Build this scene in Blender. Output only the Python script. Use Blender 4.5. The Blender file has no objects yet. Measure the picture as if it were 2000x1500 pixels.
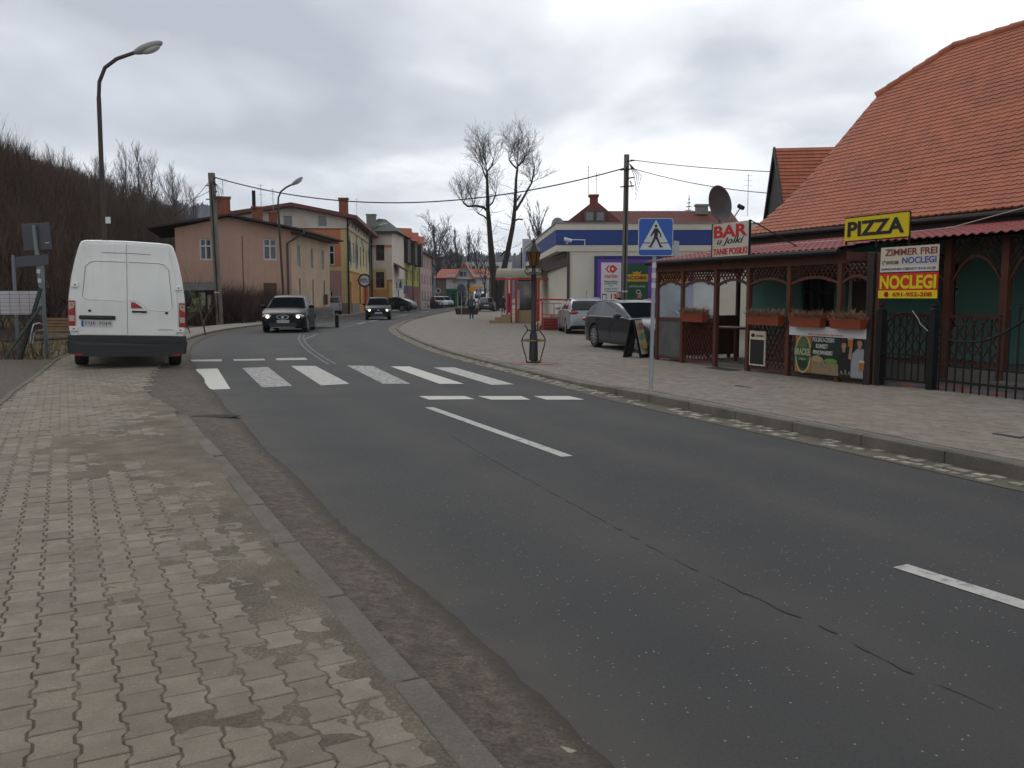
import bpy, math, random
import numpy as np
from mathutils import Vector, Matrix
R = random.Random(7)
C = bpy.context.scene.collection
sc = bpy.context.scene
# ---------------------------------------------------------------- camera
H = 1.5
F_ = 1675.0 / 2000.0
PITCH = math.radians(5.8)
cd = bpy.data.cameras.new('camera')
cd.sensor_width = 36.0; cd.lens = 36.0 * F_; cd.clip_end = 6000; cd.clip_start = 0.05
cam = bpy.data.objects.new('camera', cd); C.objects.link(cam)
cam.location = (0, 0, H); cam.rotation_euler = (math.radians(90) - PITCH, 0, 0)
sc.camera = cam
# ---------------------------------------------------------------- world
w = bpy.data.worlds.new("World"); sc.world = w; w.use_nodes = True
SUN_EL, SUN_AZ = math.radians(42), math.radians(-25)
def world():
    nt = w.node_tree; N = nt.nodes; L = nt.links; N.clear()
    out = N.new('ShaderNodeOutputWorld'); bg = N.new('ShaderNodeBackground')
    sky = N.new('ShaderNodeTexSky'); sky.sky_type = 'NISHITA'; sky.sun_disc = False
    sky.sun_elevation = SUN_EL; sky.sun_rotation = SUN_AZ
    tc = N.new('ShaderNodeTexCoord'); sep = N.new('ShaderNodeSeparateXYZ'); L.new(tc.outputs['Generated'], sep.inputs[0])
    def m(op, a, b=None, c=None):
        n = N.new('ShaderNodeMath'); n.operation = op
        for i, v in enumerate((a, b, c)):
            if v is None: continue
            if isinstance(v, (int, float)): n.inputs[i].default_value = v
            else: L.new(v, n.inputs[i])
        return n.outputs[0]
    z = m('ADD', m('MAXIMUM', sep.outputs[2], 0.0), 0.16)
    px = m('DIVIDE', sep.outputs[0], z); py = m('DIVIDE', sep.outputs[1], z)
    cmb = N.new('ShaderNodeCombineXYZ'); L.new(px, cmb.inputs[0]); L.new(py, cmb.inputs[1])
    def noise(scale, detail, rough, off, dist=0.0):
        mp = N.new('ShaderNodeMapping'); mp.inputs['Location'].default_value = off
        mp.inputs['Rotation'].default_value = (0, 0, 0.5); mp.inputs['Scale'].default_value = (1.0, 0.75, 1)
        L.new(cmb.outputs[0], mp.inputs[0])
        n = N.new('ShaderNodeTexNoise'); n.inputs['Scale'].default_value = scale; n.inputs['Detail'].default_value = detail
        n.inputs['Roughness'].default_value = rough; n.inputs['Distortion'].default_value = dist
        L.new(mp.outputs[0], n.inputs['Vector']); return n.outputs[0]
    a = noise(0.62, 4, .42, (3.1, 1.2, 0), .45); b = noise(1.9, 6, .5, (7.7, 4.2, 0), .25)
    mix = m('ADD', m('MULTIPLY', a, .74), m('MULTIPLY', b, .26))
    cr = N.new('ShaderNodeValToRGB'); e = cr.color_ramp.elements
    e[0].position = .38; e[0].color = (.38, .405, .45, 1)
    e[1].position = .60; e[1].color = (1.08, 1.08, 1.08, 1)
    k = cr.color_ramp.elements.new(.46); k.color = (.53, .555, .60, 1)
    k = cr.color_ramp.elements.new(.53); k.color = (.80, .815, .84, 1)
    L.new(mix, cr.inputs[0])
    # thinner, brighter cloud towards the horizon, as in an overcast sky with a lit rim
    hz = m('SUBTRACT', 1.0, m('MINIMUM', m('MULTIPLY', m('MAXIMUM', sep.outputs[2], 0.0), 4.2), 1.0))
    hb = m('MULTIPLY_ADD', m('POWER', hz, 1.6), .30, 1.0)
    vm = N.new('ShaderNodeVectorMath'); vm.operation = 'SCALE'; L.new(cr.outputs[0], vm.inputs[0]); L.new(hb, vm.inputs['Scale'])
    # the Nishita sky glimmers through the cloud
    sk = N.new('ShaderNodeVectorMath'); sk.operation = 'SCALE'; L.new(sky.outputs[0], sk.inputs[0]); sk.inputs['Scale'].default_value = .10
    mx = N.new('ShaderNodeMix'); mx.data_type = 'RGBA'; mx.inputs[0].default_value = .92
    L.new(sk.outputs[0], mx.inputs[6]); L.new(vm.outputs[0], mx.inputs[7])
    L.new(mx.outputs[2], bg.inputs[0]); bg.inputs[1].default_value = 1.17
    L.new(bg.outputs[0], out.inputs[0])
world()
sun = bpy.data.lights.new('sun', 'SUN'); sun.energy = 0.5; sun.angle = math.radians(25); sun.color = (1, .96, .9)
so = bpy.data.objects.new('sun', sun); C.objects.link(so)
so.rotation_euler = (math.radians(90) - SUN_EL, 0, -SUN_AZ + math.pi)
so.location = (0, 0, 50)
v = sc.view_settings; v.view_transform = 'Standard'; v.look = 'None'; v.gamma = 1; v.exposure = 0.14; v.use_curve_mapping = False
# ---------------------------------------------------------------- pixels of the survey photograph -> points in the place
cp, sp = math.cos(PITCH), math.sin(PITCH)
def ray(px, py):
    u = (px - 1000) / 1675; q = (py - 750) / 1675
    return Vector((u, cp - q * sp, -sp - q * cp))
def G(px, py, z=0.0):
    r = ray(px, py); t = (H - z) / -r.z
    return Vector((r.x * t, r.y * t, z))
def at(px, py, Y):
    r = ray(px, py); t = Y / r.y
    return Vector((r.x * t, Y, H + r.z * t))
def proj(p):
    x, y, z = p[0], p[1], p[2] - H
    d = y * cp - z * sp
    if d < .05: return (-1e6, -1e6, d)
    return (1000 + 1675 * x / d, 750 - 1675 * (y * sp + z * cp) / d, d)
class Fr:
    """a vertical building frame: local x along the facade, y into the building"""
    def __init__(s, x, y, deg): s.o = Vector((x, y)); s.a = math.radians(deg); s.c = math.cos(s.a); s.s = math.sin(s.a)
    def hit(s, px, py, yl=0.0):
        r = ray(px, py); n = Vector((-s.s, s.c)); q = s.o + n * yl
        t = q.dot(n) / (r.x * n.x + r.y * n.y)
        p = Vector((r.x * t, r.y * t)) - s.o
        return (p.x * s.c + p.y * s.s, H + r.z * t)
    def hx(s, px, yl=0.0): return s.hit(px, 600, yl)[0]
    def W(s, x, y, z=0): return Vector((s.o.x + x * s.c - y * s.s, s.o.y + x * s.s + y * s.c, z))
    def Lc(s, p): d = Vector((p[0], p[1])) - s.o; return Vector((d.x * s.c + d.y * s.s, -d.x * s.s + d.y * s.c, p[2] if len(p) > 2 else 0))
    def rect(s, x0, x1, y0, y1, yl=0.0):
        xm = (x0 + x1) / 2; ym = (y0 + y1) / 2
        return (s.hit(x0, ym, yl)[0], s.hit(x1, ym, yl)[0], s.hit(xm, y1, yl)[1], s.hit(xm, y0, yl)[1])
# ---------------------------------------------------------------- materials
MATS = {}
def mat(name, col=(.5, .5, .5), rough=.8, var=.12, scale=3.0, bump=0.0, bscale=40.0, metal=0.0, dirt=0.0, dcol=(.06, .05, .04),
        dscale=.8, emit=None, es=1.0, coat=0.0, tone=0.0, spec=.5, streak=0.0, speck=0.0, grain=0.0, gscale=90.0, alpha=1.0, trans=0.0):
    if name in MATS: return MATS[name]
    def cal(c):                                   # one calibration for every measured base colour
        l = .3 * c[0] + .59 * c[1] + .11 * c[2]; return tuple(max(.001, (l + (k - l) * 1.14) * .84) for k in c)
    if not emit: col = cal(col); dcol = cal(dcol)
    m = bpy.data.materials.new(name); m.use_nodes = True; nt = m.node_tree; N = nt.nodes; L = nt.links
    b = N['Principled BSDF']; b.inputs['Roughness'].default_value = rough; b.inputs['Metallic'].default_value = metal
    b.inputs['Specular IOR Level'].default_value = spec
    if coat: b.inputs['Coat Weight'].default_value = coat; b.inputs['Coat Roughness'].default_value = .04
    g = N.new('ShaderNodeNewGeometry'); pos = g.outputs['Position']
    def noise(sc_, det=5, ro=.55, vec=None):
        n = N.new('ShaderNodeTexNoise'); n.inputs['Scale'].default_value = sc_; n.inputs['Detail'].default_value = det
        n.inputs['Roughness'].default_value = ro; L.new(vec or pos, n.inputs['Vector']); return n.outputs[0]
    def mr(x, a, c, d, e):
        n = N.new('ShaderNodeMapRange'); n.inputs[1].default_value = a; n.inputs[2].default_value = c
        n.inputs[3].default_value = d; n.inputs[4].default_value = e; L.new(x, n.inputs[0]); return n.outputs[0]
    def mul(c, f):
        n = N.new('ShaderNodeVectorMath'); n.operation = 'SCALE'; L.new(c, n.inputs[0]); L.new(f, n.inputs['Scale']); return n.outputs[0]
    rgb = N.new('ShaderNodeRGB'); rgb.outputs[0].default_value = (*col, 1); c = rgb.outputs[0]
    if var: c = mul(c, mr(noise(scale), .3, .7, 1 - var, 1 + var))
    if grain: c = mul(c, mr(noise(gscale, 3, .7), .32, .68, 1 - grain, 1 + grain))
    if tone:
        oi = N.new('ShaderNodeObjectInfo'); at_ = N.new('ShaderNodeAttribute'); at_.attribute_name = 'tone'
        ad = N.new('ShaderNodeMath'); ad.operation = 'ADD'; L.new(oi.outputs['Random'], ad.inputs[0]); L.new(at_.outputs['Fac'], ad.inputs[1])
        fr = N.new('ShaderNodeMath'); fr.operation = 'FRACT'; L.new(ad.outputs[0], fr.inputs[0])
        c = mul(c, mr(fr.outputs[0], 0, 1, 1 - tone, 1 + tone))
    if dirt:
        f = mr(noise(dscale, 8, .62), .45, .72, 0, dirt)
        x = N.new('ShaderNodeMix'); x.data_type = 'RGBA'; L.new(f, x.inputs[0]); L.new(c, x.inputs[6]); x.inputs[7].default_value = (*dcol, 1); c = x.outputs[2]
    if streak:
        mp = N.new('ShaderNodeMapping'); mp.inputs['Scale'].default_value = (5, 5, .35); L.new(pos, mp.inputs[0])
        f = mr(noise(1.0, 6, .6, mp.outputs[0]), .5, .75, 0, streak)
        x = N.new('ShaderNodeMix'); x.data_type = 'RGBA'; L.new(f, x.inputs[0]); L.new(c, x.inputs[6]); x.inputs[7].default_value = (*dcol, 1); c = x.outputs[2]
    if speck:
        vo = N.new('ShaderNodeTexVoronoi'); vo.inputs['Scale'].default_value = 58; L.new(pos, vo.inputs['Vector'])
        f = mr(vo.outputs['Distance'], .12, .34, speck, 0)
        f2 = N.new('ShaderNodeSeparateColor'); L.new(vo.outputs['Color'], f2.inputs[0])
        f3 = mr(f2.outputs[0], .955, .96, 0, 1)
        mm = N.new('ShaderNodeMath'); mm.operation = 'MULTIPLY'; L.new(f, mm.inputs[0]); L.new(f3, mm.inputs[1])
        x = N.new('ShaderNodeMix'); x.data_type = 'RGBA'; L.new(mm.outputs[0], x.inputs[0]); L.new(c, x.inputs[6]); x.inputs[7].default_value = (.5, .48, .44, 1); c = x.outputs[2]
    L.new(c, b.inputs['Base Color'])
    if bump:
        bp = N.new('ShaderNodeBump'); bp.inputs['Strength'].default_value = bump; bp.inputs['Distance'].default_value = .02
        L.new(noise(bscale, 6, .65), bp.inputs['Height']); L.new(bp.outputs[0], b.inputs['Normal'])
    if emit: b.inputs['Emission Color'].default_value = (*emit, 1); b.inputs['Emission Strength'].default_value = es
    if alpha < 1: b.inputs['Alpha'].default_value = alpha
    if trans: b.inputs['Transmission Weight'].default_value = trans
    MATS[name] = m; return m
# ---------------------------------------------------------------- mesh builder
class MB:
    def __init__(s): s.v = []; s.f = []; s.m = []; s.cm = 0
    def add(s, vs, fs):
        o = len(s.v); s.v += [tuple(p) for p in vs]; s.f += [tuple(i + o for i in f) for f in fs]; s.m += [s.cm] * len(fs); return s
    def box(s, x0, x1, y0, y1, z0, z1):
        if x0 > x1: x0, x1 = x1, x0
        if y0 > y1: y0, y1 = y1, y0
        if z0 > z1: z0, z1 = z1, z0
        return s.add([(x0, y0, z0), (x1, y0, z0), (x1, y1, z0), (x0, y1, z0), (x0, y0, z1), (x1, y0, z1), (x1, y1, z1), (x0, y1, z1)],
                     [(0, 3, 2, 1), (4, 5, 6, 7), (0, 1, 5, 4), (1, 2, 6, 5), (2, 3, 7, 6), (3, 0, 4, 7)])
    def bar(s, p, q, w_, h_, up=(0, 0, 1)):
        p = Vector(p); q = Vector(q); d = (q - p).normalized(); u = Vector(up)
        if abs(d.dot(u)) > .98: u = Vector((0, 1, 0))
        a = d.cross(u).normalized() * w_ / 2; b = a.cross(d).normalized() * h_ / 2
        vs = [p - a - b, p + a - b, p + a + b, p - a + b, q - a - b, q + a - b, q + a + b, q - a + b]
        return s.add(vs, [(0, 1, 2, 3), (7, 6, 5, 4), (0, 4, 5, 1), (1, 5, 6, 2), (2, 6, 7, 3), (3, 7, 4, 0)])
    def cyl(s, p, q, r0, r1=None, n=10, cap=True):
        p = Vector(p); q = Vector(q); r1 = r0 if r1 is None else r1
        d = (q - p).normalized(); u = Vector((0, 0, 1)) if abs(d.z) < .95 else Vector((1, 0, 0))
        a = d.cross(u).normalized(); b = a.cross(d)
        vs = [p + (a * math.cos(t) + b * math.sin(t)) * r0 for t in [2 * math.pi * i / n for i in range(n)]]
        vs += [q + (a * math.cos(t) + b * math.sin(t)) * r1 for t in [2 * math.pi * i / n for i in range(n)]]
        fs = [(i, i + n, (i + 1) % n + n, (i + 1) % n) for i in range(n)]
        if cap: fs += [tuple(range(n)), tuple(range(2 * n - 1, n - 1, -1))]
        return s.add(vs, fs)
    def tube(s, pts, r, n=8, r1=None):
        pts = [Vector(p) for p in pts]; k = len(pts); vs = []; a = None
        for i, p in enumerate(pts):
            d = (pts[min(i + 1, k - 1)] - pts[max(i - 1, 0)]).normalized()
            if a is None:
                u = Vector((0, 0, 1)) if abs(d.z) < .95 else Vector((1, 0, 0)); a = d.cross(u).normalized()
            a = (a - d * a.dot(d)).normalized(); b = a.cross(d)
            rr = r if r1 is None else r + (r1 - r) * i / (k - 1)
            vs += [p + (a * math.cos(t) + b * math.sin(t)) * rr for t in [2 * math.pi * j / n for j in range(n)]]
        fs = [(i * n + j, (i + 1) * n + j, (i + 1) * n + (j + 1) % n, i * n + (j + 1) % n) for i in range(k - 1) for j in range(n)]
        fs += [tuple(range(n)), tuple(range(k * n - 1, (k - 1) * n - 1, -1))]
        return s.add(vs, fs)
    def prism(s, poly, z0, z1, ax='z'):
        """poly in 2D extruded; ax z: (x,y)->xy ; ax y: (x,z) extruded y0..y1 ; ax x: (y,z) extruded in x"""
        n = len(poly)
        f = {'z': lambda a, b, t: (a, b, t), 'y': lambda a, b, t: (a, t, b), 'x': lambda a, b, t: (t, a, b)}[ax]
        vs = [f(a, b, z0) for a, b in poly] + [f(a, b, z1) for a, b in poly]
        return s.add(vs, [tuple(range(n - 1, -1, -1)), tuple(range(n, 2 * n))] + [(i, (i + 1) % n, (i + 1) % n + n, i + n) for i in range(n)])
    def lathe(s, prof, c=(0, 0, 0), n=16, ax='z'):
        vs = []; fs = []; k = len(prof)
        for r, h in prof:
            for j in range(n):
                t = 2 * math.pi * j / n; a, b = r * math.cos(t), r * math.sin(t)
                p = (a, b, h) if ax == 'z' else ((a, h, b) if ax == 'y' else (h, a, b))
                vs.append((p[0] + c[0], p[1] + c[1], p[2] + c[2]))
        for i in range(k - 1):
            for j in range(n): fs.append((i * n + j, i * n + (j + 1) % n, (i + 1) * n + (j + 1) % n, (i + 1) * n + j))
        fs += [tuple(range(n - 1, -1, -1)), tuple(range((k - 1) * n, k * n))]
        return s.add(vs, fs)
    def ell(s, c, r, n=14, k=8):
        prof = [(max(1e-3, math.sin(math.pi * i / k)), -math.cos(math.pi * i / k)) for i in range(k + 1)]
        o = len(s.v); s.lathe(prof, (0, 0, 0), n)
        for i in range(o, len(s.v)):
            p = s.v[i]; s.v[i] = (c[0] + p[0] * r[0], c[1] + p[1] * r[1], c[2] + p[2] * r[2])
        return s
    def quad(s, *p): return s.add(p, [tuple(range(len(p)))])
    def tf(s, M):
        s.v = [tuple(M @ Vector(p)) for p in s.v]; return s
    def build(s, name, mats, parent=None, smooth=None, loc=None, kind=None, bevel=0):
        me = bpy.data.meshes.new(name); me.from_pydata(s.v, [], s.f)
        if not isinstance(mats, (list, tuple)): mats = [mats]
        for m in mats: me.materials.append(m)
        if len(mats) > 1: me.polygons.foreach_set('material_index', s.m)
        if smooth is not None:
            me.polygons.foreach_set('use_smooth', [True] * len(me.polygons)); me.set_sharp_from_angle(angle=math.radians(smooth))
        me.update()
        o = bpy.data.objects.new(name, me); C.objects.link(o)
        if parent is not None: o.parent = parent
        if loc is not None: o.location = loc
        if kind: o['kind'] = kind
        if bevel:
            b = o.modifiers.new('bevel', 'BEVEL'); b.width = bevel; b.segments = 2; b.limit_method = 'ANGLE'; b.angle_limit = math.radians(35)
        return o
def thing(name, label, cat, loc=(0, 0, 0), rz=0.0, group=None, rot=None):
    o = bpy.data.objects.new(name, None); C.objects.link(o); o.empty_display_size = .3
    o.location = loc; o.rotation_euler = rot if rot else (0, 0, rz); o['label'] = label; o['category'] = cat
    if group: o['group'] = group
    return o
def tag(o, label, cat, group=None):
    o['label'] = label; o['category'] = cat
    if group: o['group'] = group
    return o
def fthing(name, label, cat, fr, group=None): return thing(name, label, cat, (fr.o.x, fr.o.y, 0), fr.a, group)
def dup(root, loc, rz, label=None, group=None, scale=None):
    r = root.copy(); C.objects.link(r); r.location = loc; r.rotation_euler = (0, 0, rz)
    if scale: r.scale = (scale,) * 3 if isinstance(scale, (int, float)) else scale
    if label: r['label'] = label
    if group: r['group'] = group
    for ch in list(root.children):
        c = ch.copy(); C.objects.link(c); c.parent = r
        for g in ch.children:
            d = g.copy(); C.objects.link(d); d.parent = c
    return r
def text(s, parent, x, z, w_, h_, m, y=0.0, bold=.0, shear=0.0, depth=.004, name='lettering', align='C', rot=0.0):
    """lettering fitted in a w_ x h_ box centred on x,z in the parent's XZ plane, facing -Y"""
    cu = bpy.data.curves.new('t', 'FONT'); cu.body = s; cu.offset = bold; cu.shear = shear; cu.extrude = .01; cu.resolution_u = 4
    cu.space_line = .9; cu.align_x = 'CENTER' if align == 'C' else 'LEFT'
    ob = bpy.data.objects.new('t', cu); C.objects.link(ob)
    me = bpy.data.meshes.new_from_object(ob); bpy.data.objects.remove(ob); bpy.data.curves.remove(cu)
    n = len(me.vertices); a = np.zeros(n * 3); me.vertices.foreach_get('co', a); a = a.reshape(-1, 3)
    mn, mx_ = a.min(0), a.max(0); c = (mn + mx_) / 2; sx = w_ / (mx_[0] - mn[0]); sz = h_ / (mx_[1] - mn[1])
    b = np.empty_like(a); ca, sa = math.cos(rot), math.sin(rot)
    u = (a[:, 0] - c[0]) * sx; v_ = (a[:, 1] - c[1]) * sz
    b[:, 0] = u * ca - v_ * sa + x; b[:, 2] = u * sa + v_ * ca + z; b[:, 1] = y - np.where(a[:, 2] > 0, depth, 0)
    me.vertices.foreach_set('co', b.ravel()); me.materials.clear(); me.materials.append(m); me.update()
    me.name = name
    o = bpy.data.objects.new(name, me); C.objects.link(o); o.parent = parent; return o
def wall(mb, x0, x1, z0, z1, holes, y=0.0, depth=.15):
    """front skin of a wall in the XZ plane with real openings and reveals"""
    hs = [(max(a, x0), min(b, x1), max(c, z0), min(d, z1)) for a, b, c, d in holes if b > x0 and a < x1]
    xs = sorted({x0, x1, *[h[0] for h in hs], *[h[1] for h in hs]}); zs = sorted({z0, z1, *[h[2] for h in hs], *[h[3] for h in hs]})
    for i in range(len(xs) - 1):
        for j in range(len(zs) - 1):
            cx, cz = (xs[i] + xs[i + 1]) / 2, (zs[j] + zs[j + 1]) / 2
            if any(a < cx < b and c < cz < d for a, b, c, d in hs): continue
            mb.quad((xs[i], y, zs[j]), (xs[i + 1], y, zs[j]), (xs[i + 1], y, zs[j + 1]), (xs[i], y, zs[j + 1]))
    for a, b, c, d in hs:
        y2 = y + depth
        mb.quad((a, y, c), (a, y2, c), (a, y2, d), (a, y, d)); mb.quad((b, y, c), (b, y, d), (b, y2, d), (b, y2, c))
        mb.quad((a, y, c), (b, y, c), (b, y2, c), (a, y2, c)); mb.quad((a, y, d), (a, y2, d), (b, y2, d), (b, y, d))
def window(parent, r, fm, gm, y=.1, v=(.5,), h=(), t=.06, name='window', sill=None, M=None):
    x0, x1, z0, z1 = r; mb = MB()
    mb.box(x0, x0 + t, y, y + .06, z0, z1); mb.box(x1 - t, x1, y, y + .06, z0, z1)
    mb.box(x0 + t, x1 - t, y, y + .06, z0, z0 + t); mb.box(x0 + t, x1 - t, y, y + .06, z1 - t, z1)
    for q in v: c = x0 + (x1 - x0) * q; mb.box(c - t * .45, c + t * .45, y + .004, y + .056, z0 + t, z1 - t)
    for q in h: c = z0 + (z1 - z0) * q; mb.box(x0 + t, x1 - t, y - .006, y + .05, c - t * .45, c + t * .45)
    g = MB().quad((x0, y + .045, z0), (x1, y + .045, z0), (x1, y + .045, z1), (x0, y + .045, z1))
    s_ = None
    if sill: s_ = MB().box(x0 - .06, x1 + .06, -.07 + (y - .1), y - .002, z0 - .07, z0 - .003)
    for q in (mb, g, s_):
        if M is not None and q: q.tf(M)
    o = mb.build(name, fm, parent); g.build('pane', gm, o)
    if s_: s_.build('sill', sill, o)
    return o
def interp_poly(pts, n):
    P = [np.array(p[:2], float) for p in pts]; P = [2 * P[0] - P[1]] + P + [2 * P[-1] - P[-2]]; out = []
    for i in range(1, len(P) - 2):
        for k in range(n):
            t = k / n; a, b, c, d = P[i - 1], P[i], P[i + 1], P[i + 2]
            out.append(.5 * ((2 * b) + (-a + c) * t + (2 * a - 5 * b + 4 * c - d) * t * t + (-a + 3 * b - 3 * c + d) * t ** 3))
    out.append(P[-2]); return out
def resample(pts, step):
    out = [np.array(pts[0], float)]; acc = 0
    for a, b in zip(pts[:-1], pts[1:]):
        a = np.array(a, float); b = np.array(b, float); L = np.linalg.norm(b - a); d = step - acc
        while d <= L: out.append(a + (b - a) * d / L); d += step
        acc = (acc + L) % step
    return out
def inpoly(x, y, poly):
    c = False; n = len(poly)
    for i in range(n):
        x1, y1 = poly[i][:2]; x2, y2 = poly[(i + 1) % n][:2]
        if (y1 > y) != (y2 > y) and x < (x2 - x1) * (y - y1) / (y2 - y1) + x1: c = not c
    return c
def smooth01(t): t = max(0., min(1., t)); return t * t * (3 - 2 * t)
def raw_mesh(name, v, f, m, parent=None, smooth=False, tone=None, kind=None):
    me = bpy.data.meshes.new(name); v = np.asarray(v, np.float32); f = np.asarray(f, np.int32)
    k = f.shape[1]; me.vertices.add(len(v)); me.vertices.foreach_set('co', v.ravel())
    me.loops.add(f.size); me.loops.foreach_set('vertex_index', f.ravel())
    me.polygons.add(len(f)); me.polygons.foreach_set('loop_start', np.arange(0, f.size, k, dtype=np.int32))
    me.update(calc_edges=True); me.validate()
    if smooth: me.polygons.foreach_set('use_smooth', np.ones(len(f), bool))
    if tone is not None:
        a = me.attributes.new('tone', 'FLOAT', 'FACE'); a.data.foreach_set('value', np.asarray(tone, np.float32))
    me.materials.append(m)
    o = bpy.data.objects.new(name, me); C.objects.link(o)
    if parent: o.parent = parent
    if kind: o['kind'] = kind
    return o
# ================================================================ GROUND, ROAD, PAVEMENTS
ZL = .09
def ZR(y): return .05 + .07 * (1 - smooth01((y - 12.3) / 2.5))
M_asph = mat('asphalt', (.045, .045, .044), .85, .16, .55, .35, 160, dirt=.5, dcol=(.060, .056, .050), dscale=.28, speck=.55, grain=.32, gscale=70)
M_mud = mat('roadside_mud', (.140, .114, .088), .95, .36, 14, 1.0, 55, dirt=.65, dcol=(.092, .077, .062), dscale=3.2, speck=.35, grain=.4, gscale=60)
M_paver = mat('paver', (.256, .224, .178), .9, .16, 9, .5, 120, dirt=.5, dcol=(.18, .145, .10), dscale=1.1, tone=.15, speck=.3, grain=.16, gscale=110)
M_sand = mat('joint_sand', (.135, .110, .078), .95, .3, 9, .8, 150)
M_sand2 = mat('sand_drift', (.215, .185, .140), .97, .30, 3.5, 1.0, 90, dirt=.8, dcol=(.155, .127, .092), dscale=2.2, speck=.25, grain=.38, gscale=75)
M_brickR = mat('paving_brick', (.262, .230, .192), .9, .14, 5, .5, 90, dirt=.5, dcol=(.27, .21, .165), dscale=.33, tone=.15, grain=.15, gscale=60)
M_kerb = mat('kerb_concrete', (.175, .158, .128), .9, .2, 2.2, .7, 70, dirt=.75, dcol=(.085, .078, .064), dscale=1.7, speck=.3, grain=.2, gscale=90)
M_cob = mat('gutter_stone', (.33, .30, .245), .9, .1, 5, .4, 60, tone=.25, dirt=.5, dcol=(.16, .14, .11), dscale=3)
M_grass = mat('winter_grass', (.13, .105, .055), .95, .3, 1.2, .9, 60, dirt=.7, dcol=(.085, .068, .045), dscale=.5)
M_conc = mat('concrete_path', (.27, .245, .21), .9, .15, 1.5, .3, 60, dirt=.4, dcol=(.15, .13, .11), dscale=.6)

# terrain sheet to the horizon
def base_x(y):
    return -14.5 - max(0, 32 - y) * .8 - max(0, y - 32) * .25
def hill_z(x, y):
    d = base_x(y) - x
    z = 0
    if d > 0: z = 31.0 * (1 - math.exp(-d / 40.0)) * smooth01(d / 14)
    return z
def terrain():
    xs = np.unique(np.concatenate([np.linspace(-900, -160, 12), np.linspace(-160, -10, 60), np.linspace(-10, 40, 6), np.linspace(40, 900, 8)]))
    ys = np.unique(np.concatenate([np.linspace(-300, 0, 6), np.linspace(0, 200, 70), np.linspace(200, 1100, 14)]))
    v = [(x, y, -.03 + hill_z(x, y)) for y in ys for x in xs]; n = len(xs)
    f = [(j * n + i, j * n + i + 1, (j + 1) * n + i + 1, (j + 1) * n + i) for j in range(len(ys) - 1) for i in range(n - 1)]
    raw_mesh('ground', v, f, M_grass, smooth=True, kind='structure')
terrain()

# road edges
eL = [(5.5, -9, 0), (3.2, -4, 0), (2.05, -1.3, 0), (1.45, 0, 0), (.86, 1.3, 0)] + [G(*p) for p in [(1180, 1500), (850, 1200), (600, 970), (500, 865), (440, 800), (400, 752), (378, 718), (368, 690), (385, 668), (430, 652), (500, 640), (620, 625), (700, 615), (775, 604.5)]] + [(-13.4, 125, 0), (-12, 150, 0), (-6, 185, 0), (8, 230, 0)]
eR = [(9.2, -6, 0), (8.0, -3, 0), (6.77, 0, 0), (6.05, 1.7, 0), (5.35, 3.4, 0), (4.7, 4.95, 0)] + [G(*p) for p in [(2000, 960), (1800, 915), (1600, 871), (1400, 828), (1200, 783), (1100, 758), (1000, 731), (900, 705), (830, 683), (785, 663), (764, 650), (760, 641), (776, 632), (805, 623), (850, 613)]] + [(-6.6, 92, 0), (-5.5, 120, 0), (-1, 150, 0), (6, 180, 0), (18, 220, 0)]
eL = interp_poly(eL, 8); eR = interp_poly(eR, 8)
def arc(p):
    p = np.array([q[:2] for q in p]); d = np.r_[0, np.cumsum(np.linalg.norm(np.diff(p, axis=0), axis=1))]; return p, d / d[-1]
def roadsheet():
    # edges matched by nearest opposite point along the length
    n = 260; a, da = arc(eL); b, db = arc(eR)
    t = np.linspace(0, 1, n)
    A = np.c_[np.interp(t, da, a[:, 0]), np.interp(t, da, a[:, 1])]; B = []
    k0 = 0
    Bf = np.c_[np.interp(np.linspace(0, 1, 3000), db, b[:, 0]), np.interp(np.linspace(0, 1, 3000), db, b[:, 1])]
    for q in A:
        seg = Bf[k0:]; k = k0 + int(np.argmin(((seg - q) ** 2).sum(1))); k0 = k; B.append(Bf[k])
    B = np.array(B); v = []; f = []; m = 41; D = []
    B[-1] = b[-1]; B[0] = b[0]
    for i in range(n):
        for j in range(m):
            p = A[i] + (B[i] - A[i]) * j / (m - 1); v.append((p[0], p[1], 0)); k = j / (m - 1); g = lambda c, w: math.exp(-((k - c) / w) ** 2)
            D.append(g(0, .085) + .45 * g(.30, .07) + .55 * g(.62, .055) + .5 * g(.86, .05) + .3 * g(1, .03))
    f = [(i * m + j, i * m + j + 1, (i + 1) * m + j + 1, (i + 1) * m + j) for i in range(n - 1) for j in range(m - 1)]
    o = raw_mesh('road', v, f, M_asph, kind='structure'); at_ = o.data.attributes.new('dust', 'FLOAT', 'POINT'); at_.data.foreach_set('value', D); return o
road = roadsheet()
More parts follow.
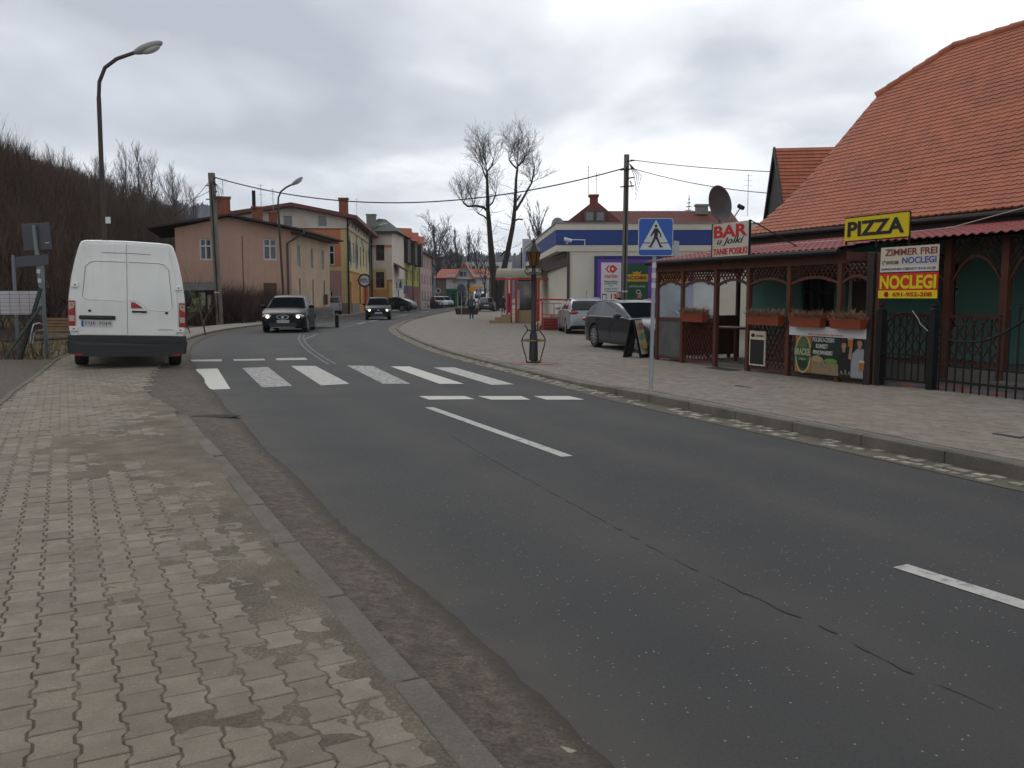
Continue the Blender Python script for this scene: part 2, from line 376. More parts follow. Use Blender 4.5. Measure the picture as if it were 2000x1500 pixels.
def add_dust(m):
    nt = m.node_tree; N = nt.nodes; L = nt.links; b = N['Principled BSDF']; src = b.inputs['Base Color'].links[0].from_socket
    a = N.new('ShaderNodeAttribute'); a.attribute_name = 'dust'; g = N.new('ShaderNodeNewGeometry'); n = N.new('ShaderNodeTexNoise'); n.inputs['Scale'].default_value = 1.1; n.inputs['Detail'].default_value = 9; n.inputs['Roughness'].default_value = .7
    L.new(g.outputs['Position'], n.inputs['Vector']); r = N.new('ShaderNodeMapRange'); r.inputs[1].default_value = .3; r.inputs[2].default_value = .68; r.inputs[3].default_value = .25; r.inputs[4].default_value = 1.0; L.new(n.outputs[0], r.inputs[0])
    k = N.new('ShaderNodeMath'); k.operation = 'MULTIPLY'; L.new(a.outputs['Fac'], k.inputs[0]); L.new(r.outputs[0], k.inputs[1]); k2 = N.new('ShaderNodeMath'); k2.operation = 'MULTIPLY'; k2.use_clamp = True; L.new(k.outputs[0], k2.inputs[0]); k2.inputs[1].default_value = .85
    x = N.new('ShaderNodeMix'); x.data_type = 'RGBA'; L.new(k2.outputs[0], x.inputs[0]); L.new(src, x.inputs[6]); x.inputs[7].default_value = (.078, .070, .058, 1); L.new(x.outputs[2], b.inputs['Base Color'])
add_dust(M_asph)
# asphalt wheel-track dust, a pale band along each lane edge
M_dust = mat('track_dust', (.095, .092, .083), .9, .12, 1.4, .3, 140, dirt=.45, dcol=(.072, .074, .078), dscale=.5, speck=.7)

# --- paint
def paint_mat(name, wear, col=(.62, .61, .55), sc_=9):
    m = mat(name, col, .8, .06, 6); nt = m.node_tree; N = nt.nodes; L = nt.links; b = N['Principled BSDF']
    src = b.inputs['Base Color'].links[0].from_socket
    g = N.new('ShaderNodeNewGeometry'); n = N.new('ShaderNodeTexNoise'); n.inputs['Scale'].default_value = sc_; n.inputs['Detail'].default_value = 9; n.inputs['Roughness'].default_value = .72
    L.new(g.outputs['Position'], n.inputs['Vector']); r = N.new('ShaderNodeMapRange'); r.inputs[1].default_value = wear - .06; r.inputs[2].default_value = wear + .05
    L.new(n.outputs[0], r.inputs[0]); x = N.new('ShaderNodeMix'); x.data_type = 'RGBA'; L.new(r.outputs[0], x.inputs[0])
    x.inputs[6].default_value = (*[c * .28 + .05 for c in col], 1); L.new(src, x.inputs[7]); L.new(x.outputs[2], b.inputs['Base Color']); return m
P_good = paint_mat('road_paint', .33); P_worn = paint_mat('worn_road_paint', .5, (.46, .455, .42)); P_mid = paint_mat('scuffed_road_paint', .43, (.52, .51, .47))
P_faint = paint_mat('faint_road_paint', .55, (.2, .2, .195))
def decal(name, pts, m, z=.004, parent=None, kind=None):
    o = MB().quad(*[(p[0], p[1], z) for p in pts]).build(name, m, parent)
    if kind: o['kind'] = kind
    return o
stripes = [([(375, 721), (425, 720), (450, 760), (398, 762)], P_good), ([(473, 719), (523, 717), (571, 754), (512, 757)], P_worn),
           ([(568, 715), (616, 715), (683, 750), (627, 753)], P_mid), ([(677, 714), (728, 715), (802, 750), (748, 750)], P_worn),
           ([(763, 716), (800, 716), (906, 750), (858, 750)], P_good), ([(846, 718), (888, 718), (1004, 751), (960, 752)], P_mid)]
for q, m in stripes: decal('crossing_stripe', [G(*p) for p in q], m, parent=road)
for q in [[(818, 774), (908, 774), (927, 780), (838, 781)], [(933, 774), (1018, 774), (1036, 781), (960, 781)], [(1042, 774), (1112, 774), (1142, 781), (1067, 781)]]:
    decal('give_way_dash', [G(*p) for p in q], P_good, parent=road)
for q in [[(371, 703), (433, 702), (433, 706), (376, 706)], [(455, 702), (515, 701), (519, 704), (458, 705)], [(538, 700), (596, 699), (601, 703), (541, 704)]]:
    decal('give_way_dash', [G(*p) for p in q], P_mid, parent=road)
def strip_px(pts, wpx): pass
def line_mark(name, a, b, w_, m):
    a = np.array(G(*a)[:2]); b = np.array(G(*b)[:2]); d = (b - a) / np.linalg.norm(b - a); n = np.array((-d[1], d[0])) * w_ / 2
    return decal(name, [a - n, b - n, b + n, a + n], m, parent=road)
line_mark('centre_line', (838, 796), (1108, 892), .12, P_mid)
line_mark('centre_line', (1758, 1106), (2080, 1208), .12, P_mid)
for a, b, m in [((592, 664), (618, 653), P_faint), ((662, 642), (690, 636), P_faint), ((697, 633), (712, 630), P_mid), ((722, 628), (743, 624), P_mid), ((747, 623), (765, 620), P_mid), ((776, 618), (795, 615), P_mid), ((823, 610), (838, 608), P_good), ((868, 604), (880, 602.5), P_mid)]:
    line_mark('centre_line', a, b, .13, m)
cv = [G(*p) for p in [(586, 654), (584, 664), (596, 680), (618, 697), (642, 712)]]
cv = interp_poly([tuple(p) for p in cv], 5)
mb = MB()
for k in (0, .16):
    for a, b in zip(cv[:-1], cv[1:]):
        d = (b - a) / np.linalg.norm(b - a); n = np.array((-d[1], d[0]))
        mb.quad(*[(q[0], q[1], .004) for q in (a + n * (k - .03), b + n * (k - .03), b + n * (k + .03), a + n * (k + .03))])
mb.build('curved_line', P_faint, road)
# tar seam blotches
M_tar = mat('tar_seam', (.028, .028, .029), .7, .2, 5)
seam = [np.array(G(*p)[:2]) for p in [(880, 850), (1020, 930), (1130, 990), (1250, 1055), (1300, 1085), (1400, 1133), (1500, 1178), (1640, 1240), (1690, 1270), (1800, 1325), (1890, 1362), (1985, 1405)]]
rs = resample([tuple(p) for p in seam], .11); i = 0
mb = MB()
while i < len(rs) - 4:
    k = R.choice([1, 1, 1, 2]); a = rs[i]; b = rs[min(i + k, len(rs) - 1)]; d = (b - a) / (np.linalg.norm(b - a) + 1e-6); n = np.array((-d[1], d[0])); ww = R.uniform(.011, .022)
    pts = []
    for s_ in (1, -1):
        for q in ([0, .3, .6, 1] if s_ == 1 else [1, .7, .35, 0]):
            p = a + (b - a) * q + n * s_ * (ww * R.uniform(.6, 1.2) * (1 if 0 < q < 1 else .35)); pts.append((p[0], p[1], .004))
    mb.quad(*pts); i += k + R.choice([1, 1, 1, 2, 3])
for a, b in zip(rs[:-1], rs[1:]):
    if R.random() < .45: continue
    d = (b - a) / (np.linalg.norm(b - a) + 1e-6); n = np.array((-d[1], d[0])) * R.uniform(.002, .005); j = n * R.uniform(-1, 1)
    mb.quad(*[(q[0], q[1], .0035) for q in (a - n + j, b - n + j, b + n + j, a + n + j)])
mb.build('tar_seam', M_tar, road)
# worn joint along the lane and the dusty band
for k, (pts, wd) in enumerate([([(1180, 1500), (850, 1200), (600, 970), (500, 865), (440, 800)], .22)]):
    pass

# ---- left side
UA = np.array((-.462, .887)); UB = np.array((.887, .462))
kl_in = [G(*p, ZL) for p in [(885, 1500), (700, 1265), (520, 1045), (400, 885), (330, 797)]]
kl = [np.array((p.x, p.y)) for p in kl_in]
kl = [kl[0] + (kl[0] - kl[1]) * 3.4] + kl
# left boundary of the pavement
pl_b = [np.array(G(*p, ZL)[:2]) for p in [(0, 792), (30, 765), (60, 745), (90, 722), (118, 700), (160, 684)]]
pl_b = [pl_b[0] - UA * 9.5 + np.array((-.9, 0))] + pl_b
far_l = [np.array((-10.6, 25.0)), np.array((-12.4, 30.0))]
far_r = [np.array(G(385, 800, ZL)[:2]) * 0 + np.array((-5.3, 12.3)), np.array((-6.6, 15.6)), np.array((-9.2, 23.0)), np.array((-10.9, 28))]
pave_poly = [tuple(p) for p in kl[:1]] + [tuple(p) for p in kl[1:]] + [tuple(p) for p in far_r] + [tuple(p) for p in far_l[::-1]] + [tuple(p) for p in pl_b[::-1]]
mb = MB(); mb.prism([(p[0], p[1]) for p in pave_poly], -.02, ZL - .0045)
pavL = mb.build('pavement', M_sand); pavL['kind'] = 'structure'
# mud verge between the kerb and the asphalt: a lumpy sheet
def verge():
    inner = [tuple(p) for p in kl] + [tuple(p) for p in far_r] + [(-13.3, 34), (-14.2, 42), (-14.4, 60), (-14.7, 80)]
    inner = resample(interp_poly(inner, 6), .12); a, da = arc(eL); v = []; f = []; n = 15
    fine = np.array([[np.interp(t, da, a[:, 0]), np.interp(t, da, a[:, 1])] for t in np.linspace(0, .72, 4000)])
    for i, p in enumerate(inner):
        q = fine[np.argmin(((fine - p) ** 2).sum(1))]
        d = (q - p); L_ = np.linalg.norm(d) + 1e-6; d = d / L_
        jag = .012 * math.sin(p[1] * 9) * math.sin(p[1] * 23) + R.uniform(-.007, .009) + .02 * math.sin(p[1] * 2.1)
        for j in range(n):
            t = j / (n - 1); r = p + d * (L_ + .05 + jag) * t
            z = ZL * .75 * (1 - t) ** 1.3 + .012 + R.uniform(-.006, .010) * (1 - t) + .01 * math.sin(r[0] * 7 + r[1] * 5) * (1 - t)
            v.append((r[0], r[1], max(z, .005) if t < .99 else .003))
    m = len(v) // n
    f = [(i * n + j, i * n + j + 1, (i + 1) * n + j + 1, (i + 1) * n + j) for i in range(m - 1) for j in range(n - 1)]
    o = raw_mesh('mud_verge', v, f, M_mud, smooth=True, kind='structure'); a_ = o.data.attributes.new('wet', 'FLOAT', 'POINT')
    a_.data.foreach_set('value', [max(0, ((k % n) / (n - 1) - .80) / .20) ** .6 if (k % n) / (n - 1) > .80 else (.5 * (1 - (k % n) / (n - 1) / .12) if (k % n) / (n - 1) < .12 else 0) for k in range(len(v))])
    m_ = M_mud; nt = m_.node_tree; N = nt.nodes; L = nt.links; b = N['Principled BSDF']; src = b.inputs['Base Color'].links[0].from_socket; a = N.new('ShaderNodeAttribute'); a.attribute_name = 'wet'
    x = N.new('ShaderNodeMix'); x.data_type = 'RGBA'; L.new(a.outputs['Fac'], x.inputs[0]); L.new(src, x.inputs[6]); x.inputs[7].default_value = (.058, .048, .036, 1); L.new(x.outputs[2], b.inputs['Base Color'])
verge()
# left kerb stones
kerbL = bpy.data.objects.new('kerb', None); C.objects.link(kerbL); kerbL['kind'] = 'structure'
pts = resample([tuple(p) for p in kl], 1.0)
# joints measured at px y 1265, 1135, 1045 ... ~0.75-1.0 m stones
for i in range(len(pts) - 1):
    a, b = np.array(pts[i]), np.array(pts[i + 1]); d = (b - a); L_ = np.linalg.norm(d); d /= L_; n = np.array((d[1], -d[0]))
    wk = .135; g = .006; a2 = a + d * g; b2 = b - d * g; dz = R.uniform(-.006, .006); tz = ZL + .006 + dz
    ja, jb = R.uniform(-.008, .008), R.uniform(-.008, .008)
    mb = MB(); q = [a2 + n * (.012 + ja), b2 + n * (.012 + jb), b2 + n * (wk + jb), a2 + n * (wk + ja)]
    mb.prism([tuple(p) for p in q][::-1], -.03, tz); mb.build('kerb_stone', M_kerb, kerbL, bevel=.01)

# ---- interlocking pavers (dumb-bell blocks) near, square-ish blocks further on
def bone(w_, l, cut, ch=.006):
    """outline of one block: across x, along y"""
    hw, hl = w_ / 2 - .0015, l / 2 - .002; e = w_ * .085
    q = [(-hw - e * .5, -hl), (hw + e * .5, -hl), (hw + e * .5, -hl * .62), (hw - e, -hl * .36), (hw - e, hl * .36), (hw + e * .5, hl * .62), (hw + e * .5, hl), (-hw - e * .5, hl), (-hw - e * .5, hl * .62), (-hw + e, hl * .36), (-hw + e, -hl * .36), (-hw - e * .5, -hl * .62)]
    return q
def blockmesh(poly, h=.03, ch=.005):
    n = len(poly); P = np.array(poly); inn = P * (1 - ch / (np.abs(P).max()))
    v = [(x, y, 0) for x, y in inn] + [(x, y, -ch * .8) for x, y in P] + [(x, y, -h) for x, y in P]
    f = [tuple(range(n))] + [(i, i + n, (i + 1) % n + n, (i + 1) % n) for i in range(n)] + [(i + n, i + 2 * n, (i + 1) % n + 2 * n, (i + 1) % n + n) for i in range(n)]
    f = [g if k == 0 else g for k, g in enumerate(f)]
    return v, f
def lay(cells, name, m, parent, limit=300):
    """cells: (x, y, z, rot, shape) ; the nearest in view become objects, the rest one stuff mesh"""
    vis = []
    for i, c in enumerate(cells):
        px, py, d = proj((c[0], c[1], c[2])); vis.append((0 if (d > 0 and -30 < px < 2030 and 0 < py < 1525) else 1, d, i))
    order = sorted(vis); near = {i for k, d, i in order[:limit] if k == 0}
    shared = {}
    V, Fs, T = [], [], []
    me = bpy.data.meshes.new(name)
    for i, c in enumerate(cells):
        x, y, z, rt, sh = c; v, f = blockmesh(*SHAPES[sh]) if sh not in shared else shared[sh][0]
        if sh not in shared:
            mm = bpy.data.meshes.new(name); mm.from_pydata(v, [], f); mm.materials.append(m); shared[sh] = ((v, f), mm)
        if i in near:
            o = bpy.data.objects.new(name, shared[sh][1]); C.objects.link(o); o.parent = parent
            o.location = (x, y, z + R.uniform(-.003, .002)); o.rotation_euler = (R.uniform(-.012, .012), R.uniform(-.012, .012), rt + R.uniform(-.012, .012))
        else:
            ca, sa = math.cos(rt), math.sin(rt); o_ = len(V); dz = R.uniform(-.003, .002)
            V += [(x + a * ca - b * sa, y + a * sa + b * ca, z + dz + h) for a, b, h in v]; Fs += [tuple(k + o_ for k in g) for g in f]; T += [R.random()] * len(f)
    me.from_pydata(V, [], Fs); me.materials.append(m); a = me.attributes.new('tone', 'FLOAT', 'FACE'); a.data.foreach_set('value', T)
    o = bpy.data.objects.new(name + 's_beyond', me); o.name = name + '_field'; C.objects.link(o); o.parent = parent; o['kind'] = 'stuff'
PW, PL = .138, .168
SHAPES = {'bone': (bone(PW, PL, 0), .03, .004),
          'sq': ([(-.071, -.085), (.071, -.085), (.093, -.062), (.093, .062), (.071, .085), (-.071, .085), (-.093, .062), (-.093, -.062)], .03, .004),
          'brick': ([(-.098, -.048), (.098, -.048), (.098, .048), (-.098, .048)], .03, .005)}
cells = []
ang = math.atan2(UB[1], UB[0])
P0 = np.array(G(266, 1300, ZL)[:2])
for i in range(-38, 30):
    for j in range(-14, 46):
        c = P0 + UB * i * PW + UA * (j + (.5 if i % 2 else 0)) * PL
        if (c - P0).dot(UA) > 6.4: continue
        if c[1] < .6 or not inpoly(c[0] + UB[0] * .07, c[1] + UB[1] * .07, pave_poly): continue
        px, py, d = proj((c[0], c[1], ZL))
        if px < -120: continue
        if R.random() < .006: continue
        cells.append((c[0], c[1], ZL, ang, 'bone'))
for i in range(-50, 40):
    for j in range(0, 120):
        c = P0 + UA * (6.44 + PL / 2 + j * .174) + UB * (i + (.5 if j % 2 else 0)) * .19
        if not inpoly(c[0], c[1], pave_poly): continue
        px, py, d = proj((c[0], c[1], ZL))
        if px < -80 or c[1] > 24: continue
        cells.append((c[0], c[1], ZL, ang, 'sq'))
lay(cells, 'paver', M_paver, pavL)
# sand and silt drifted over the blocks: real relief that buries the low ones
def drift():
    import mathutils.noise as mn
    v = []; idx = {}; st = .035; nx = 116; ny = 370; f = []
    O = kl[1] - UA * 1.2 + UB * .42
    for j in range(ny):
        for i in range(nx):
            c = O - UB * (i * st * (1 if i < 50 else 1.0)) + UA * j * st * 1.0
            e = 1 - i / nx
            h = mn.noise((c[0] * 1.3, c[1] * 1.3, 3)) * .5 + mn.noise((c[0] * 4.5, c[1] * 4.5, 1)) * .40 + mn.noise((c[0] * 14, c[1] * 14, 8)) * .28
            near = .0125 * max(0, e - .50) / .50
            far = .007 * max(0, 1 - abs(c[1] - 7.9) / 1.6)
            zz = ZL - .0095 + near + far + h * .0098
            v.append((c[0], c[1], zz)); idx[i, j] = len(v) - 1
    for j in range(ny - 1):
        for i in range(nx - 1):
            q = v[idx[i, j]]
            if inpoly(q[0] - UB[0] * .06, q[1] - UB[1] * .06, pave_poly): f.append((idx[i, j], idx[i, j + 1], idx[i + 1, j + 1], idx[i + 1, j]))
    o = raw_mesh('sand_drift', v, f, M_sand2, smooth=True, kind='stuff')
drift()
# edging stones on the left of the pavement, bare path beyond
edg = bpy.data.objects.new('edging', None); C.objects.link(edg); edg['kind'] = 'structure'
ep = resample([tuple(p) for p in interp_poly([tuple(p) for p in pl_b], 6)], .9)
for a, b in zip(ep[:-1], ep[1:]):
    d = (b - a) / np.linalg.norm(b - a); n = np.array((-d[1], d[0]))
    MB().prism([tuple(a + d * .005), tuple(b - d * .005), tuple(b - d * .005 + n * .08), tuple(a + d * .005 + n * .08)], -.03, ZL + .012 + R.uniform(-.005, .005)).build('edging_stone', M_kerb, edg, bevel=.008)
sidep = [(-9.6, 12.5), (-8.1, 12.9), (-8.9, 15.6), (-10.2, 17.6), (-12.6, 18.2), (-16, 17.6), (-16, 9), (-8.6, 4)]
wp = [np.array(p) for p in pl_b[:6]]
sp_ = [tuple(p + np.array((-.1, .02))) for p in wp] + [(-14, 19.5), (-18, 18), (-15, 6), (-7, 0)]
o = MB().prism(sp_, -.02, .06).build('side_path', M_mud); o['kind'] = 'structure'

# ---- left sidewalk further up the road
sw_in = [tuple(p) for p in far_r[2:]] + [(-13.35, 36), (-14.15, 45), (-14.3, 58), (-14.45, 75), (-14.9, 90), (-14.9, 120), (-13.6, 150)]
a, da = arc(eL)
def offset(poly, d_):
    P = [np.array(p[:2]) for p in poly]; out = []
    for i in range(len(P)):
        t = P[min(i + 1, len(P) - 1)] - P[max(i - 1, 0)]; t = t / np.linalg.norm(t); out.append(P[i] + np.array((-t[1], t[0])) * d_)
    return out
eLf = [p for p in eL if p[1] > 24 and p[1] < 170]
i0 = offset(eLf, .35); i1 = offset(eLf, .5); i2 = offset(eLf, 2.3)
def strip(name, A, B, z, m, kind='structure', parent=None, th=None):
    v = [(p[0], p[1], z) for p in A] + [(p[0], p[1], z) for p in B]; n = len(A)
    f = [(i, i + 1, n + i + 1, n + i) for i in range(n - 1)]
    if th:
        v += [(p[0], p[1], z - th) for p in A] + [(p[0], p[1], z - th) for p in B]
        f += [(i + 1, i, 2 * n + i, 2 * n + i + 1) for i in range(n - 1)] + [(n + i, n + i + 1, 3 * n + i + 1, 3 * n + i) for i in range(n - 1)]
    mb = MB(); mb.add(v, f); o = mb.build(name, m, parent)
    if kind: o['kind'] = kind
    return o
strip('footpath', i1, i2, ZL, M_conc, th=.2)
far_k = strip('kerb_line', i0, i1, ZL + .004, M_kerb, th=.12)

# ---- right side: pavement surface, kerb, gutter
eRv = [np.array(p[:2]) for p in eR]
g0 = eRv                                    # asphalt edge
def offR(d_): return [q for q in offset(eRv, -d_)]
oG = offR(.34); oK = offR(.50)
# one sheet, its road edge at the kerb, the height easing down past the dropped kerb
def pavR():
    far = [(40, -20), (40, 0), (40, 60), (40, 120), (60, 220)]
    n = len(oK); v = []; f = []; cols = 8
    yy = np.array([p[1] for p in oK]); 
    for i, p in enumerate(oK):
        for j in range(cols):
            t = (j / (cols - 1)) ** 2; x = p[0] + (45 - p[0]) * t; y = p[1] + (p[1] * 0) 
            v.append((x, y, ZR(y) - .012))
    f = [(i * cols + j, i * cols + j + 1, (i + 1) * cols + j + 1, (i + 1) * cols + j) for i in range(n - 1) for j in range(cols - 1)]
    return v, f
M_pavR = mat('paved_surface', (.245, .226, .190), .92, .12, 3, .4, 60, dirt=.5, dcol=(.28, .205, .16), dscale=.3)
def add_brick_joint(m, sx=.2, sy=.1, ang=0):
    nt = m.node_tree; N = nt.nodes; L = nt.links; b = N['Principled BSDF']; src = b.inputs['Base Color'].links[0].from_socket
    g = N.new('ShaderNodeNewGeometry'); mp = N.new('ShaderNodeMapping'); mp.inputs['Rotation'].default_value = (0, 0, ang); L.new(g.outputs['Position'], mp.inputs[0])
    t = N.new('ShaderNodeTexBrick'); t.inputs['Scale'].default_value = 1; t.inputs['Brick Width'].default_value = sx; t.inputs['Row Height'].default_value = sy
    t.inputs['Mortar Size'].default_value = .006; t.inputs['Color1'].default_value = (1.08, 1.08, 1.08, 1); t.inputs['Color2'].default_value = (.86, .86, .86, 1); t.inputs['Mortar'].default_value = (.5, .46, .42, 1)
    L.new(mp.outputs[0], t.inputs['Vector']); x = N.new('ShaderNodeVectorMath'); x.operation = 'MULTIPLY'; L.new(src, x.inputs[0]); L.new(t.outputs[0], x.inputs[1]); L.new(x.outputs[0], b.inputs['Base Color'])
add_brick_joint(M_pavR, ang=math.radians(67))
v_, f_ = pavR()
pavR_o = raw_mesh('forecourt_pavement', v_, f_, M_pavR, kind='structure')
BF = Fr(3.36, 20.0, -67.5)                  # the bar's porch line
dirB = np.array((BF.c, BF.s)); norB = np.array((-BF.s, BF.c))
cells = []; O = np.array((3.36, 20.0))
poly = [tuple(p) for p in offR(.64) if -3 < p[1] < 24] + [(14, 24), (14, -3)]
for i in range(-30, 110):
    for j in range(-75, 16):
        c = O + dirB * (i * .2 + (.1 if j % 2 else 0)) + norB * (j * .1 + .05)
        if c[1] < 4.5 or c[1] > 22.5: continue
        if j > 1 and i * .2 > -.3: continue
        px, py, d = proj((c[0], c[1], .1))
        if px > 2080 or d < 0: continue
        if not inpoly(c[0], c[1], poly): continue
        cells.append((c[0], c[1], ZR(c[1]), BF.a, 'brick'))
lay(cells, 'paving_brick', M_brickR, pavR_o)
# kerb stones (1 m) and the gutter setts
kerbR = bpy.data.objects.new('kerb', None); C.objects.link(kerbR); kerbR['kind'] = 'structure'
kp = resample([tuple(p) for p in oG if p[1] > 3 and p[1] < 48], .98)
for a, b in zip(kp[:-1], kp[1:]):
    d = (b - a) / np.linalg.norm(b - a); n = np.array((d[1], -d[0])); z0, z1 = ZR(a[1]) + .006, ZR(b[1]) + .006
    a = a + d * .005; b = b - d * .005; dz = R.uniform(-.004, .004); q = [a, b, b + n * .15, a + n * .15]; zz = [z0, z1, z1, z0]
    MB().add([(p[0], p[1], -.05) for p in q] + [(p[0], p[1], z + dz) for p, z in zip(q, zz)], [(0, 1, 5, 4), (1, 2, 6, 5), (2, 3, 7, 6), (3, 0, 4, 7), (4, 5, 6, 7)]).build('kerb_stone', M_kerb, kerbR, bevel=.012)
setts = bpy.data.objects.new('gutter', None); C.objects.link(setts); setts['kind'] = 'structure'
gp = resample([tuple(p) for p in interp_poly([tuple(p) for p in eRv if 3 < p[1] < 60], 4)], .13)
M_gut = mat('gutter_silt', (.135, .115, .09), .95, .2, 5, .6, 60)
st_ = [p for p in gp]
A_ = [np.array(p) for p in gp]; B_ = offset(gp, -.345)
strip('gutter_bed', offset(gp, .03), B_, .005, M_gut, kind=None, parent=setts)
cand = []
for i in range(len(A_) - 1):
    a = A_[i]; b = A_[i + 1]; d = (b - a) / np.linalg.norm(b - a); n = np.array((d[1], -d[0]))
    dens = .42 if a[1] < 13.3 else .93
    for k in range(3):
        if R.random() > dens: continue
        c = a + n * (.055 + .11 * k + R.uniform(-.012, .012)) + d * R.uniform(0, .05); hw = R.uniform(.035, .05); hl = R.uniform(.04, .062)
        q = [(-hl, -hw), (hl, -hw), (hl, hw), (-hl, hw)]; q = [(x * R.uniform(.75, 1.1), y * R.uniform(.75, 1.1)) for x, y in q]
        cand.append((a[1], [tuple(c + d * x + n * y) for x, y in q], .012 + R.uniform(0, .012)))
cand.sort(key=lambda t: t[0]); mbS = MB(); T = []
for k, (yy, q, h) in enumerate([c for c in cand]):
    if proj((q[0][0], q[0][1], 0))[0] < 2030 and k < 360 and len([1 for o in setts.children]) < 280:
        MB().prism(q[::-1], 0.0, h).build('gutter_sett', M_cob, setts)
    else: mbS.prism(q[::-1], 0.0, h); T += [R.random()] * 6
o = mbS.build('gutter_setts_far', M_cob, setts); o.name = 'gutter_sett_field'; o['kind'] = 'stuff'
a_ = o.data.attributes.new('tone', 'FLOAT', 'FACE'); a_.data.foreach_set('value', T)
# ================================================================ COMMON MATERIALS
M_wood = mat('redbrown_wood', (.088, .029, .017), .6, .2, 6, .2, 60)
M_dkwood = mat('dark_wood', (.022, .015, .012), .7, .3, 5)
M_black = mat('black_metal', (.012, .012, .013), .6, .1, 5, spec=.25)
M_glass = mat('window_glass', (.014, .017, .02), .08, .3, 1.5, spec=.6)
M_white = mat('white_paint', (.72, .72, .70), .6, .05, 2, dirt=.25, dcol=(.35, .33, .3), dscale=2)
M_whitef = mat('white_frame', (.6, .6, .58), .6, .08, 3)
M_galv = mat('galvanised_steel', (.33, .35, .37), .5, .1, 4, metal=.3)
M_tile = mat('clay_tile', (.385, .132, .075), .75, .14, 2.5, .25, 60, tone=.10, dirt=.6, dcol=(.24, .085, .05), dscale=.6, streak=.25)
M_redtile = mat('red_sheet_roof', (.27, .045, .042), .5, .12, 4, dirt=.4, dcol=(.16, .06, .055), dscale=1.2)
M_greenw = mat('green_render', (.13, .27, .225), .9, .06, 2, .2, 60)
M_conp = mat('pole_concrete', (.17, .155, .13), .9, .15, 4, .4, 50, streak=.5, dcol=(.09, .08, .07))
M_rubber = mat('rubber', (.014, .014, .015), .75, .1, 8)
M_chrome = mat('wheel_alloy', (.55, .56, .58), .3, .05, 4, metal=.8)
M_brick = mat('chimney_brick', (.23, .085, .05), .9, .25, 5, .4, 30, dirt=.4, dcol=(.08, .05, .04), dscale=3)
M_dark = mat('shade_and_black', (.012, .012, .012), .9, 0)  # near-black: soffit shade put into its colour; plain black for clod and eyes
def pm(name, col, **k): return mat(name, col, k.pop('rough', .55), k.pop('var', .03), **k)
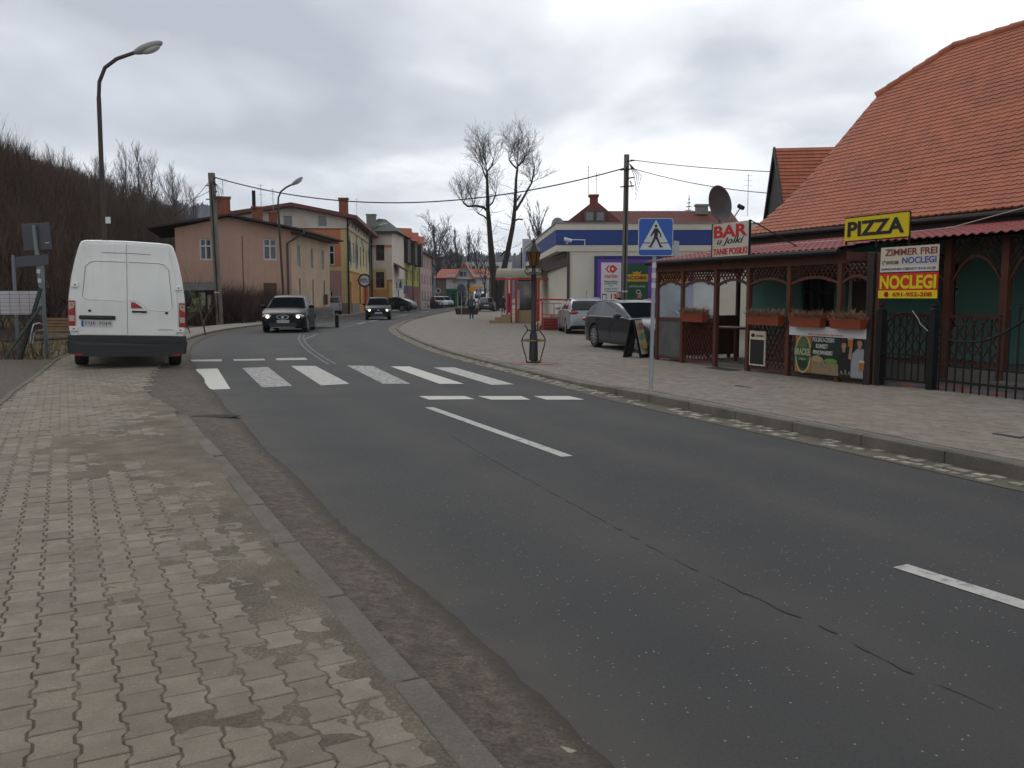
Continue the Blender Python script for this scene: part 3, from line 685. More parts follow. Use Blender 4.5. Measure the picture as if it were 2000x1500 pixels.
# ================================================================ RESTAURANT (bar) in the frame of its porch
S1 = 14.0; WALLY = 2.55
def smoothkeys_(k):
    for _ in range(2):
        o = [k[0]]
        for a, b in zip(k[:-1], k[1:]): o += [(a[0] * .75 + b[0] * .25, a[1] * .75 + b[1] * .25), (a[0] * .25 + b[0] * .75, a[1] * .25 + b[1] * .75)]
        k = o + [k[-1]]
    return k
def restaurant():
    t = fthing('restaurant', 'long green rendered restaurant with a steep orange tiled roof beside the pavement', 'building', BF)
    # walls
    zt = 3.0; hol = []
    def wr(x0, x1, y0, y1): r = BF.rect(x0, x1, y0, y1, WALLY); return r
    hx = lambda px: BF.hx(px, WALLY)
    w1 = (hx(1563), hx(1629), .85, 2.1); dr = (hx(1652), hx(1706), .12, 2.15); w2 = (hx(1832), hx(1868), .95, 2.1)
    hol = [w1, dr, w2]
    mb = MB(); wall(mb, 0.1, S1, .0, zt, hol, y=WALLY, depth=.18)
    mb.box(.1, S1, WALLY + .2, WALLY + .3, 0, zt)
    mb.box(.1, .3, WALLY + .3, WALLY + 7.6, 0, zt); mb.box(S1 - .2, S1, WALLY + .3, WALLY + 7.6, 0, zt); mb.box(.3, S1 - .2, WALLY + 7.4, WALLY + 7.6, 0, zt)
    mb.build('wall', M_greenw, t)
    bars = mat('grille_bronze', (.05, .03, .02), .5)
    for w_ in (w1, w2):
        window(t, w_, M_dkwood, M_glass, y=WALLY + .08, v=(.5,), h=(.6,), t=.05)
    fr_ = MB(); a, b, c, d = dr
    fr_.box(a, a + .07, WALLY + .06, WALLY + .14, c, d); fr_.box(b - .07, b, WALLY + .06, WALLY + .14, c, d); fr_.box(a + .07, b - .07, WALLY + .06, WALLY + .14, d - .08, d)
    dd = fr_.build('door', M_whitef, t); MB().box(a + .07, b - .07, WALLY + .09, WALLY + .12, c, d - .08).build('door_leaf', mat('brown_door', (.07, .05, .035), .5), dd)
    MB().box(b - .16, b - .1, WALLY + .03, WALLY + .09, 1.1, 1.14).build('handle', M_chrome, dd)
    # roof ------------------------------------------------
    Y0 = 2.5
    SC = 1.48
    def P(s, w_, lift=0.0):
        for (a, za), (b, zb) in zip(prof[:-1], prof[1:]):
            if w_ <= b or b == prof[-1][0]:
                k = (w_ - a) / (b - a); dz = (zb - za); dl = math.hypot(b - a, dz); n = (-(dz / dl), (b - a) / dl)
                return Vector((s, Y0 + w_ + n[0] * lift, za + dz * k + n[1] * lift)), (b - a) / dl, dz / dl
    rmb = MB(); prof = smoothkeys_([(-.12, 2.93), (1.2, 3.86), (2.4, 5.02), (3.85, 6.52), (4.80, 7.47)])
    full = [(w_, z) for w_, z in prof] + [(9.6 - w_, z) for w_, z in prof[-2::-1]]
    nn = len(full)
    # underlay deck (front and rear), the left edge cut back where the half hip starts
    ctrl = [(-.12, 2.93), (1.49, 4.12), (3.85, 6.52), (4.80, 7.47)]
    prof = smoothkeys_([(-.12, 2.93), (1.2, 3.86), (2.4, 5.02), (3.85, 6.52), (4.80, 7.47)])
    def sl(w_): return 0 if w_ <= 3.85 else (w_ - 3.85) / (4.8 - 3.85) * SC
    def sl2(w_): return sl(w_) if w_ <= 4.8 else sl(9.6 - w_)
    for k in range(nn - 1):
        (a, za), (b, zb) = full[k], full[k + 1]
        top = [(sl2(a), Y0 + a, za), (S1 + .2, Y0 + a, za), (S1 + .2, Y0 + b, zb), (sl2(b), Y0 + b, zb)]
        bot = [(x, y, z - .14) for x, y, z in top]
        rmb.add(top + bot, [(0, 1, 2, 3), (7, 6, 5, 4), (0, 4, 5, 1), (3, 2, 6, 7), (0, 3, 7, 4), (1, 5, 6, 2)])
    rmb.add([(0, Y0 + 3.85, 6.52), (SC, Y0 + 4.8, 7.47), (0, Y0 + 5.75, 6.52)], [(0, 1, 2)])
    M_under = mat('clay_underlay', (.13, .045, .028), .9, .1)
    roof = rmb.build('roof', M_under, t)
    # tiles: rounded plain tiles, staggered
    tw, row = .168, .152; TH = .030; TL = .27
    seg = 5; out = [(-tw / 2 + .003, 0)]
    poly = [(-tw / 2 + .002, .032)] + [((tw / 2 - .002) * math.sin(math.radians(-60 + 120 * i / seg)) / math.sin(math.radians(60)), .032 - .088 * (math.cos(math.radians(-60 + 120 * i / seg)) - .5)) for i in range(1, seg)] + [(tw / 2 - .002, .032), (tw / 2 - .002, TL), (-tw / 2 + .002, TL)]
    n = len(poly)
    Vt = [(x, y, TH) for x, y in poly] + [(x, y, 0) for x, y in poly]
    Ft = [tuple(range(n))] + [(i, i + n, (i + 1) % n + n, (i + 1) % n) for i in range(n - 1)]
    tm = bpy.data.meshes.new('roof_tile'); tm.from_pydata(Vt, [], Ft); tm.materials.append(M_tile)
    slopes = []; acc = 0
    places = []
    for (a, za), (b, zb) in zip(prof[:-1], prof[1:]):
        L_ = math.hypot(b - a, zb - za)
        slopes.append((a, za, b, zb, L_, acc)); acc += L_
    r_ = 0; u = 0.0
    while u < acc - .08:
        for (a, za, b, zb, L_, s0) in slopes:
            if s0 <= u < s0 + L_: break
        k = (u - s0) / L_; w_ = a + (b - a) * k; z = za + (zb - za) * k; ang = math.atan2(zb - za, b - a)
        x0 = sl(w_ + .1) + .02; off = (tw / 2 if r_ % 2 else 0)
        i0 = math.ceil((x0 - off) / tw)
        for i in range(i0, int(12.5 / tw)):
            places.append((i * tw + off + tw / 2, Y0 + w_, z, ang))
        u += row; r_ += 1
    vis = []
    for i, p in enumerate(places):
        wpt = BF.W(p[0], p[1], p[2]); px, py, d = proj(wpt); vis.append((0 if -20 < px < 2020 and py > -20 else 1, d, i))
    near = {i for k, d, i in sorted(vis)[:300]}
    BV, BFc, T = [], [], []; Vn = np.array(Vt)
    for i, (x, y, z, ang) in enumerate(places):
        tilt = ang - .10 + R.uniform(-.006, .006); jx = R.uniform(-.002, .002); rz = R.uniform(-.008, .008)
        M = Matrix.Translation((x + jx, y, z + .038)) @ Matrix.Rotation(tilt, 4, 'X') @ Matrix.Rotation(rz, 4, 'Z')
        if i in near:
            o = bpy.data.objects.new('roof_tile', tm); C.objects.link(o); o.parent = roof; o.matrix_local = M
        else:
            o_ = len(BV) * 0 + sum(len(q) for q in BV); A = np.array(M); BV.append(Vn @ A[:3, :3].T + A[:3, 3]); BFc += [tuple(k + (len(BV) - 1) * 2 * n for k in f) for f in Ft]; T += [R.random()] * len(Ft)
    me = bpy.data.meshes.new('tiles'); me.from_pydata(np.concatenate(BV).tolist(), [], BFc); me.materials.append(M_tile)
    a_ = me.attributes.new('tone', 'FLOAT', 'FACE'); a_.data.foreach_set('value', T)
    o = bpy.data.objects.new('roof_tile_field', me); C.objects.link(o); o.parent = roof; o['kind'] = 'stuff'
    # ridge caps along the hip and the ridge
    def caps(p, q, n_):
        p = Vector(p); q = Vector(q)
        for i in range(n_):
            a = p.lerp(q, i / n_); b = p.lerp(q, (i + 1.12) / n_)
            MB().cyl(a + Vector((0, 0, .0)), b, .115, .095, 10).build('ridge_tile', M_tile, roof, smooth=40)
    caps((0.05, Y0 + 3.85, 6.56), (SC, Y0 + 4.8, 7.51), 6); caps((SC, Y0 + 4.8, 7.51), (S1 - 2, Y0 + 4.8, 7.51), 28)
    # verge board, gable boarding, fascia and soffit
    gm = MB(); g = [(Y0 + .3, 2.9), (Y0 + 1.49, 3.98), (Y0 + 3.85, 6.38), (Y0 + 5.75, 6.38), (Y0 + 8.1, 3.98), (Y0 + 9.3, 2.9)]
    gm.prism(g, .12, .24, 'x'); gm.build('gable', M_dkwood, t)
    f = MB(); f.box(-.0, S1, 2.36, 2.42, 2.62, 2.93); f.box(0, S1, 2.42, WALLY, 2.62, 2.66); f.build('fascia', M_dkwood, t)
    MB().cyl((0, 2.29, 2.9), (S1, 2.29, 2.84), .055, n=8).build('gutter_pipe', M_black, t)
    # ---------------- porch roof in pressed red sheet
    z_in, z_out, yo = 2.70, 2.30, -.18
    vs, fs = [], []; nx, nr = 560, 16; Lx = 7.05
    def sheet(x0, x1, ya, za, yb, zb, nx, nrow, name):
        vs, fs = [], []; cols = []
        for j in range(nrow * 2 + 1):
            k = (j // 2 + (j % 2 and .98 or 0)) / nrow; k = min(k, 1)
            for i in range(nx + 1):
                x = x0 + (x1 - x0) * i / nx; wv = .5 + .5 * math.cos(x * 2 * math.pi / .16)
                st = .018 * (1 - (j % 2)) if False else (.020 if j % 2 == 0 else .0)
                vs.append((x, ya + (yb - ya) * k, za + (zb - za) * k + wv * .028 + (.0 if j % 2 == 0 else .020)))
        w_ = nx + 1
        for j in range(nrow * 2):
            for i in range(nx): fs.append((j * w_ + i, j * w_ + i + 1, (j + 1) * w_ + i + 1, (j + 1) * w_ + i))
        mb = MB(); mb.add(vs, fs); return mb.build(name, M_redtile, t, smooth=50)
    pr = sheet(-.12, 5.95, 2.36, z_in, yo, z_out, 420, 8, 'porch_roof')
    sheet(5.96, 12.0, 2.36, z_in + .02, .55, 2.42, 400, 6, 'porch_roof')
    # left end closing board, rafters and eave beam
    MB().prism([(-.1, 2.2), (2.4, 2.6), (2.4, 2.69), (-.1, 2.29)], -.10, -.06, 'x').build('barge_board', M_dkwood, t)
    MB().cyl((-.14, yo - .04, z_out - .03), (5.95, yo - .04, z_out - .05), .052, n=8).build('gutter_pipe', M_black, t)
    sf = MB(); sf.add([(-.1, yo, z_out - .03), (5.95, yo, z_out - .03), (5.95, 2.36, z_in - .03), (-.1, 2.36, z_in - .03)], [(0, 1, 2, 3)])
    sf.add([(5.96, .6, 2.38), (12, .6, 2.38), (12, 2.36, z_in - .02), (5.96, 2.36, z_in - .02)], [(0, 1, 2, 3)]); sf.build('soffit', M_dkwood, t)
    # posts
    ps = [BF.hx(p) for p in (1286, 1335, 1400, 1464, 1543, 1642, 1705)]
    zb = .08
    bm_ = MB(); bm_.box(-.02, 5.95, -.05, .07, 2.06, 2.26); bm_.box(5.9, 5.98, -.05, 2.4, 2.1, 2.25); bm_.box(-.03, .05, .07, 2.4, 2.08, 2.25); bm_.build('eave_beam', M_wood, t)
    for i, s in enumerate(ps[:-1]):
        MB().box(s - .045, s + .045, -.055, .035, zb - .06, 2.06).build('post', M_wood, t, bevel=.006)
    s6 = ps[-1]; MB().box(s6 - .07, s6 + .07, -.09, .05, zb - .06, 2.22).build('post', M_dkwood, t, bevel=.008)
    MB().box(s6 + .09, s6 + .17, -.05, .03, zb - .06, 2.2).build('post', M_wood, t, bevel=.006)
    # rear row of posts on the far side of the porch
    for s in (.0, ps[2] + .25):
        MB().box(s - .04, s + .04, 2.25, 2.33, .0, 2.6).build('post', M_dkwood, t)
    # arched brackets with small lattice above
    def arch(a, b, ztop, drop, y=-.01, par=t):
        n = 9; A = []; B = []
        for i in range(n):
            k = i / (n - 1); x = a + (b - a) * k; q = 1 - (2 * k - 1) ** 2; A.append((x, ztop - drop * (1 - q) ** 1.0 - .05)); B.append((x, ztop - drop * (1 - q) ** 1.0 + .0))
        mb = MB()
        for i in range(n - 1): mb.prism([A[i], A[i + 1], B[i + 1], B[i]], y - .02, y + .03, 'y')
        return mb.build('arch_bracket', M_wood, par)
    for i, (a, b) in enumerate(zip(ps[:-1], ps[1:])):
        a += .046; b -= .046
        if b - a < .3: continue
        ar = arch(a, b, 1.87, .11)
        # lattice fill between the beam and the arch
        n = max(3, int((b - a) / .10))
        for k in range(n + 1):
            x = a + (b - a) * k / n
            for sg in (-1, 1):
                q = 1 - (2 * k / n - 1) ** 2; zl = 1.87 - .11 * (1 - q); hh = 2.055 - zl; x2 = x + sg * hh * .9
                if x2 < a: hh = (x - a) / .9; x2 = a
                if x2 > b: hh = (b - x) / .9; x2 = b
                if hh < .05: continue
                MB().bar((x, -.005 + sg * .006, 2.055), (x2, -.005 + sg * .006, 2.055 - hh), .012, .030, (0, 1, 0)).build('lattice_slat', M_wood, ar)
    # parapets
    def lattice(a, b, z0, z1, y, pitch=.115, name='lattice_panel', mt=M_wood, wdt=.022):
        mb = MB(); mb.box(a, b, y - .03, y + .03, z1 - .05, z1)
        p = mb.build(name, mt, t); MB().box(a, b, y - .02, y + .02, z0, z0 + .045).build('bottom_rail', mt, p); h = z1 - z0 - .09; zb_ = z0 + .045; sl_ = 1.55
        for sg in (-1, 1):
            x = a - (h / sl_ if sg > 0 else 0)
            while x < b + (h / sl_ if sg < 0 else 0):
                # line from (x, zb_) upward
                t0, t1 = 0, h; dx = sg / sl_
                xs = x; xe = x + dx * h
                k0 = 0.0; k1 = 1.0
                if sg > 0:
                    if xs < a: k0 = (a - xs) / (xe - xs)
                    if xe > b: k1 = (b - xs) / (xe - xs)
                else:
                    if xs > b: k0 = (xs - b) / (xs - xe)
                    if xe < a: k1 = (xs - a) / (xs - xe)
                if k1 - k0 > .06:
                    MB().bar((xs + (xe - xs) * k0, y + sg * .006, zb_ + h * k0), (xs + (xe - xs) * k1, y + sg * .006, zb_ + h * k1), .010, wdt, (0, 1, 0)).build('lattice_slat', mt, p)
                x += pitch
        return p
    zp = 1.02
    mb = MB(); mb.box(ps[0] + .046, ps[1] - .046, -.012, .012, .16, zp - .05); mb.build('solid_panel', mat('grey_panel', (.10, .098, .095), .8, .2, 4, dirt=.5, dcol=(.06, .058, .055), dscale=5), t)
    mb = MB(); mb.box(ps[0] + .046, ps[1] - .046, -.03, .03, zp - .05, zp + .02); mb.box(ps[0] + .046, ps[1] - .046, -.03, .03, .1, .16); mb.build('rail', M_wood, t)
    lattice(ps[1] + .046, ps[2] - .046, .10, zp, 0)
    # gate bay, gate folded back inside the porch; far side lattice visible through it
    lattice(ps[2] + .05, ps[3] - .05, .16, zp - .02, 1.0, .14)
    lattice(ps[3] + .046, ps[4] - .046, .10, zp, 0)
    lattice(ps[4] + .046, ps[5] - .046, .10, zp, .02); lattice(ps[5] + .046, ps[6] - .08, .10, zp, .02)
    # left end of the porch and far side towards the car park
    mb = MB(); mb.box(-.03, .03, .07, 2.3, 1.0, 1.06); mb.box(-.02, .02, .07, 2.3, .12, 1.0); mb.build('end_panel', M_wood, t)
    # glazing: clear film sheets in the two left bays
    gl = mat('porch_film', (.60, .66, .74), .12, .3, .9, alpha=.55)
    for a, b in ((ps[0], ps[1]), (ps[1], ps[2]), (ps[2], ps[3])):
        if a == ps[2]: continue
        MB().quad((a + .05, .0, zp + .02), (b - .05, .0, zp + .02), (b - .05, 0, 1.83), (a + .05, 0, 1.83)).build('film_window', gl, t)
    # right hand, entrance part of the porch: posts further back, big arches, lattice balustrade, ramp wall
    yr = 1.0
    q = [BF.hx(p, yr) for p in (1735, 1850, 1962, 2060)]
    for s in q[1:]: MB().box(s - .06, s + .06, yr - .05, yr + .07, .2, 2.45).build('post', M_wood, t, bevel=.006)
    for a, b in zip(q[:-1], q[1:]):
        ar = arch(a + .06, b - .06, 2.16, .42, yr)
        for k in range(1, 9):
            x = a + (b - a) * k / 9
            for sg in (-1, 1):
                x2 = max(a + .06, min(b - .06, x + sg * .34)); hh = abs(x2 - x) / .8
                kk = 1 - (2 * ((x2 - a) / (b - a)) - 1) ** 2; zl = 2.16 - .42 * (1 - kk)
                hh = min(hh, max(.04, 2.43 - zl)); x2 = x + sg * hh * .8
                MB().bar((x, yr + sg * .007, 2.43), (x2, yr + sg * .007, 2.43 - hh), .012, .02, (0, 1, 0)).build('lattice_slat', M_wood, ar)
    lattice(q[0], q[1] - .06, .42, 1.22, yr, .17); lattice(q[1] + .06, q[2] - .06, .42, 1.22, yr, .17)
    rp = mat('ramp_concrete', (.16, .15, .135), .9, .15, 3, dirt=.4)
    mb = MB(); mb.box(q[0] - .6, q[3] + 2, yr - .02, WALLY, .02, .38); mb.box(q[2] + .1, q[3] + 2, yr - .5, yr - .03, .02, .25); mb.build('ramp', rp, t)
    MB().box(q[2] + .35, q[3] + 3, WALLY - 1.0, WALLY - .1, .3, 2.6).build('wall_return', mat('pale_green_render', (.22, .42, .35), .9, .05, 2), t)
    # paving inside the fence: red and grey block strip
    mrb = mat('red_block', (.30, .13, .105), .9, .15, 4, tone=.1); mgb = mat('grey_block', (.14, .145, .165), .9, .15, 4)
    s = BF.hx(1728); k = 0
    for i in range(16):
        a = s + .05 + i * .26
        for j in range(4):
            MB().box(a + .002, a + .258, .07 + j * .2, .07 + j * .2 + .195, ZR(12.5) - .03, ZR(12.5) + .012 + R.uniform(0, .004)).build('block', mrb if (i + j) % 2 else mgb, t)
    return t, ps, q
rest, PS, QS = restaurant()
# small neighbouring things of the restaurant -------------------------------------------------
def sign_thing(name, label, cat, px4, yl, m, edge=.02, back=True, thick=.03):
    """px4 = left-top, right-top, right-bottom, left-bottom pixel corners, on the plane yl of the porch"""
    cs = [BF.hit(x, y, yl) for x, y in px4]; cx = sum(c[0] for c in cs) / 4; cz = sum(c[1] for c in cs) / 4
    w_ = (cs[1][0] + cs[2][0] - cs[0][0] - cs[3][0]) / 2; h_ = (cs[0][1] + cs[1][1] - cs[2][1] - cs[3][1]) / 2
    p = BF.W(cx, yl, cz - h_ / 2); t = thing(name, label, cat, p, BF.a)
    MB().box(-w_ / 2, w_ / 2, 0, thick, 0, h_).build('panel', m, t)
    return t, w_, h_
Tred = pm('sign_red', (.50, .03, .035)); Tblk = pm('sign_black', (.01, .01, .012)); Tblue = pm('sign_blue', (.05, .09, .38)); Tbrown = pm('sign_maroon', (.22, .05, .06)); Tyel = pm('sign_yellow', (.75, .60, .02)); Tcream = pm('sign_cream', (.60, .54, .42)); Twhite = pm('sign_white', (.66, .66, .66))
t, w_, h_ = sign_thing('bar_sign', 'cream board reading BAR u Jolki TANIE POSILKI on the red porch roof', 'sign', [(1391, 440), (1464, 429), (1463, 498), (1391, 505)], -.24, pm('sign_board_cream', (.58, .54, .46), dirt=.3, dcol=(.3, .26, .2)))
text('BAR', t, 0, h_ * .76, w_ * .90, h_ * .36, Tred, bold=.03, y=-.002); text('u Jolki', t, .0, h_ * .455, w_ * .72, h_ * .24, Tblk, bold=.012, shear=.35, y=-.002); text('TANIE POSIŁKI', t, 0, h_ * .17, w_ * .92, h_ * .19, Tred, bold=.03, y=-.002)
mb = MB(); mb.bar((w_ / 2, .02, h_), (w_ / 2 + .5, 1.1, .0), .02, .02); mb.bar((-w_ * .3, .03, 0), (-w_ * .3, .03, -.16), .02, .02); mb.bar((w_ * .3, .03, 0), (w_ * .3, .03, -.16), .02, .02); mb.build('strut', M_black, t)
for s_, n_ in ((-1, 0), (1, 1)): MB().bar((s_ * w_ / 2, .01, -.01), (s_ * w_ / 2, .01, h_ + .01), .012, .05).build('edge_strip', M_black, t)
t, w_, h_ = sign_thing('pizza_sign', 'yellow PIZZA sign standing on the red porch roof', 'sign', [(1648, 428), (1773, 413), (1774, 459), (1652, 473)], -.05, pm('sign_pizza_yellow', (.72, .55, .02)))
text('PIZZA', t, 0, h_ / 2, w_ * .9, h_ * .66, Tblk, bold=.035, y=-.002, name='lettering')
mb = MB(); mb.box(-w_ / 2 - .015, w_ / 2 + .015, .03, .05, -.015, 0); mb.box(-w_ / 2 - .015, w_ / 2 + .015, -.005, .03, h_, h_ + .015)
for s_ in (-1, 1): mb.box(s_ * w_ / 2 - .012, s_ * w_ / 2 + .012, .03, .05, -.22, h_)
mb.box(-.012, .012, .03, .05, -.14, 0); mb.build('frame', M_black, t)
t, w_, h_ = sign_thing('lodging_sign', 'cream board reading ZIMMER FREI NOCLEGI above the red and yellow banner', 'sign', [(1720, 483), (1833, 478), (1832, 528), (1720, 533)], -.13, Tcream, thick=.02)
text('ZIMMER FREI', t, w_ * .03, h_ * .79, w_ * .9, h_ * .26, Tbrown, bold=.02, y=-.002); text('NOCLEGI', t, w_ * .185, h_ * .45, w_ * .58, h_ * .25, Tblue, bold=.02, y=-.002); text('691952208', t, -w_ * .28, h_ * .385, w_ * .22, h_ * .13, Tblk, bold=.0, y=-.002)
MB().box(-w_ * .498, w_ * .498, -.004, -.001, .004, h_ * .215).build('white_band', Twhite, t); text('SNIADANIA·OBIADY·KOLACJE', t, 0, h_ * .11, w_ * .95, h_ * .13, pm('sign_plum', (.10, .05, .12)), bold=.01, y=-.006)
MB().tube([(-w_ * .44, -.004, h_ * .3), (-w_ * .46, -.004, h_ * .38), (-w_ * .43, -.004, h_ * .46), (-w_ * .40, -.004, h_ * .44)], .006, 5).build('phone_symbol', Tblk, t)
t, w_, h_ = sign_thing('lodging_banner', 'red and yellow banner reading NOCLEGI 691-952-208 under the cream board', 'banner', [(1716, 535), (1832, 530), (1831, 580), (1716, 585)], -.15, pm('banner_red', (.52, .05, .02)), thick=.008)
MB().box(-w_ / 2, w_ / 2, -.004, -.001, 0, h_ * .31).build('yellow_band', Tyel, t); text('NOCLEGI', t, 0, h_ * .64, w_ * .95, h_ * .54, Tyel, bold=.035, y=-.002)
text('691-952-208', t, w_ * .09, h_ * .155, w_ * .66, h_ * .17, pm('banner_digits', (.45, .05, .02)), bold=.03, y=-.006)
MB().lathe([(.045, -.009), (.045, -.005), (.036, -.005), (.036, -.009)], (-w_ * .35, 0, h_ * .155), 16, 'y').build('phone_symbol', Tred, t)
# beer banner
t, w_, h_ = sign_thing('beer_banner', 'dark green beer banner with two men and a bottle label on the porch lattice', 'banner', [(1547, 644), (1697, 657), (1696, 741), (1550, 729)], -.075, pm('banner_green', (.008, .022, .016)), thick=.01)
ZB = -.003
def flat(poly, m, name, y=ZB, parent=None):
    return MB().prism(poly, y - .003, y, 'y').build(name, m, parent or t)
def oval(cx, cz, a, b, n=20): return [(cx + a * math.cos(2 * math.pi * i / n), cz + b * math.sin(2 * math.pi * i / n)) for i in range(n)]
skin = pm('print_skin', (.33, .20, .13)); cr = pm('print_cream', (.42, .37, .24)); dg = pm('print_green', (.02, .09, .04)); am = pm('print_amber', (.38, .14, .03)); sack = pm('print_sack', (.24, .18, .11), var=.3, scale=30)
L0 = -w_ / 2
flat([(L0 + .04 * w_, .02), (L0 + .265 * w_, .02), (L0 + .265 * w_, h_), (L0 + .04 * w_, h_)], am, 'bottle_print')
lx = L0 + .155 * w_
flat(oval(lx, h_ * .47, w_ * .112, h_ * .47), cr, 'label_print', ZB - .004); flat(oval(lx, h_ * .47, w_ * .095, h_ * .42), dg, 'label_print', ZB - .008); flat(oval(lx, h_ * .72, w_ * .06, h_ * .14), pm('print_gold_green', (.10, .13, .05)), 'label_print', ZB - .012)
flat([(lx - w_ * .115, h_ * .41), (lx + w_ * .115, h_ * .41), (lx + w_ * .115, h_ * .62), (lx - w_ * .115, h_ * .62)], dg, 'label_print', ZB - .014); text('BRACKIE', t, lx, h_ * .52, w_ * .225, h_ * .17, cr, bold=.03, y=ZB - .019)
flat(oval(lx, h_ * .24, w_ * .065, h_ * .12), pm('print_dark', (.01, .03, .015)), 'label_print', ZB - .012); text('PILS', t, lx, h_ * .345, w_ * .08, h_ * .05, cr, bold=.02, y=ZB - .016)
wt = pm('print_white', (.5, .5, .47))
text('POLSKO-CZESKI', t, L0 + .425 * w_, h_ * .83, w_ * .29, h_ * .10, wt, bold=.03, y=ZB); text('KUNSZT', t, L0 + .41 * w_, h_ * .68, w_ * .16, h_ * .10, wt, bold=.03, y=ZB); text('PIWOWARSKI', t, L0 + .42 * w_, h_ * .53, w_ * .26, h_ * .10, wt, bold=.03, y=ZB)
flat([(L0 + .27 * w_, .02), (L0 + .27 * w_, h_ * .42), (L0 + .36 * w_, h_ * .48), (L0 + .45 * w_, h_ * .34), (L0 + .44 * w_, .02)], sack, 'sack_print'); flat(oval(L0 + .355 * w_, h_ * .37, w_ * .075, h_ * .07), pm('print_grain', (.36, .25, .14)), 'grain_print', ZB - .004)
flat([(L0 + .44 * w_, .02), (L0 + .43 * w_, h_ * .26), (L0 + .52 * w_, h_ * .36), (L0 + .63 * w_, h_ * .30), (L0 + .64 * w_, .02)], sack, 'sack_print', ZB - .002); flat(oval(L0 + .535 * w_, h_ * .35, w_ * .085, h_ * .06), pm('print_hops', (.12, .25, .05), var=.4, scale=60), 'hops_print', ZB - .006)
def man(cx, top, shirt, nm):
    flat([(cx - .10 * w_, .02), (cx - .105 * w_, top - h_ * .42), (cx - .03 * w_, top - h_ * .27), (cx + .04 * w_, top - h_ * .27), (cx + .095 * w_, top - h_ * .4), (cx + .09 * w_, .02)], shirt, 'figure_print', ZB - .001)
    flat([(cx - .018 * w_, top - h_ * .3), (cx + .018 * w_, top - h_ * .3), (cx + .016 * w_, top - h_ * .18), (cx - .016 * w_, top - h_ * .18)], skin, 'figure_print', ZB - .005)
    flat(oval(cx, top - h_ * .13, w_ * .031, h_ * .115), skin, 'figure_print', ZB - .006)
    flat([(cx + w_ * .033 * math.cos(a), top - h_ * .13 + h_ * .125 * math.sin(a)) for a in [math.pi * i / 8 for i in range(9)]] + [(cx - w_ * .02, top - h_ * .09), (cx + w_ * .02, top - h_ * .09)], pm('print_hair', (.03, .02, .015)), 'figure_print', ZB - .010)
man(L0 + .70 * w_, h_ * .88, pm('print_black_shirt', (.006, .006, .007)), 'a'); man(L0 + .895 * w_, h_ * .95, pm('print_grey_shirt', (.28, .29, .31)), 'b')
flat([(L0 + .76 * w_, h_ * .45), (L0 + .80 * w_, h_ * .42), (L0 + .815 * w_, h_ * .80), (L0 + .785 * w_, h_ * .80)], skin, 'arm_print', ZB - .012)
for gx, gz in ((L0 + .785 * w_, h_ * .72), (L0 + .93 * w_, h_ * .22)):
    flat([(gx - .03 * w_, gz), (gx + .03 * w_, gz), (gx + .032 * w_, gz + h_ * .16), (gx - .032 * w_, gz + h_ * .16)], am, 'beer_print', ZB - .015); flat([(gx - .034 * w_, gz + h_ * .16), (gx + .034 * w_, gz + h_ * .16), (gx + .03 * w_, gz + h_ * .21), (gx - .03 * w_, gz + h_ * .21)], wt, 'foam_print', ZB - .018)
for k in range(6): MB().tube([(L0 + (.67 + k * .05) * w_, ZB - .02, h_ * .08), (L0 + (.685 + k * .05) * w_, ZB - .02, h_ * (.16 + .03 * (k % 2))), (L0 + (.70 + k * .05) * w_, ZB - .02, h_ * .07)], .004, 4).build('signature_print', wt, t)
a0 = BF.hx(1546, -.06); a1 = BF.hx(1697, -.06)
t = thing('banner_strip', 'white banner strip above the dark green beer banner', 'banner', BF.W((a0 + a1) / 2, -.09, .815), BF.a)
MB().box(-(a1 - a0) / 2, (a1 - a0) / 2, -.004, .004, 0, .17).build('sheet', Twhite, t); text('PIWO Z BRACKIEGO BROWARU', t, 0, .03, (a1 - a0) * .45, .028, Tred, y=-.006)
# chalkboard
t, w_, h_ = sign_thing('chalkboard', 'blank black menu board in a cream frame hung on the porch lattice', 'menu board', [(1465, 645), (1496, 648), (1492, 717), (1462, 711)], -.075, Tcream, thick=.02)
MB().box(-w_ / 2 + .03, w_ / 2 - .03, -.004, 0, .03, h_ * .75).build('writing_surface', Tblk, t); text('ZYWIEC', t, w_ * .15, h_ * .86, w_ * .5, h_ * .05, Tblk, bold=.02, y=-.002)
flat(oval(-w_ * .28, h_ * .87, w_ * .12, h_ * .055), Tblk, 'emblem', -.001, t)
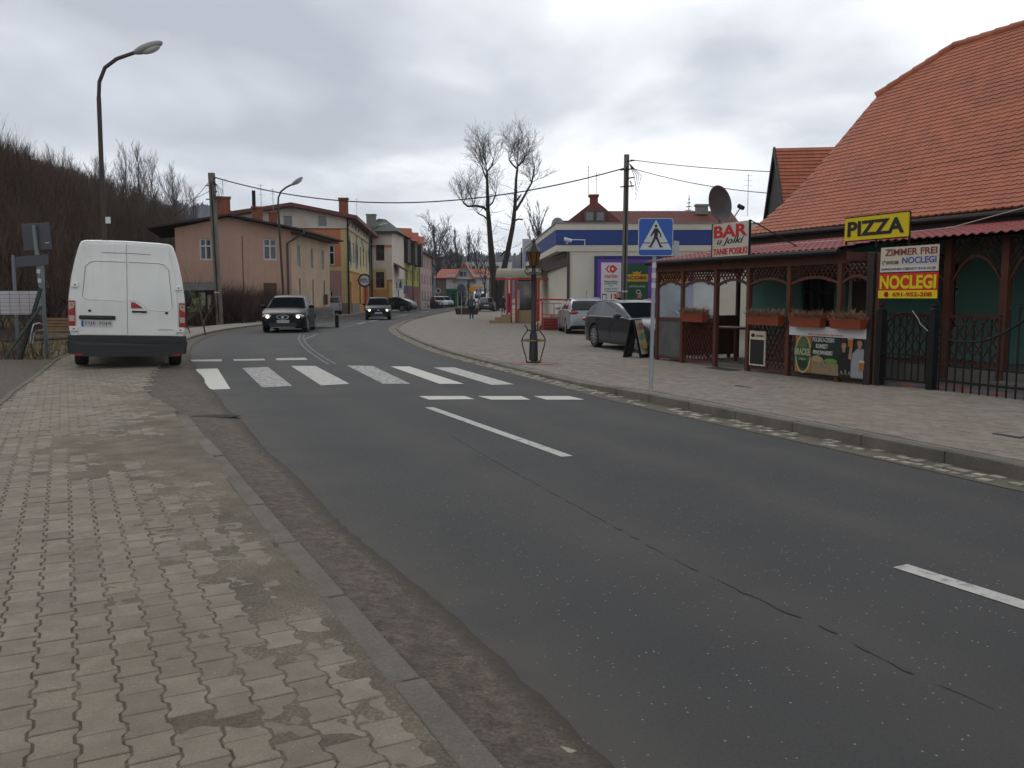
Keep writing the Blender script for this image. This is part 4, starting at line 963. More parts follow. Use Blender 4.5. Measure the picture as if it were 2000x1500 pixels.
# planters on the porch rail
M_terra = mat('terracotta_plastic', (.24, .058, .03), .6, .1, 5); M_dry = mat('dried_flowers', (.26, .15, .10), .95, .3, 20)
def planter(a, b, z, label):
    cx = (a + b) / 2; w_ = b - a
    t = thing('planter', label, 'planter', BF.W(cx, -.17, z), BF.a, 'terracotta planters along the porch rail')
    mb = MB(); mb.add([(-w_ / 2 + .03, -.06, 0), (w_ / 2 - .03, -.06, 0), (w_ / 2 - .03, .06, 0), (-w_ / 2 + .03, .06, 0), (-w_ / 2, -.085, .15), (w_ / 2, -.085, .15), (w_ / 2, .085, .15), (-w_ / 2, .085, .15)],
                      [(3, 2, 1, 0), (0, 1, 5, 4), (1, 2, 6, 5), (2, 3, 7, 6), (3, 0, 4, 7), (4, 5, 6, 7)]); mb.box(-w_ / 2 - .01, w_ / 2 + .01, -.095, .095, .145, .165); mb.build('trough', M_terra, t)
    V = []; Fc = []
    for k in range(int(1100 * w_)):
        x = R.uniform(-w_ / 2, w_ / 2); y = R.uniform(-.08, .08); an = R.gauss(0, .75); an2 = R.gauss(0, .7); L_ = R.uniform(.09, .27) * (1 - .45 * abs(an) / 2)
        d = Vector((math.sin(an), math.sin(an2), .75)).normalized(); p = Vector((x, y, .15)); q = p + d * L_ * .6; r = q + Vector((d.x, d.y, d.z - .5)) * L_ * .5; s = Vector((R.uniform(-1, 1), R.uniform(-1, 1), 0)).normalized() * .005
        o = len(V); V += [p - s, p + s, q + s, q - s, r]; Fc += [(o, o + 1, o + 2, o + 3), (o + 3, o + 2, o + 4)]
    mb = MB(); mb.add(V, Fc); f = mb.build('dried_plants', M_dry, t)
for a, b, lb in ((1335, 1381, 'terracotta planter with dry stems left of the porch gate'), (1464, 1531, 'terracotta planter with dry stems above the menu board'), (1547, 1613, 'terracotta planter with dry stems over the left half of the beer banner'), (1626, 1693, 'terracotta planter with dry stems over the right half of the beer banner')):
    sa, sb = BF.hx(a, -.15), BF.hx(b, -.15); planter(sa + .03, sb - .02, .97, lb)
# bench and table under the porch
t = thing('porch_table', 'brown wooden table standing inside the porch behind the lattice', 'table', BF.W(1.0, 1.4, .08), BF.a)
MB().box(-.6, .6, -.35, .35, .70, .74).build('tabletop', M_wood, t)
for x in (-.5, .5):
    for y in (-.28, .28): MB().box(x - .03, x + .03, y - .03, y + .03, 0, .70).build('leg', M_wood, t)
# small paper notice
p = BF.hit(1384, 547, 1.2); t = thing('notice', 'small white paper notice hanging inside the porch', 'notice', BF.W(p[0], 1.2, p[1] - .12), BF.a); MB().box(-.07, .07, -.003, .003, 0, .24).build('sheet', Twhite, t); MB().box(-.06, .06, -.006, -.003, .16, .2).build('green_stripe', pm('notice_green', (.4, .6, .1)), t)
# string wires on the roof
t = tag(MB().tube([BF.W(s, y, z) for s, y, z in [(1.2, .5, 2.46), (3.4, .6, 2.52), (5.2, .5, 2.5), (6.6, 1.6, 2.66), (7.4, 2.3, 2.95), (8.2, 2.3, 2.86), (9.5, 2.3, 2.92)]], .008, 5).build('cable', pm('grey_cable', (.4, .38, .36))), 'thin pale cable looping along the red porch roof', 'cable')
# satellite dish
p = at(1406, 397, 19.8); t = thing('satellite_dish', 'dark grey satellite dish behind the BAR sign', 'satellite dish', (p.x, p.y, p.z - .55))
M_ = Matrix.Translation((0, 0, .55)) @ Matrix.Rotation(math.radians(38), 4, 'Z') @ Matrix.Rotation(math.radians(-8), 4, 'X')
d = MB(); d.lathe([(.02, .06), (.2, .05), (.33, .02), (.40, -.02), (.41, -.01), (.33, .035), (.2, .065), (.02, .075)], (0, 0, 0), 28, 'y'); d.tf(M_); d.build('dish', mat('dish_grey', (.06, .065, .07), .45, .05), t, smooth=40)
a = MB().tube([(0, .0, -.42), (0, -.35, -.4), (0, -.55, -.22)], .014, 6).tf(M_); a.tf(Matrix.Identity(4)); a.build('feed_arm', M_galv, t)
a = MB().cyl((0, -.62, -.25), (0, -.5, -.17), .05, n=8).tf(M_); a.build('receiver', M_black, t)
MB().tube([(0, .08, .2), (.1, .2, .0), (.1, .25, -.5)], .022, 8).build('mast', M_galv, t)
# metal fence, gate -----------------------------------------------------------
def fence():
    s0, s1 = BF.hx(1723, -.04), BF.hx(1826, -.04); zg = ZR(12.8); t = thing('iron_gate', 'black iron gate between the porch corner and the fence post', 'gate', BF.W(s0, -.04, zg), BF.a)
    for s in (0, s1 - s0):
        MB().box(s - .055, s + .055, -.055, .055, -.02, 1.18).build('gate_post', M_black, t); MB().lathe([(.055, 1.18), (.06, 1.2), (.03, 1.23), (.045, 1.26), (.02, 1.30)], (s, 0, 0), 10).build('finial', M_black, t)
    n = 7; L_ = s1 - s0
    MB().box(.06, L_ - .06, -.015, .015, .08, .11).build('bottom_rail', M_black, t); MB().box(.06, L_ - .06, -.015, .015, .48, .51).build('middle_rail', M_black, t); r = MB(); r.tube([(.06 + (L_ - .12) * k / 10, 0, .95 + .22 * math.sin(math.pi * k / 10) * (1 - .2 * k / 10)) for k in range(11)], .014, 6); r.build('rail', M_black, t)
    for i in range(n):
        x = .06 + (L_ - .12) * (i + .5) / n; MB().box(x - .008, x + .008, -.008, .008, .08, .98 + .2 * math.sin(math.pi * (i + .5) / n)).build('bar', M_black, t)
    MB().tube([(L_ * .62, -.03, 1.18), (L_ * .74, -.03, 1.05), (L_ * .78, -.03, .98), (L_ * .95, -.03, .86)], .008, 5).build('latch_rod', M_galv, t)
    t2 = thing('iron_fence', 'black iron fence with spear finials at the right edge', 'fence', BF.W(s1, -.04, zg), BF.a)
    L_ = 5.2; top = lambda x: .80 - .06 * math.sin(min(x, 1.0) / 1.0 * math.pi) + .32 * math.exp(-((x - 1.55) / .42) ** 2) - .0 * x
    r = MB(); r.tube([(.06 + k * .1, 0, top(k * .1)) for k in range(52)], .016, 6); r.build('rail', M_black, t2); MB().box(.06, L_, -.014, .014, .14, .17).build('bottom_rail', M_black, t2); MB().box(.06, L_, -.012, .012, .36, .38).build('middle_rail', M_black, t2)
    x = .13
    while x < L_:
        z1 = top(x) + .16
        MB().box(x - .009, x + .009, -.009, .009, .0, z1).build('bar', M_black, t2); MB().lathe([(.006, z1), (.016, z1 + .03), (.006, z1 + .045), (.02, z1 + .07), (.003, z1 + .12)], (x, 0, 0), 6).build('spear', M_black, t2); x += .138
fence()
# ================================================================ BUILDINGS
M_peach = mat('peach_render', (.50, .33, .255), .92, .10, .9, .4, 30, dirt=.55, dcol=(.34, .245, .195), dscale=.45, streak=.35)
M_peach2 = mat('weathered_render', (.52, .39, .28), .92, .14, 1.2, .5, 30, dirt=.8, dcol=(.33, .27, .20), dscale=.6, streak=.4)
M_roofdk = mat('dark_felt_roof', (.035, .026, .024), .8, .2, 2)
M_board = mat('weathered_board', (.12, .075, .055), .85, .2, 6)
M_metalr = mat('dark_red_roof', (.13, .045, .035), .7, .12, 2)
def roof_slab(mb, pts_, th=.18):
    top = [tuple(p) for p in pts_]; bot = [(p[0], p[1], p[2] - th) for p in pts_]; n = len(top)
    mb.add(top + bot, [tuple(range(n)), tuple(range(2 * n - 1, n - 1, -1))] + [(i, i + n, (i + 1) % n + n, (i + 1) % n) for i in range(n)])
def rectf(fr, r, yl=0.0): return fr.rect(*r, yl)
def side_M(x): return Matrix(((0, -1, 0, x), (1, 0, 0, 0), (0, 0, 1, 0), (0, 0, 0, 1)))    # local facade (x right, y in) -> facade that runs away along +y, facing +x
def aerial(parent, x, y, z, h, dirn=0.0):
    mb = MB(); mb.cyl((x, y, z), (x, y, z + h), .02, n=5)
    c, s = math.cos(dirn), math.sin(dirn)
    for k in range(3):
        zz = z + h * (.97 - .12 * k)
        mb.bar((x - c * .28, y - s * .28, zz), (x + c * .28, y + s * .28, zz), .015, .015)
    return mb.build('aerial', M_galv, parent)
def chimney(parent, x, y, z0, z1, w_=.7, d=.5, m=None):
    c = MB().box(x - w_ / 2, x + w_ / 2, y - d / 2, y + d / 2, z0, z1).build('chimney', m or M_brick, parent)
    MB().box(x - w_ / 2 - .06, x + w_ / 2 + .06, y - d / 2 - .06, y + d / 2 + .06, z1 + .002, z1 + .14).build('chimney_cap', m or M_brick, c); return c
# ---- A: weathered peach house ------------------------------------------------
HA = Fr(-21.2, 54.6, 19.7)                   # gable front runs from its left corner to (-14.5, 57)
def houseA():
    t = fthing('old_house', 'weathered peach rendered house with flat dark roof beside the bend', 'house', HA)
    W_ = HA.Lc((-14.55, 57.0, 0)).x; D = 11.0
    ze = 5.95; xa = HA.hx(452); za = 6.75
    # gable front
    h = [rectf(HA, r) for r in ((390, 414, 466, 508), (514, 541, 466, 508), (515, 541, 553, 595))]
    mb = MB(); wall(mb, 0, W_, -.2, ze - .4, h, depth=.16)
    mb.quad((0, 0, ze - .4), (W_, 0, ze - .4), (W_, 0, ze - .05), (xa, 0, za - .15), (0, 0, ze - .15)); mb.box(0, W_, .3, .4, -.2, ze - .4)
    mb.quad((0, .4, -.2), (0, D, -.2), (0, D, ze - .1), (0, .0, ze - .1)); mb.build('wall', M_peach, t)
    for r in h[:2]: window(t, r, M_whitef, M_glass, y=.08, v=(.5,), h=(.66,), t=.09)
    MB().box(h[2][0], h[2][1], .06, .1, h[2][2], h[2][3]).build('boarded_door', M_board, t)
    # street side: a frame of its own, turned to face the road
    a = HA.W(W_, 0); b = Vector((-14.35, 68.0)); ang = math.degrees(math.atan2(b.y - a.y, b.x - a.x)); SF = Fr(a.x, a.y, ang); L_ = (Vector((a.x, a.y)) - b).length
    loc_ = Matrix.Rotation(-HA.a, 4, 'Z') @ Matrix.Translation((a.x - HA.o.x, a.y - HA.o.y, 0)) @ Matrix.Rotation(SF.a, 4, 'Z')
    hs = []
    for x0, x1 in ((583, 589), (609, 613.5), (630, 634.5)): hs.append((SF.hx(x0), SF.hx(x1), 3.55, 5.0))
    for x0, x1 in ((585.5, 587.5), (611, 613), (633, 635)): hs.append((SF.hx(x0), SF.hx(x1) + .1, .9, 2.75))
    mb = MB(); wall(mb, 0, L_, -.2, ze, hs, depth=.16); mb.box(0.02, L_, .3, .4, -.2, ze); mb.tf(loc_); mb.build('wall', M_peach2, t)
    pl = MB().box(.02, L_, -.05, -.003, -.2, .75).tf(loc_); pl.build('plinth', mat('grey_plinth', (.22, .19, .16), .9, .15, 2, dirt=.4), t)
    bl = mat('blue_grey_shutter', (.30, .36, .38), .8, .08, 4)
    for r in hs[:3]: window(t, r, bl, bl, y=.06, v=(.5,), h=(), t=.07, M=loc_)
    for r in hs[3:]: MB().box(r[0], r[1], .05, .09, r[2], r[3]).tf(loc_).build('boarded_opening', M_board, t)
    # roof: low pitched, wide eaves
    mb = MB(); o = .95
    e2 = loc_ @ Vector((L_ + .8, -1.0, ze)); e1 = loc_ @ Vector((-.65, -1.0, ze - .05)); b2 = Vector((0 - 1.2, D + .5, ze)); 
    ra = Vector((xa, -.7, za)); rb = Vector((xa, D + .5, za)); l1 = Vector((-1.6, -.7, ze - .15))
    roof_slab(mb, [l1, ra, rb, b2], .12); roof_slab(mb, [ra, e1, e2, Vector((e2.x - 1, D + .6, ze)), rb], .12); rf = mb.build('roof', M_roofdk, t)
    # rafters ends under the eaves
    for k in range(14):
        q = loc_ @ Vector((.2 + k * .8, -.85, ze - .30)); q2 = loc_ @ Vector((.2 + k * .8, .0, ze - .24)); MB().bar(q, q2, .1, .12).build('rafter', M_board, t)
    for p_, y_, w_, z1 in ((443, 2.2, .85, 7.95), (508, 3.5, .7, 7.5), (538, 5.0, .55, 7.35)):
        x = HA.hx(p_, y_); c = chimney(t, x, y_, 5.9, z1, w_)
    x = HA.hx(502, 3.3); MB().cyl((x, 3.3, 7.4), (x, 3.3, 8.7), .12, n=8).build('flue', M_black, t)
    aerial(t, HA.hx(443, 2.2), 2.2, 8.05, 1.2); aerial(t, HA.hx(516, 4.5), 4.5, 6.6, 2.7, .4); aerial(t, HA.hx(539, 6), 6, 6.6, 2.6, .9)
    mb = MB(); x = W_ - .1; mb.tube([(x + .9, -.9, ze - .25), (x + .2, -.3, ze - .75), (x - .12, -.1, ze - .95), (x - .12, -.1, .0)], .07, 7); mb.build('downpipe', mat('rusty_pipe', (.08, .065, .055), .7), t)
    MB().box(HA.hx(477) - .02, HA.hx(477) + .02, -.02, -.002, 1.9, 5.4).build('wall_cable', M_black, t)
    # notice box at the side
    q = loc_ @ Vector((SF.hx(632), -.25, 0))
    bx_ = MB().box(-.02, .35, -.3, -.1, .9, 1.7); bx_.tf(loc_ @ Matrix.Translation((SF.hx(632), 0, 0))); bx_.build('meter_box', M_board, t)
houseA()
# ---- B: three storey house --------------------------------------------------
HB = Fr(-22.8, 71.2, 5.0)
M_cream = mat('cream_render', (.66, .59, .52), .9, .06, 1.5, dirt=.45, dcol=(.45, .39, .33), streak=.25)
M_orng = mat('orange_render', (.50, .19, .11), .9, .08, 1.5, dirt=.4, dcol=(.38, .16, .1), streak=.2); M_mauve = mat('mauve_render', (.42, .24, .21), .9, .08, 1.5, dirt=.4, dcol=(.3, .18, .15), streak=.2)
M_yel = mat('yellow_band', (.55, .43, .22), .9, .05, 2); M_plinth = mat('plinth_render', (.20, .165, .14), .9, .15, 2, dirt=.3)
M_ochre = mat('ochre_render', (.47, .25, .09), .9, .08, 1.5, dirt=.35, dcol=(.35, .2, .09), streak=.2); M_brfr = mat('brown_frame', (.07, .03, .02), .6)
def mural_mat():
    m = mat('mural', (.52, .42, .22), .9, .1, 2); nt = m.node_tree; N = nt.nodes; L = nt.links; b = N['Principled BSDF']
    g = N.new('ShaderNodeNewGeometry'); mp = N.new('ShaderNodeMapping'); mp.inputs['Scale'].default_value = (1, .35, .28); L.new(g.outputs['Position'], mp.inputs[0])
    n = N.new('ShaderNodeTexNoise'); n.inputs['Scale'].default_value = 1.6; n.inputs['Detail'].default_value = 4; L.new(mp.outputs[0], n.inputs['Vector'])
    r = N.new('ShaderNodeValToRGB'); e = r.color_ramp.elements; e[0].position = .38; e[0].color = (.10, .14, .16, 1); e[1].position = .62; e[1].color = (.52, .42, .2, 1)
    for p_, c in ((.44, (.30, .33, .20, 1)), (.5, (.50, .44, .24, 1)), (.56, (.45, .30, .2, 1))): k = e.new(p_); k.color = c
    L.new(n.outputs[0], r.inputs[0]); L.new(r.outputs[0], b.inputs['Base Color']); return m
def houseB():
    t = fthing('apartment_house', 'three storey house in cream, orange and mauve with a mural on its street side', 'house', HB)
    W_ = HB.Lc((-13.65, 72.0, 0)).x; xa = HB.hx(577, -.0); zt = HB.hit(640, 420)[1] - .1; za = HB.hit(577, 399)[1]
    zc = HB.hit(640, 446)[1]; zy1 = HB.hit(640, 521)[1]; zy0 = HB.hit(640, 529)[1]; zp = HB.hit(640, 592)[1]
    q = W_ - .55
    top = [rectf(HB, r) for r in ((553, 571, 421, 438), (620.5, 638.5, 421, 443))]; top[0] = (top[0][0], top[0][1], top[1][2], top[1][3])
    mid = [rectf(HB, (642, 653.5, 478, 518))]; low = [rectf(HB, (643.5, 652, 566, 592))]
    mb = MB(); wall(mb, 0, W_, zc, zt, top, depth=.2); mb.quad((0, 0, zt), (W_, 0, zt), (xa, 0, za - .2)); mb.box(0, W_, .4, .5, -.1, zt); mb.build('wall', M_cream, t)
    mb = MB(); wall(mb, 0, q, zy1, zc - .06, mid, depth=.2); mb.build('wall', M_orng, t)
    MB().box(0, q, -.02, .1, zy0, zy1).build('string_course', M_yel, t); MB().box(q, W_, -.02, .1, zp, zc - .06).build('quoin', M_yel, t)
    mb = MB(); wall(mb, 0, q, zp, zy0, [(low[0][0], low[0][1], zp, low[0][3])], depth=.2); mb.build('wall', M_mauve, t)
    mb = MB(); wall(mb, 0, W_, -.2, zp, [(low[0][0], low[0][1], .1, zp)], y=-.03, depth=.2); mb.build('plinth', M_plinth, t)
    MB().box(0, W_, -.06, .05, zc - .06, zc).build('cornice', M_dkwood, t)
    for r in top: window(t, r, M_whitef, mat('grey_glass', (.12, .125, .13), .2, .1), y=.1, v=(), t=.06)
    window(t, mid[0], M_whitef, M_glass, y=.12, v=(), h=(.62,), t=.1)
    MB().box(low[0][0], low[0][1], .1, .15, .1, low[0][3]).build('door', M_whitef, t); MB().box(low[0][0] + .12, low[0][1] - .12, .08, .1, 1.0, low[0][3] - .15).build('door_glass', M_glass, t)
    n = rectf(HB, (656, 664, 578, 590)); pn = MB().box(n[0], n[1], -.05, -.03, n[2], n[3]).build('notice_plate', Twhite, t); cx = (n[0] + n[1]) / 2; cz = (n[2] + n[3]) / 2 + .05
    MB().lathe([(.16, -.062), (.16, -.055)], (cx, 0, cz), 14, 'y').build('blue_disc', Tblue, pn)
    # street side
    a = HB.W(W_, 0); b = Vector((-15.3, 93.5)); SF = Fr(a.x, a.y, math.degrees(math.atan2(b.y - a.y, b.x - a.x))); L_ = (Vector((a.x, a.y)) - b).length
    M = Matrix.Rotation(-HB.a, 4, 'Z') @ Matrix.Translation((a.x - HB.o.x, a.y - HB.o.y, 0)) @ Matrix.Rotation(SF.a, 4, 'Z')
    hs = [(L_ * (i + .5) / 8 - .55, L_ * (i + .5) / 8 + .55, zc + .35, zt - .3) for i in range(8)]
    mb = MB(); wall(mb, 0, L_, zc, zt, hs, depth=.2); mb.box(0.02, L_, .4, .5, -.1, zt); mb.tf(M); mb.build('wall', M_cream, t)
    for r in hs: window(t, r, M_whitef, M_glass, y=.12, v=(.5,), t=.08, M=M)
    h2 = [(L_ * (i + .5) / 7 - .55, L_ * (i + .5) / 7 + .55, zy1 + .5, zc - .9) for i in range(7)]
    mb = MB(); wall(mb, 0, L_, zy1, zc - .06, h2, depth=.2); mb.tf(M); mb.build('wall', mural_mat(), t)
    for r in h2: window(t, r, M_brfr, M_glass, y=.12, v=(.5,), h=(.65,), t=.08, M=M)
    mb = MB(); mb.box(0, L_, -.08, .1, zy0, zy1); mb.box(0, L_, -.1, .1, zc - .06, zc + .06); mb.tf(M); mb.build('cornice', M_yel, t)
    h3 = [(1.3, 2.3, .1, 2.8), (9, 10.6, .8, 2.8), (13, 14.5, .1, 2.9), (17, 18.5, .8, 2.8)]
    mb = MB(); wall(mb, 0, L_, -.2, zy0, h3, depth=.25); mb.tf(M); mb.build('wall', M_ochre, t)
    for r in h3: window(t, r, M_brfr, M_glass, y=.15, v=(.5,), t=.08, M=M)
    mb = MB(); mb.box(0, 1.2, -.05, -.002, -.2, .95); mb.box(2.4, 8.9, -.05, -.002, -.2, .95); mb.tf(M); mb.build('plinth', M_plinth, t)
    MB().box(14.8, 15.6, -.15, -.05, .8, 3.1).tf(M).build('red_poster', Tred, t)
    # downpipe at the corner
    MB().tube([(W_ + .05, -.12, zt - .1), (W_ + .05, -.12, 0)], .08, 7).build('downpipe', M_black, t); MB().tube([tuple(M @ Vector((L_ - .1, -.15, zt - .2))), tuple(M @ Vector((L_ - .1, -.15, 0)))], .08, 7).build('downpipe', M_black, t)
    # roof
    mb = MB(); e1 = M @ Vector((-.8, -.9, zt + .02)); e2 = M @ Vector((L_ + .3, -.9, zt + .02)); l0 = Vector((-1.2, -.8, zt + .1))
    ra = Vector((xa, -.8, za + .08)); rb = Vector((xa, 21, za + .08)); roof_slab(mb, [l0, ra, rb, Vector((-1.2, 21, zt + .1))], .3); roof_slab(mb, [ra, e1, e2, Vector((e2.x - 1.5, 22, zt + .1)), rb], .3); mb.build('roof', M_metalr, t)
    MB().box(xa + .3, W_ + .7, -.5, .5, zt - .35, zt - .2)
    chimney(t, HB.hx(675, 3), 3, zt - .2, HB.hit(675, 390, 3)[1], .75, .6)
    # round hanging sign
    p = SF.hx(697); s = thing('round_sign', 'round navy and white sign PZU projecting from the mural house', 'sign', tuple(SF.W(p, -.75, SF.hit(697, 548)[1])), 0)
    MB().lathe([(.62, -.06), (.62, .06)], (0, 0, 0), 24, 'y').build('disc', pm('sign_navy', (.01, .015, .06)), s); MB().lathe([(.46, -.075), (.46, -.062)], (0, 0, 0), 24, 'y').build('white_disc', Twhite, s)
    text('PZU', s, 0, 0, .74, .34, pm('sign_navy', (.01, .015, .06)), y=-.077, bold=.03); MB().bar((-.6, 0, 0), (-.95, 0, 0), .05, .05).build('bracket', M_black, s)
houseB()
# ---- C: cream and ochre house with green roof ------------------------------------
HC = Fr(-15.35, 94.0, 2.0)
def houseC():
    t = fthing('corner_house', 'cream and ochre corner house with brown arched windows under a green roof', 'house', HC)
    W_ = HC.hx(767); zt = HC.hit(745, 452)[1]; zb1 = HC.hit(745, 547)[1]; zo = HC.hit(745, 481)[1]
    w1 = rectf(HC, (734, 750.5, 478, 509)); w2 = rectf(HC, (734, 750.5, 531, 562))
    mb = MB(); wall(mb, 0, W_, zb1, zt, [w1, (w2[0], w2[1], zb1, w2[3])], depth=.25); mb.box(0, W_, .4, .5, -.1, zt); mb.build('wall', M_cream, t)
    mb = MB(); wall(mb, 0, W_, -.2, zb1, [(w2[0], w2[1], w2[2], zb1)], y=0, depth=.25); mb.build('wall', M_ochre, t)
    for r in (w1, w2): window(t, r, M_brfr, M_glass, y=.15, v=(.5,), h=(.62,), t=.1)
    for r in (w2,):
        mb = MB(); mb.box(r[0] - .25, r[0] - .02, -.05, .02, r[2] - .2, r[3] + .35); mb.box(r[1] + .02, r[1] + .25, -.05, .02, r[2] - .2, r[3] + .35); mb.box(r[0] - .02, r[1] + .02, -.05, .02, r[3] + .05, r[3] + .35); mb.box(r[0] - .02, r[1] + .02, -.05, .02, r[2] - .2, r[2] - .02); mb.build('window_surround', M_yel, t)
    for q_ in ((0, w1[0] - .02, zo - .12, zo + .12), (w1[1] + .02, W_, zo - .12, zo + .12), (0, w2[0] - .28, zb1 - .2, zb1 + .05), (w2[1] + .28, W_, zb1 - .2, zb1 + .05)): MB().box(q_[0], q_[1], -.06, .02, q_[2], q_[3]).build('string_course', M_orng, t)
    MB().box(W_ - .35, W_ - .002, -.06, -.002, -.1, zb1 - .22).build('quoin', M_yel, t)
    mb = MB(); mb.add([(W_, 0, -.2), (W_ + .5, 9, -.2), (W_ + .5, 9, zt), (W_, 0, zt)], [(0, 1, 2, 3)]); mb.build('wall', M_cream, t)
    g = mat('green_slate', (.045, .06, .05), .8, .15, 3); zr = HC.hit(745, 425)[1]
    mb = MB(); A = [(-1.6, -.6, zt), (W_ + .7, -.6, zt), (W_ + 1.1, 12, zt), (-1.6, 12, zt)]; r1, r2 = (.4, 4.5, zr + .3), (W_ - 1.2, 5.5, zr + .3)
    mb.add(A + [r1, r2], [(0, 1, 5, 4), (1, 2, 5), (2, 3, 4, 5), (3, 0, 4), (3, 2, 1, 0)]); mb.build('roof', g, t)
    MB().box(-1.6, W_ + .7, -.7, -.6, zt - .25, zt).build('fascia', M_dkwood, t)
    chimney(t, HC.hx(728, 2.0), 2.0, zt, HC.hit(728, 421, 2)[1], 1.0, .8, mat('rendered_chimney', (.2, .19, .17), .9)); aerial(t, HC.hx(700, 5), 5, zr, 2.6)
    # low annex roof and door beyond
    mb = MB(); roof_slab(mb, [(W_ - .2, 1.0, 5.4), (W_ + 1.6, 1.0, 4.4), (W_ + 1.6, 5.0, 4.4), (W_ - .2, 5, 5.4)], .2); mb.build('porch_roof', M_metalr, t)
houseC()
# ---- D: green house, E: pinkish house --------------------------------------------
def row_house(name, label, px0, px1, Y0, Y1, x0, x1, topY, mw, mr, roof_z, wins, floors, extra=None, gable=False):
    a = Vector((x0, Y0)); b = Vector((x1, Y1)); fr = Fr(a.x, a.y, math.degrees(math.atan2(b.y - a.y, b.x - a.x))); L_ = (b - a).length
    t = fthing(name, label, 'house', fr); zt = topY
    hs = []
    for j in range(floors):
        for i in range(wins):
            c = L_ * (i + .5) / wins; zz = .9 + j * (zt - .5) / floors; hs.append((c - .6, c + .6, zz, zz + 1.5))
    mb = MB(); wall(mb, 0, L_, -.1, zt, hs, depth=.2); mb.box(.02, L_, .4, .5, 0, zt); mb.quad((0, 0, -.1), (0, 9, -.1), (0, 9, zt), (0, 0, zt)); mb.build('wall', mw, t)
    for r in hs: window(t, r, M_brfr if name != 'green_house' else M_whitef, M_glass, y=.12, v=(.5,), t=.09)
    mb = MB()
    if not gable: mb.add([(-.4, -.7, zt), (L_ + .4, -.7, zt), (L_ + .4, 9, zt), (-.4, 9, zt), (-.4, 4, roof_z), (L_ + .4, 4, roof_z)], [(0, 1, 5, 4), (2, 3, 4, 5), (0, 4, 3), (1, 2, 5), (3, 2, 1, 0)])
    mb.build('roof', mr, t)
    return t, L_, fr
M_green1 = mat('lime_render', (.30, .30, .085), .9, .07, 1.5); M_maroon = mat('maroon_render', (.16, .045, .04), .9, .08, 2); M_pink = mat('pink_render', (.40, .29, .27), .9, .06, 2)
M_orroof = mat('orange_roof', (.34, .10, .06), .8, .1, 2, tone=0, dirt=.2, dcol=(.3, .09, .05))
t, L_, fr = row_house('green_house', 'tall lime green house with dark hanging balconies and orange roof', 779, 820, 101, 123, -13.4, -13.25, 8.6, M_green1, M_orroof, 9.7, 6, 3)
MB().box(-.02, L_, -.12, -.003, -.1, 2.9).build('ground_floor', M_maroon, t)
for c in (3.5, 10.5, 17.5):
    b = MB().box(c - 1.3, c + 1.3, -1.0, -.13, 5.6, 8.3).build('balcony', M_dkwood, t); 
    MB().add([(c - 1.5, -1.3, 8.5), (c + 1.5, -1.3, 8.5), (c + 1.5, 1.5, 8.9), (c - 1.5, 1.5, 8.9), (c, -1.3, 9.7), (c, 3.5, 9.9)], [(0, 1, 4), (1, 2, 5, 4), (0, 4, 5, 3)]).build('dormer', M_orroof, t)
for c in (1.0, 6.9, 14.0, 20.8): MB().box(c - .1, c + .1, -.2, -.13, 2.9, 8.4).build('pilaster', M_dkwood, t)
mb = MB(); mb.quad((0, 0, -.1), (-.0, 9, -.1), (0, 9, 8.6), (0, 0, 8.6))
t, L_, fr = row_house('pink_house', 'pinkish grey house with orange gabled roof furthest along the row', 822, 843, 124.5, 143, -13.2, -13.3, 7.9, M_pink, M_orroof, 9.4, 4, 3)
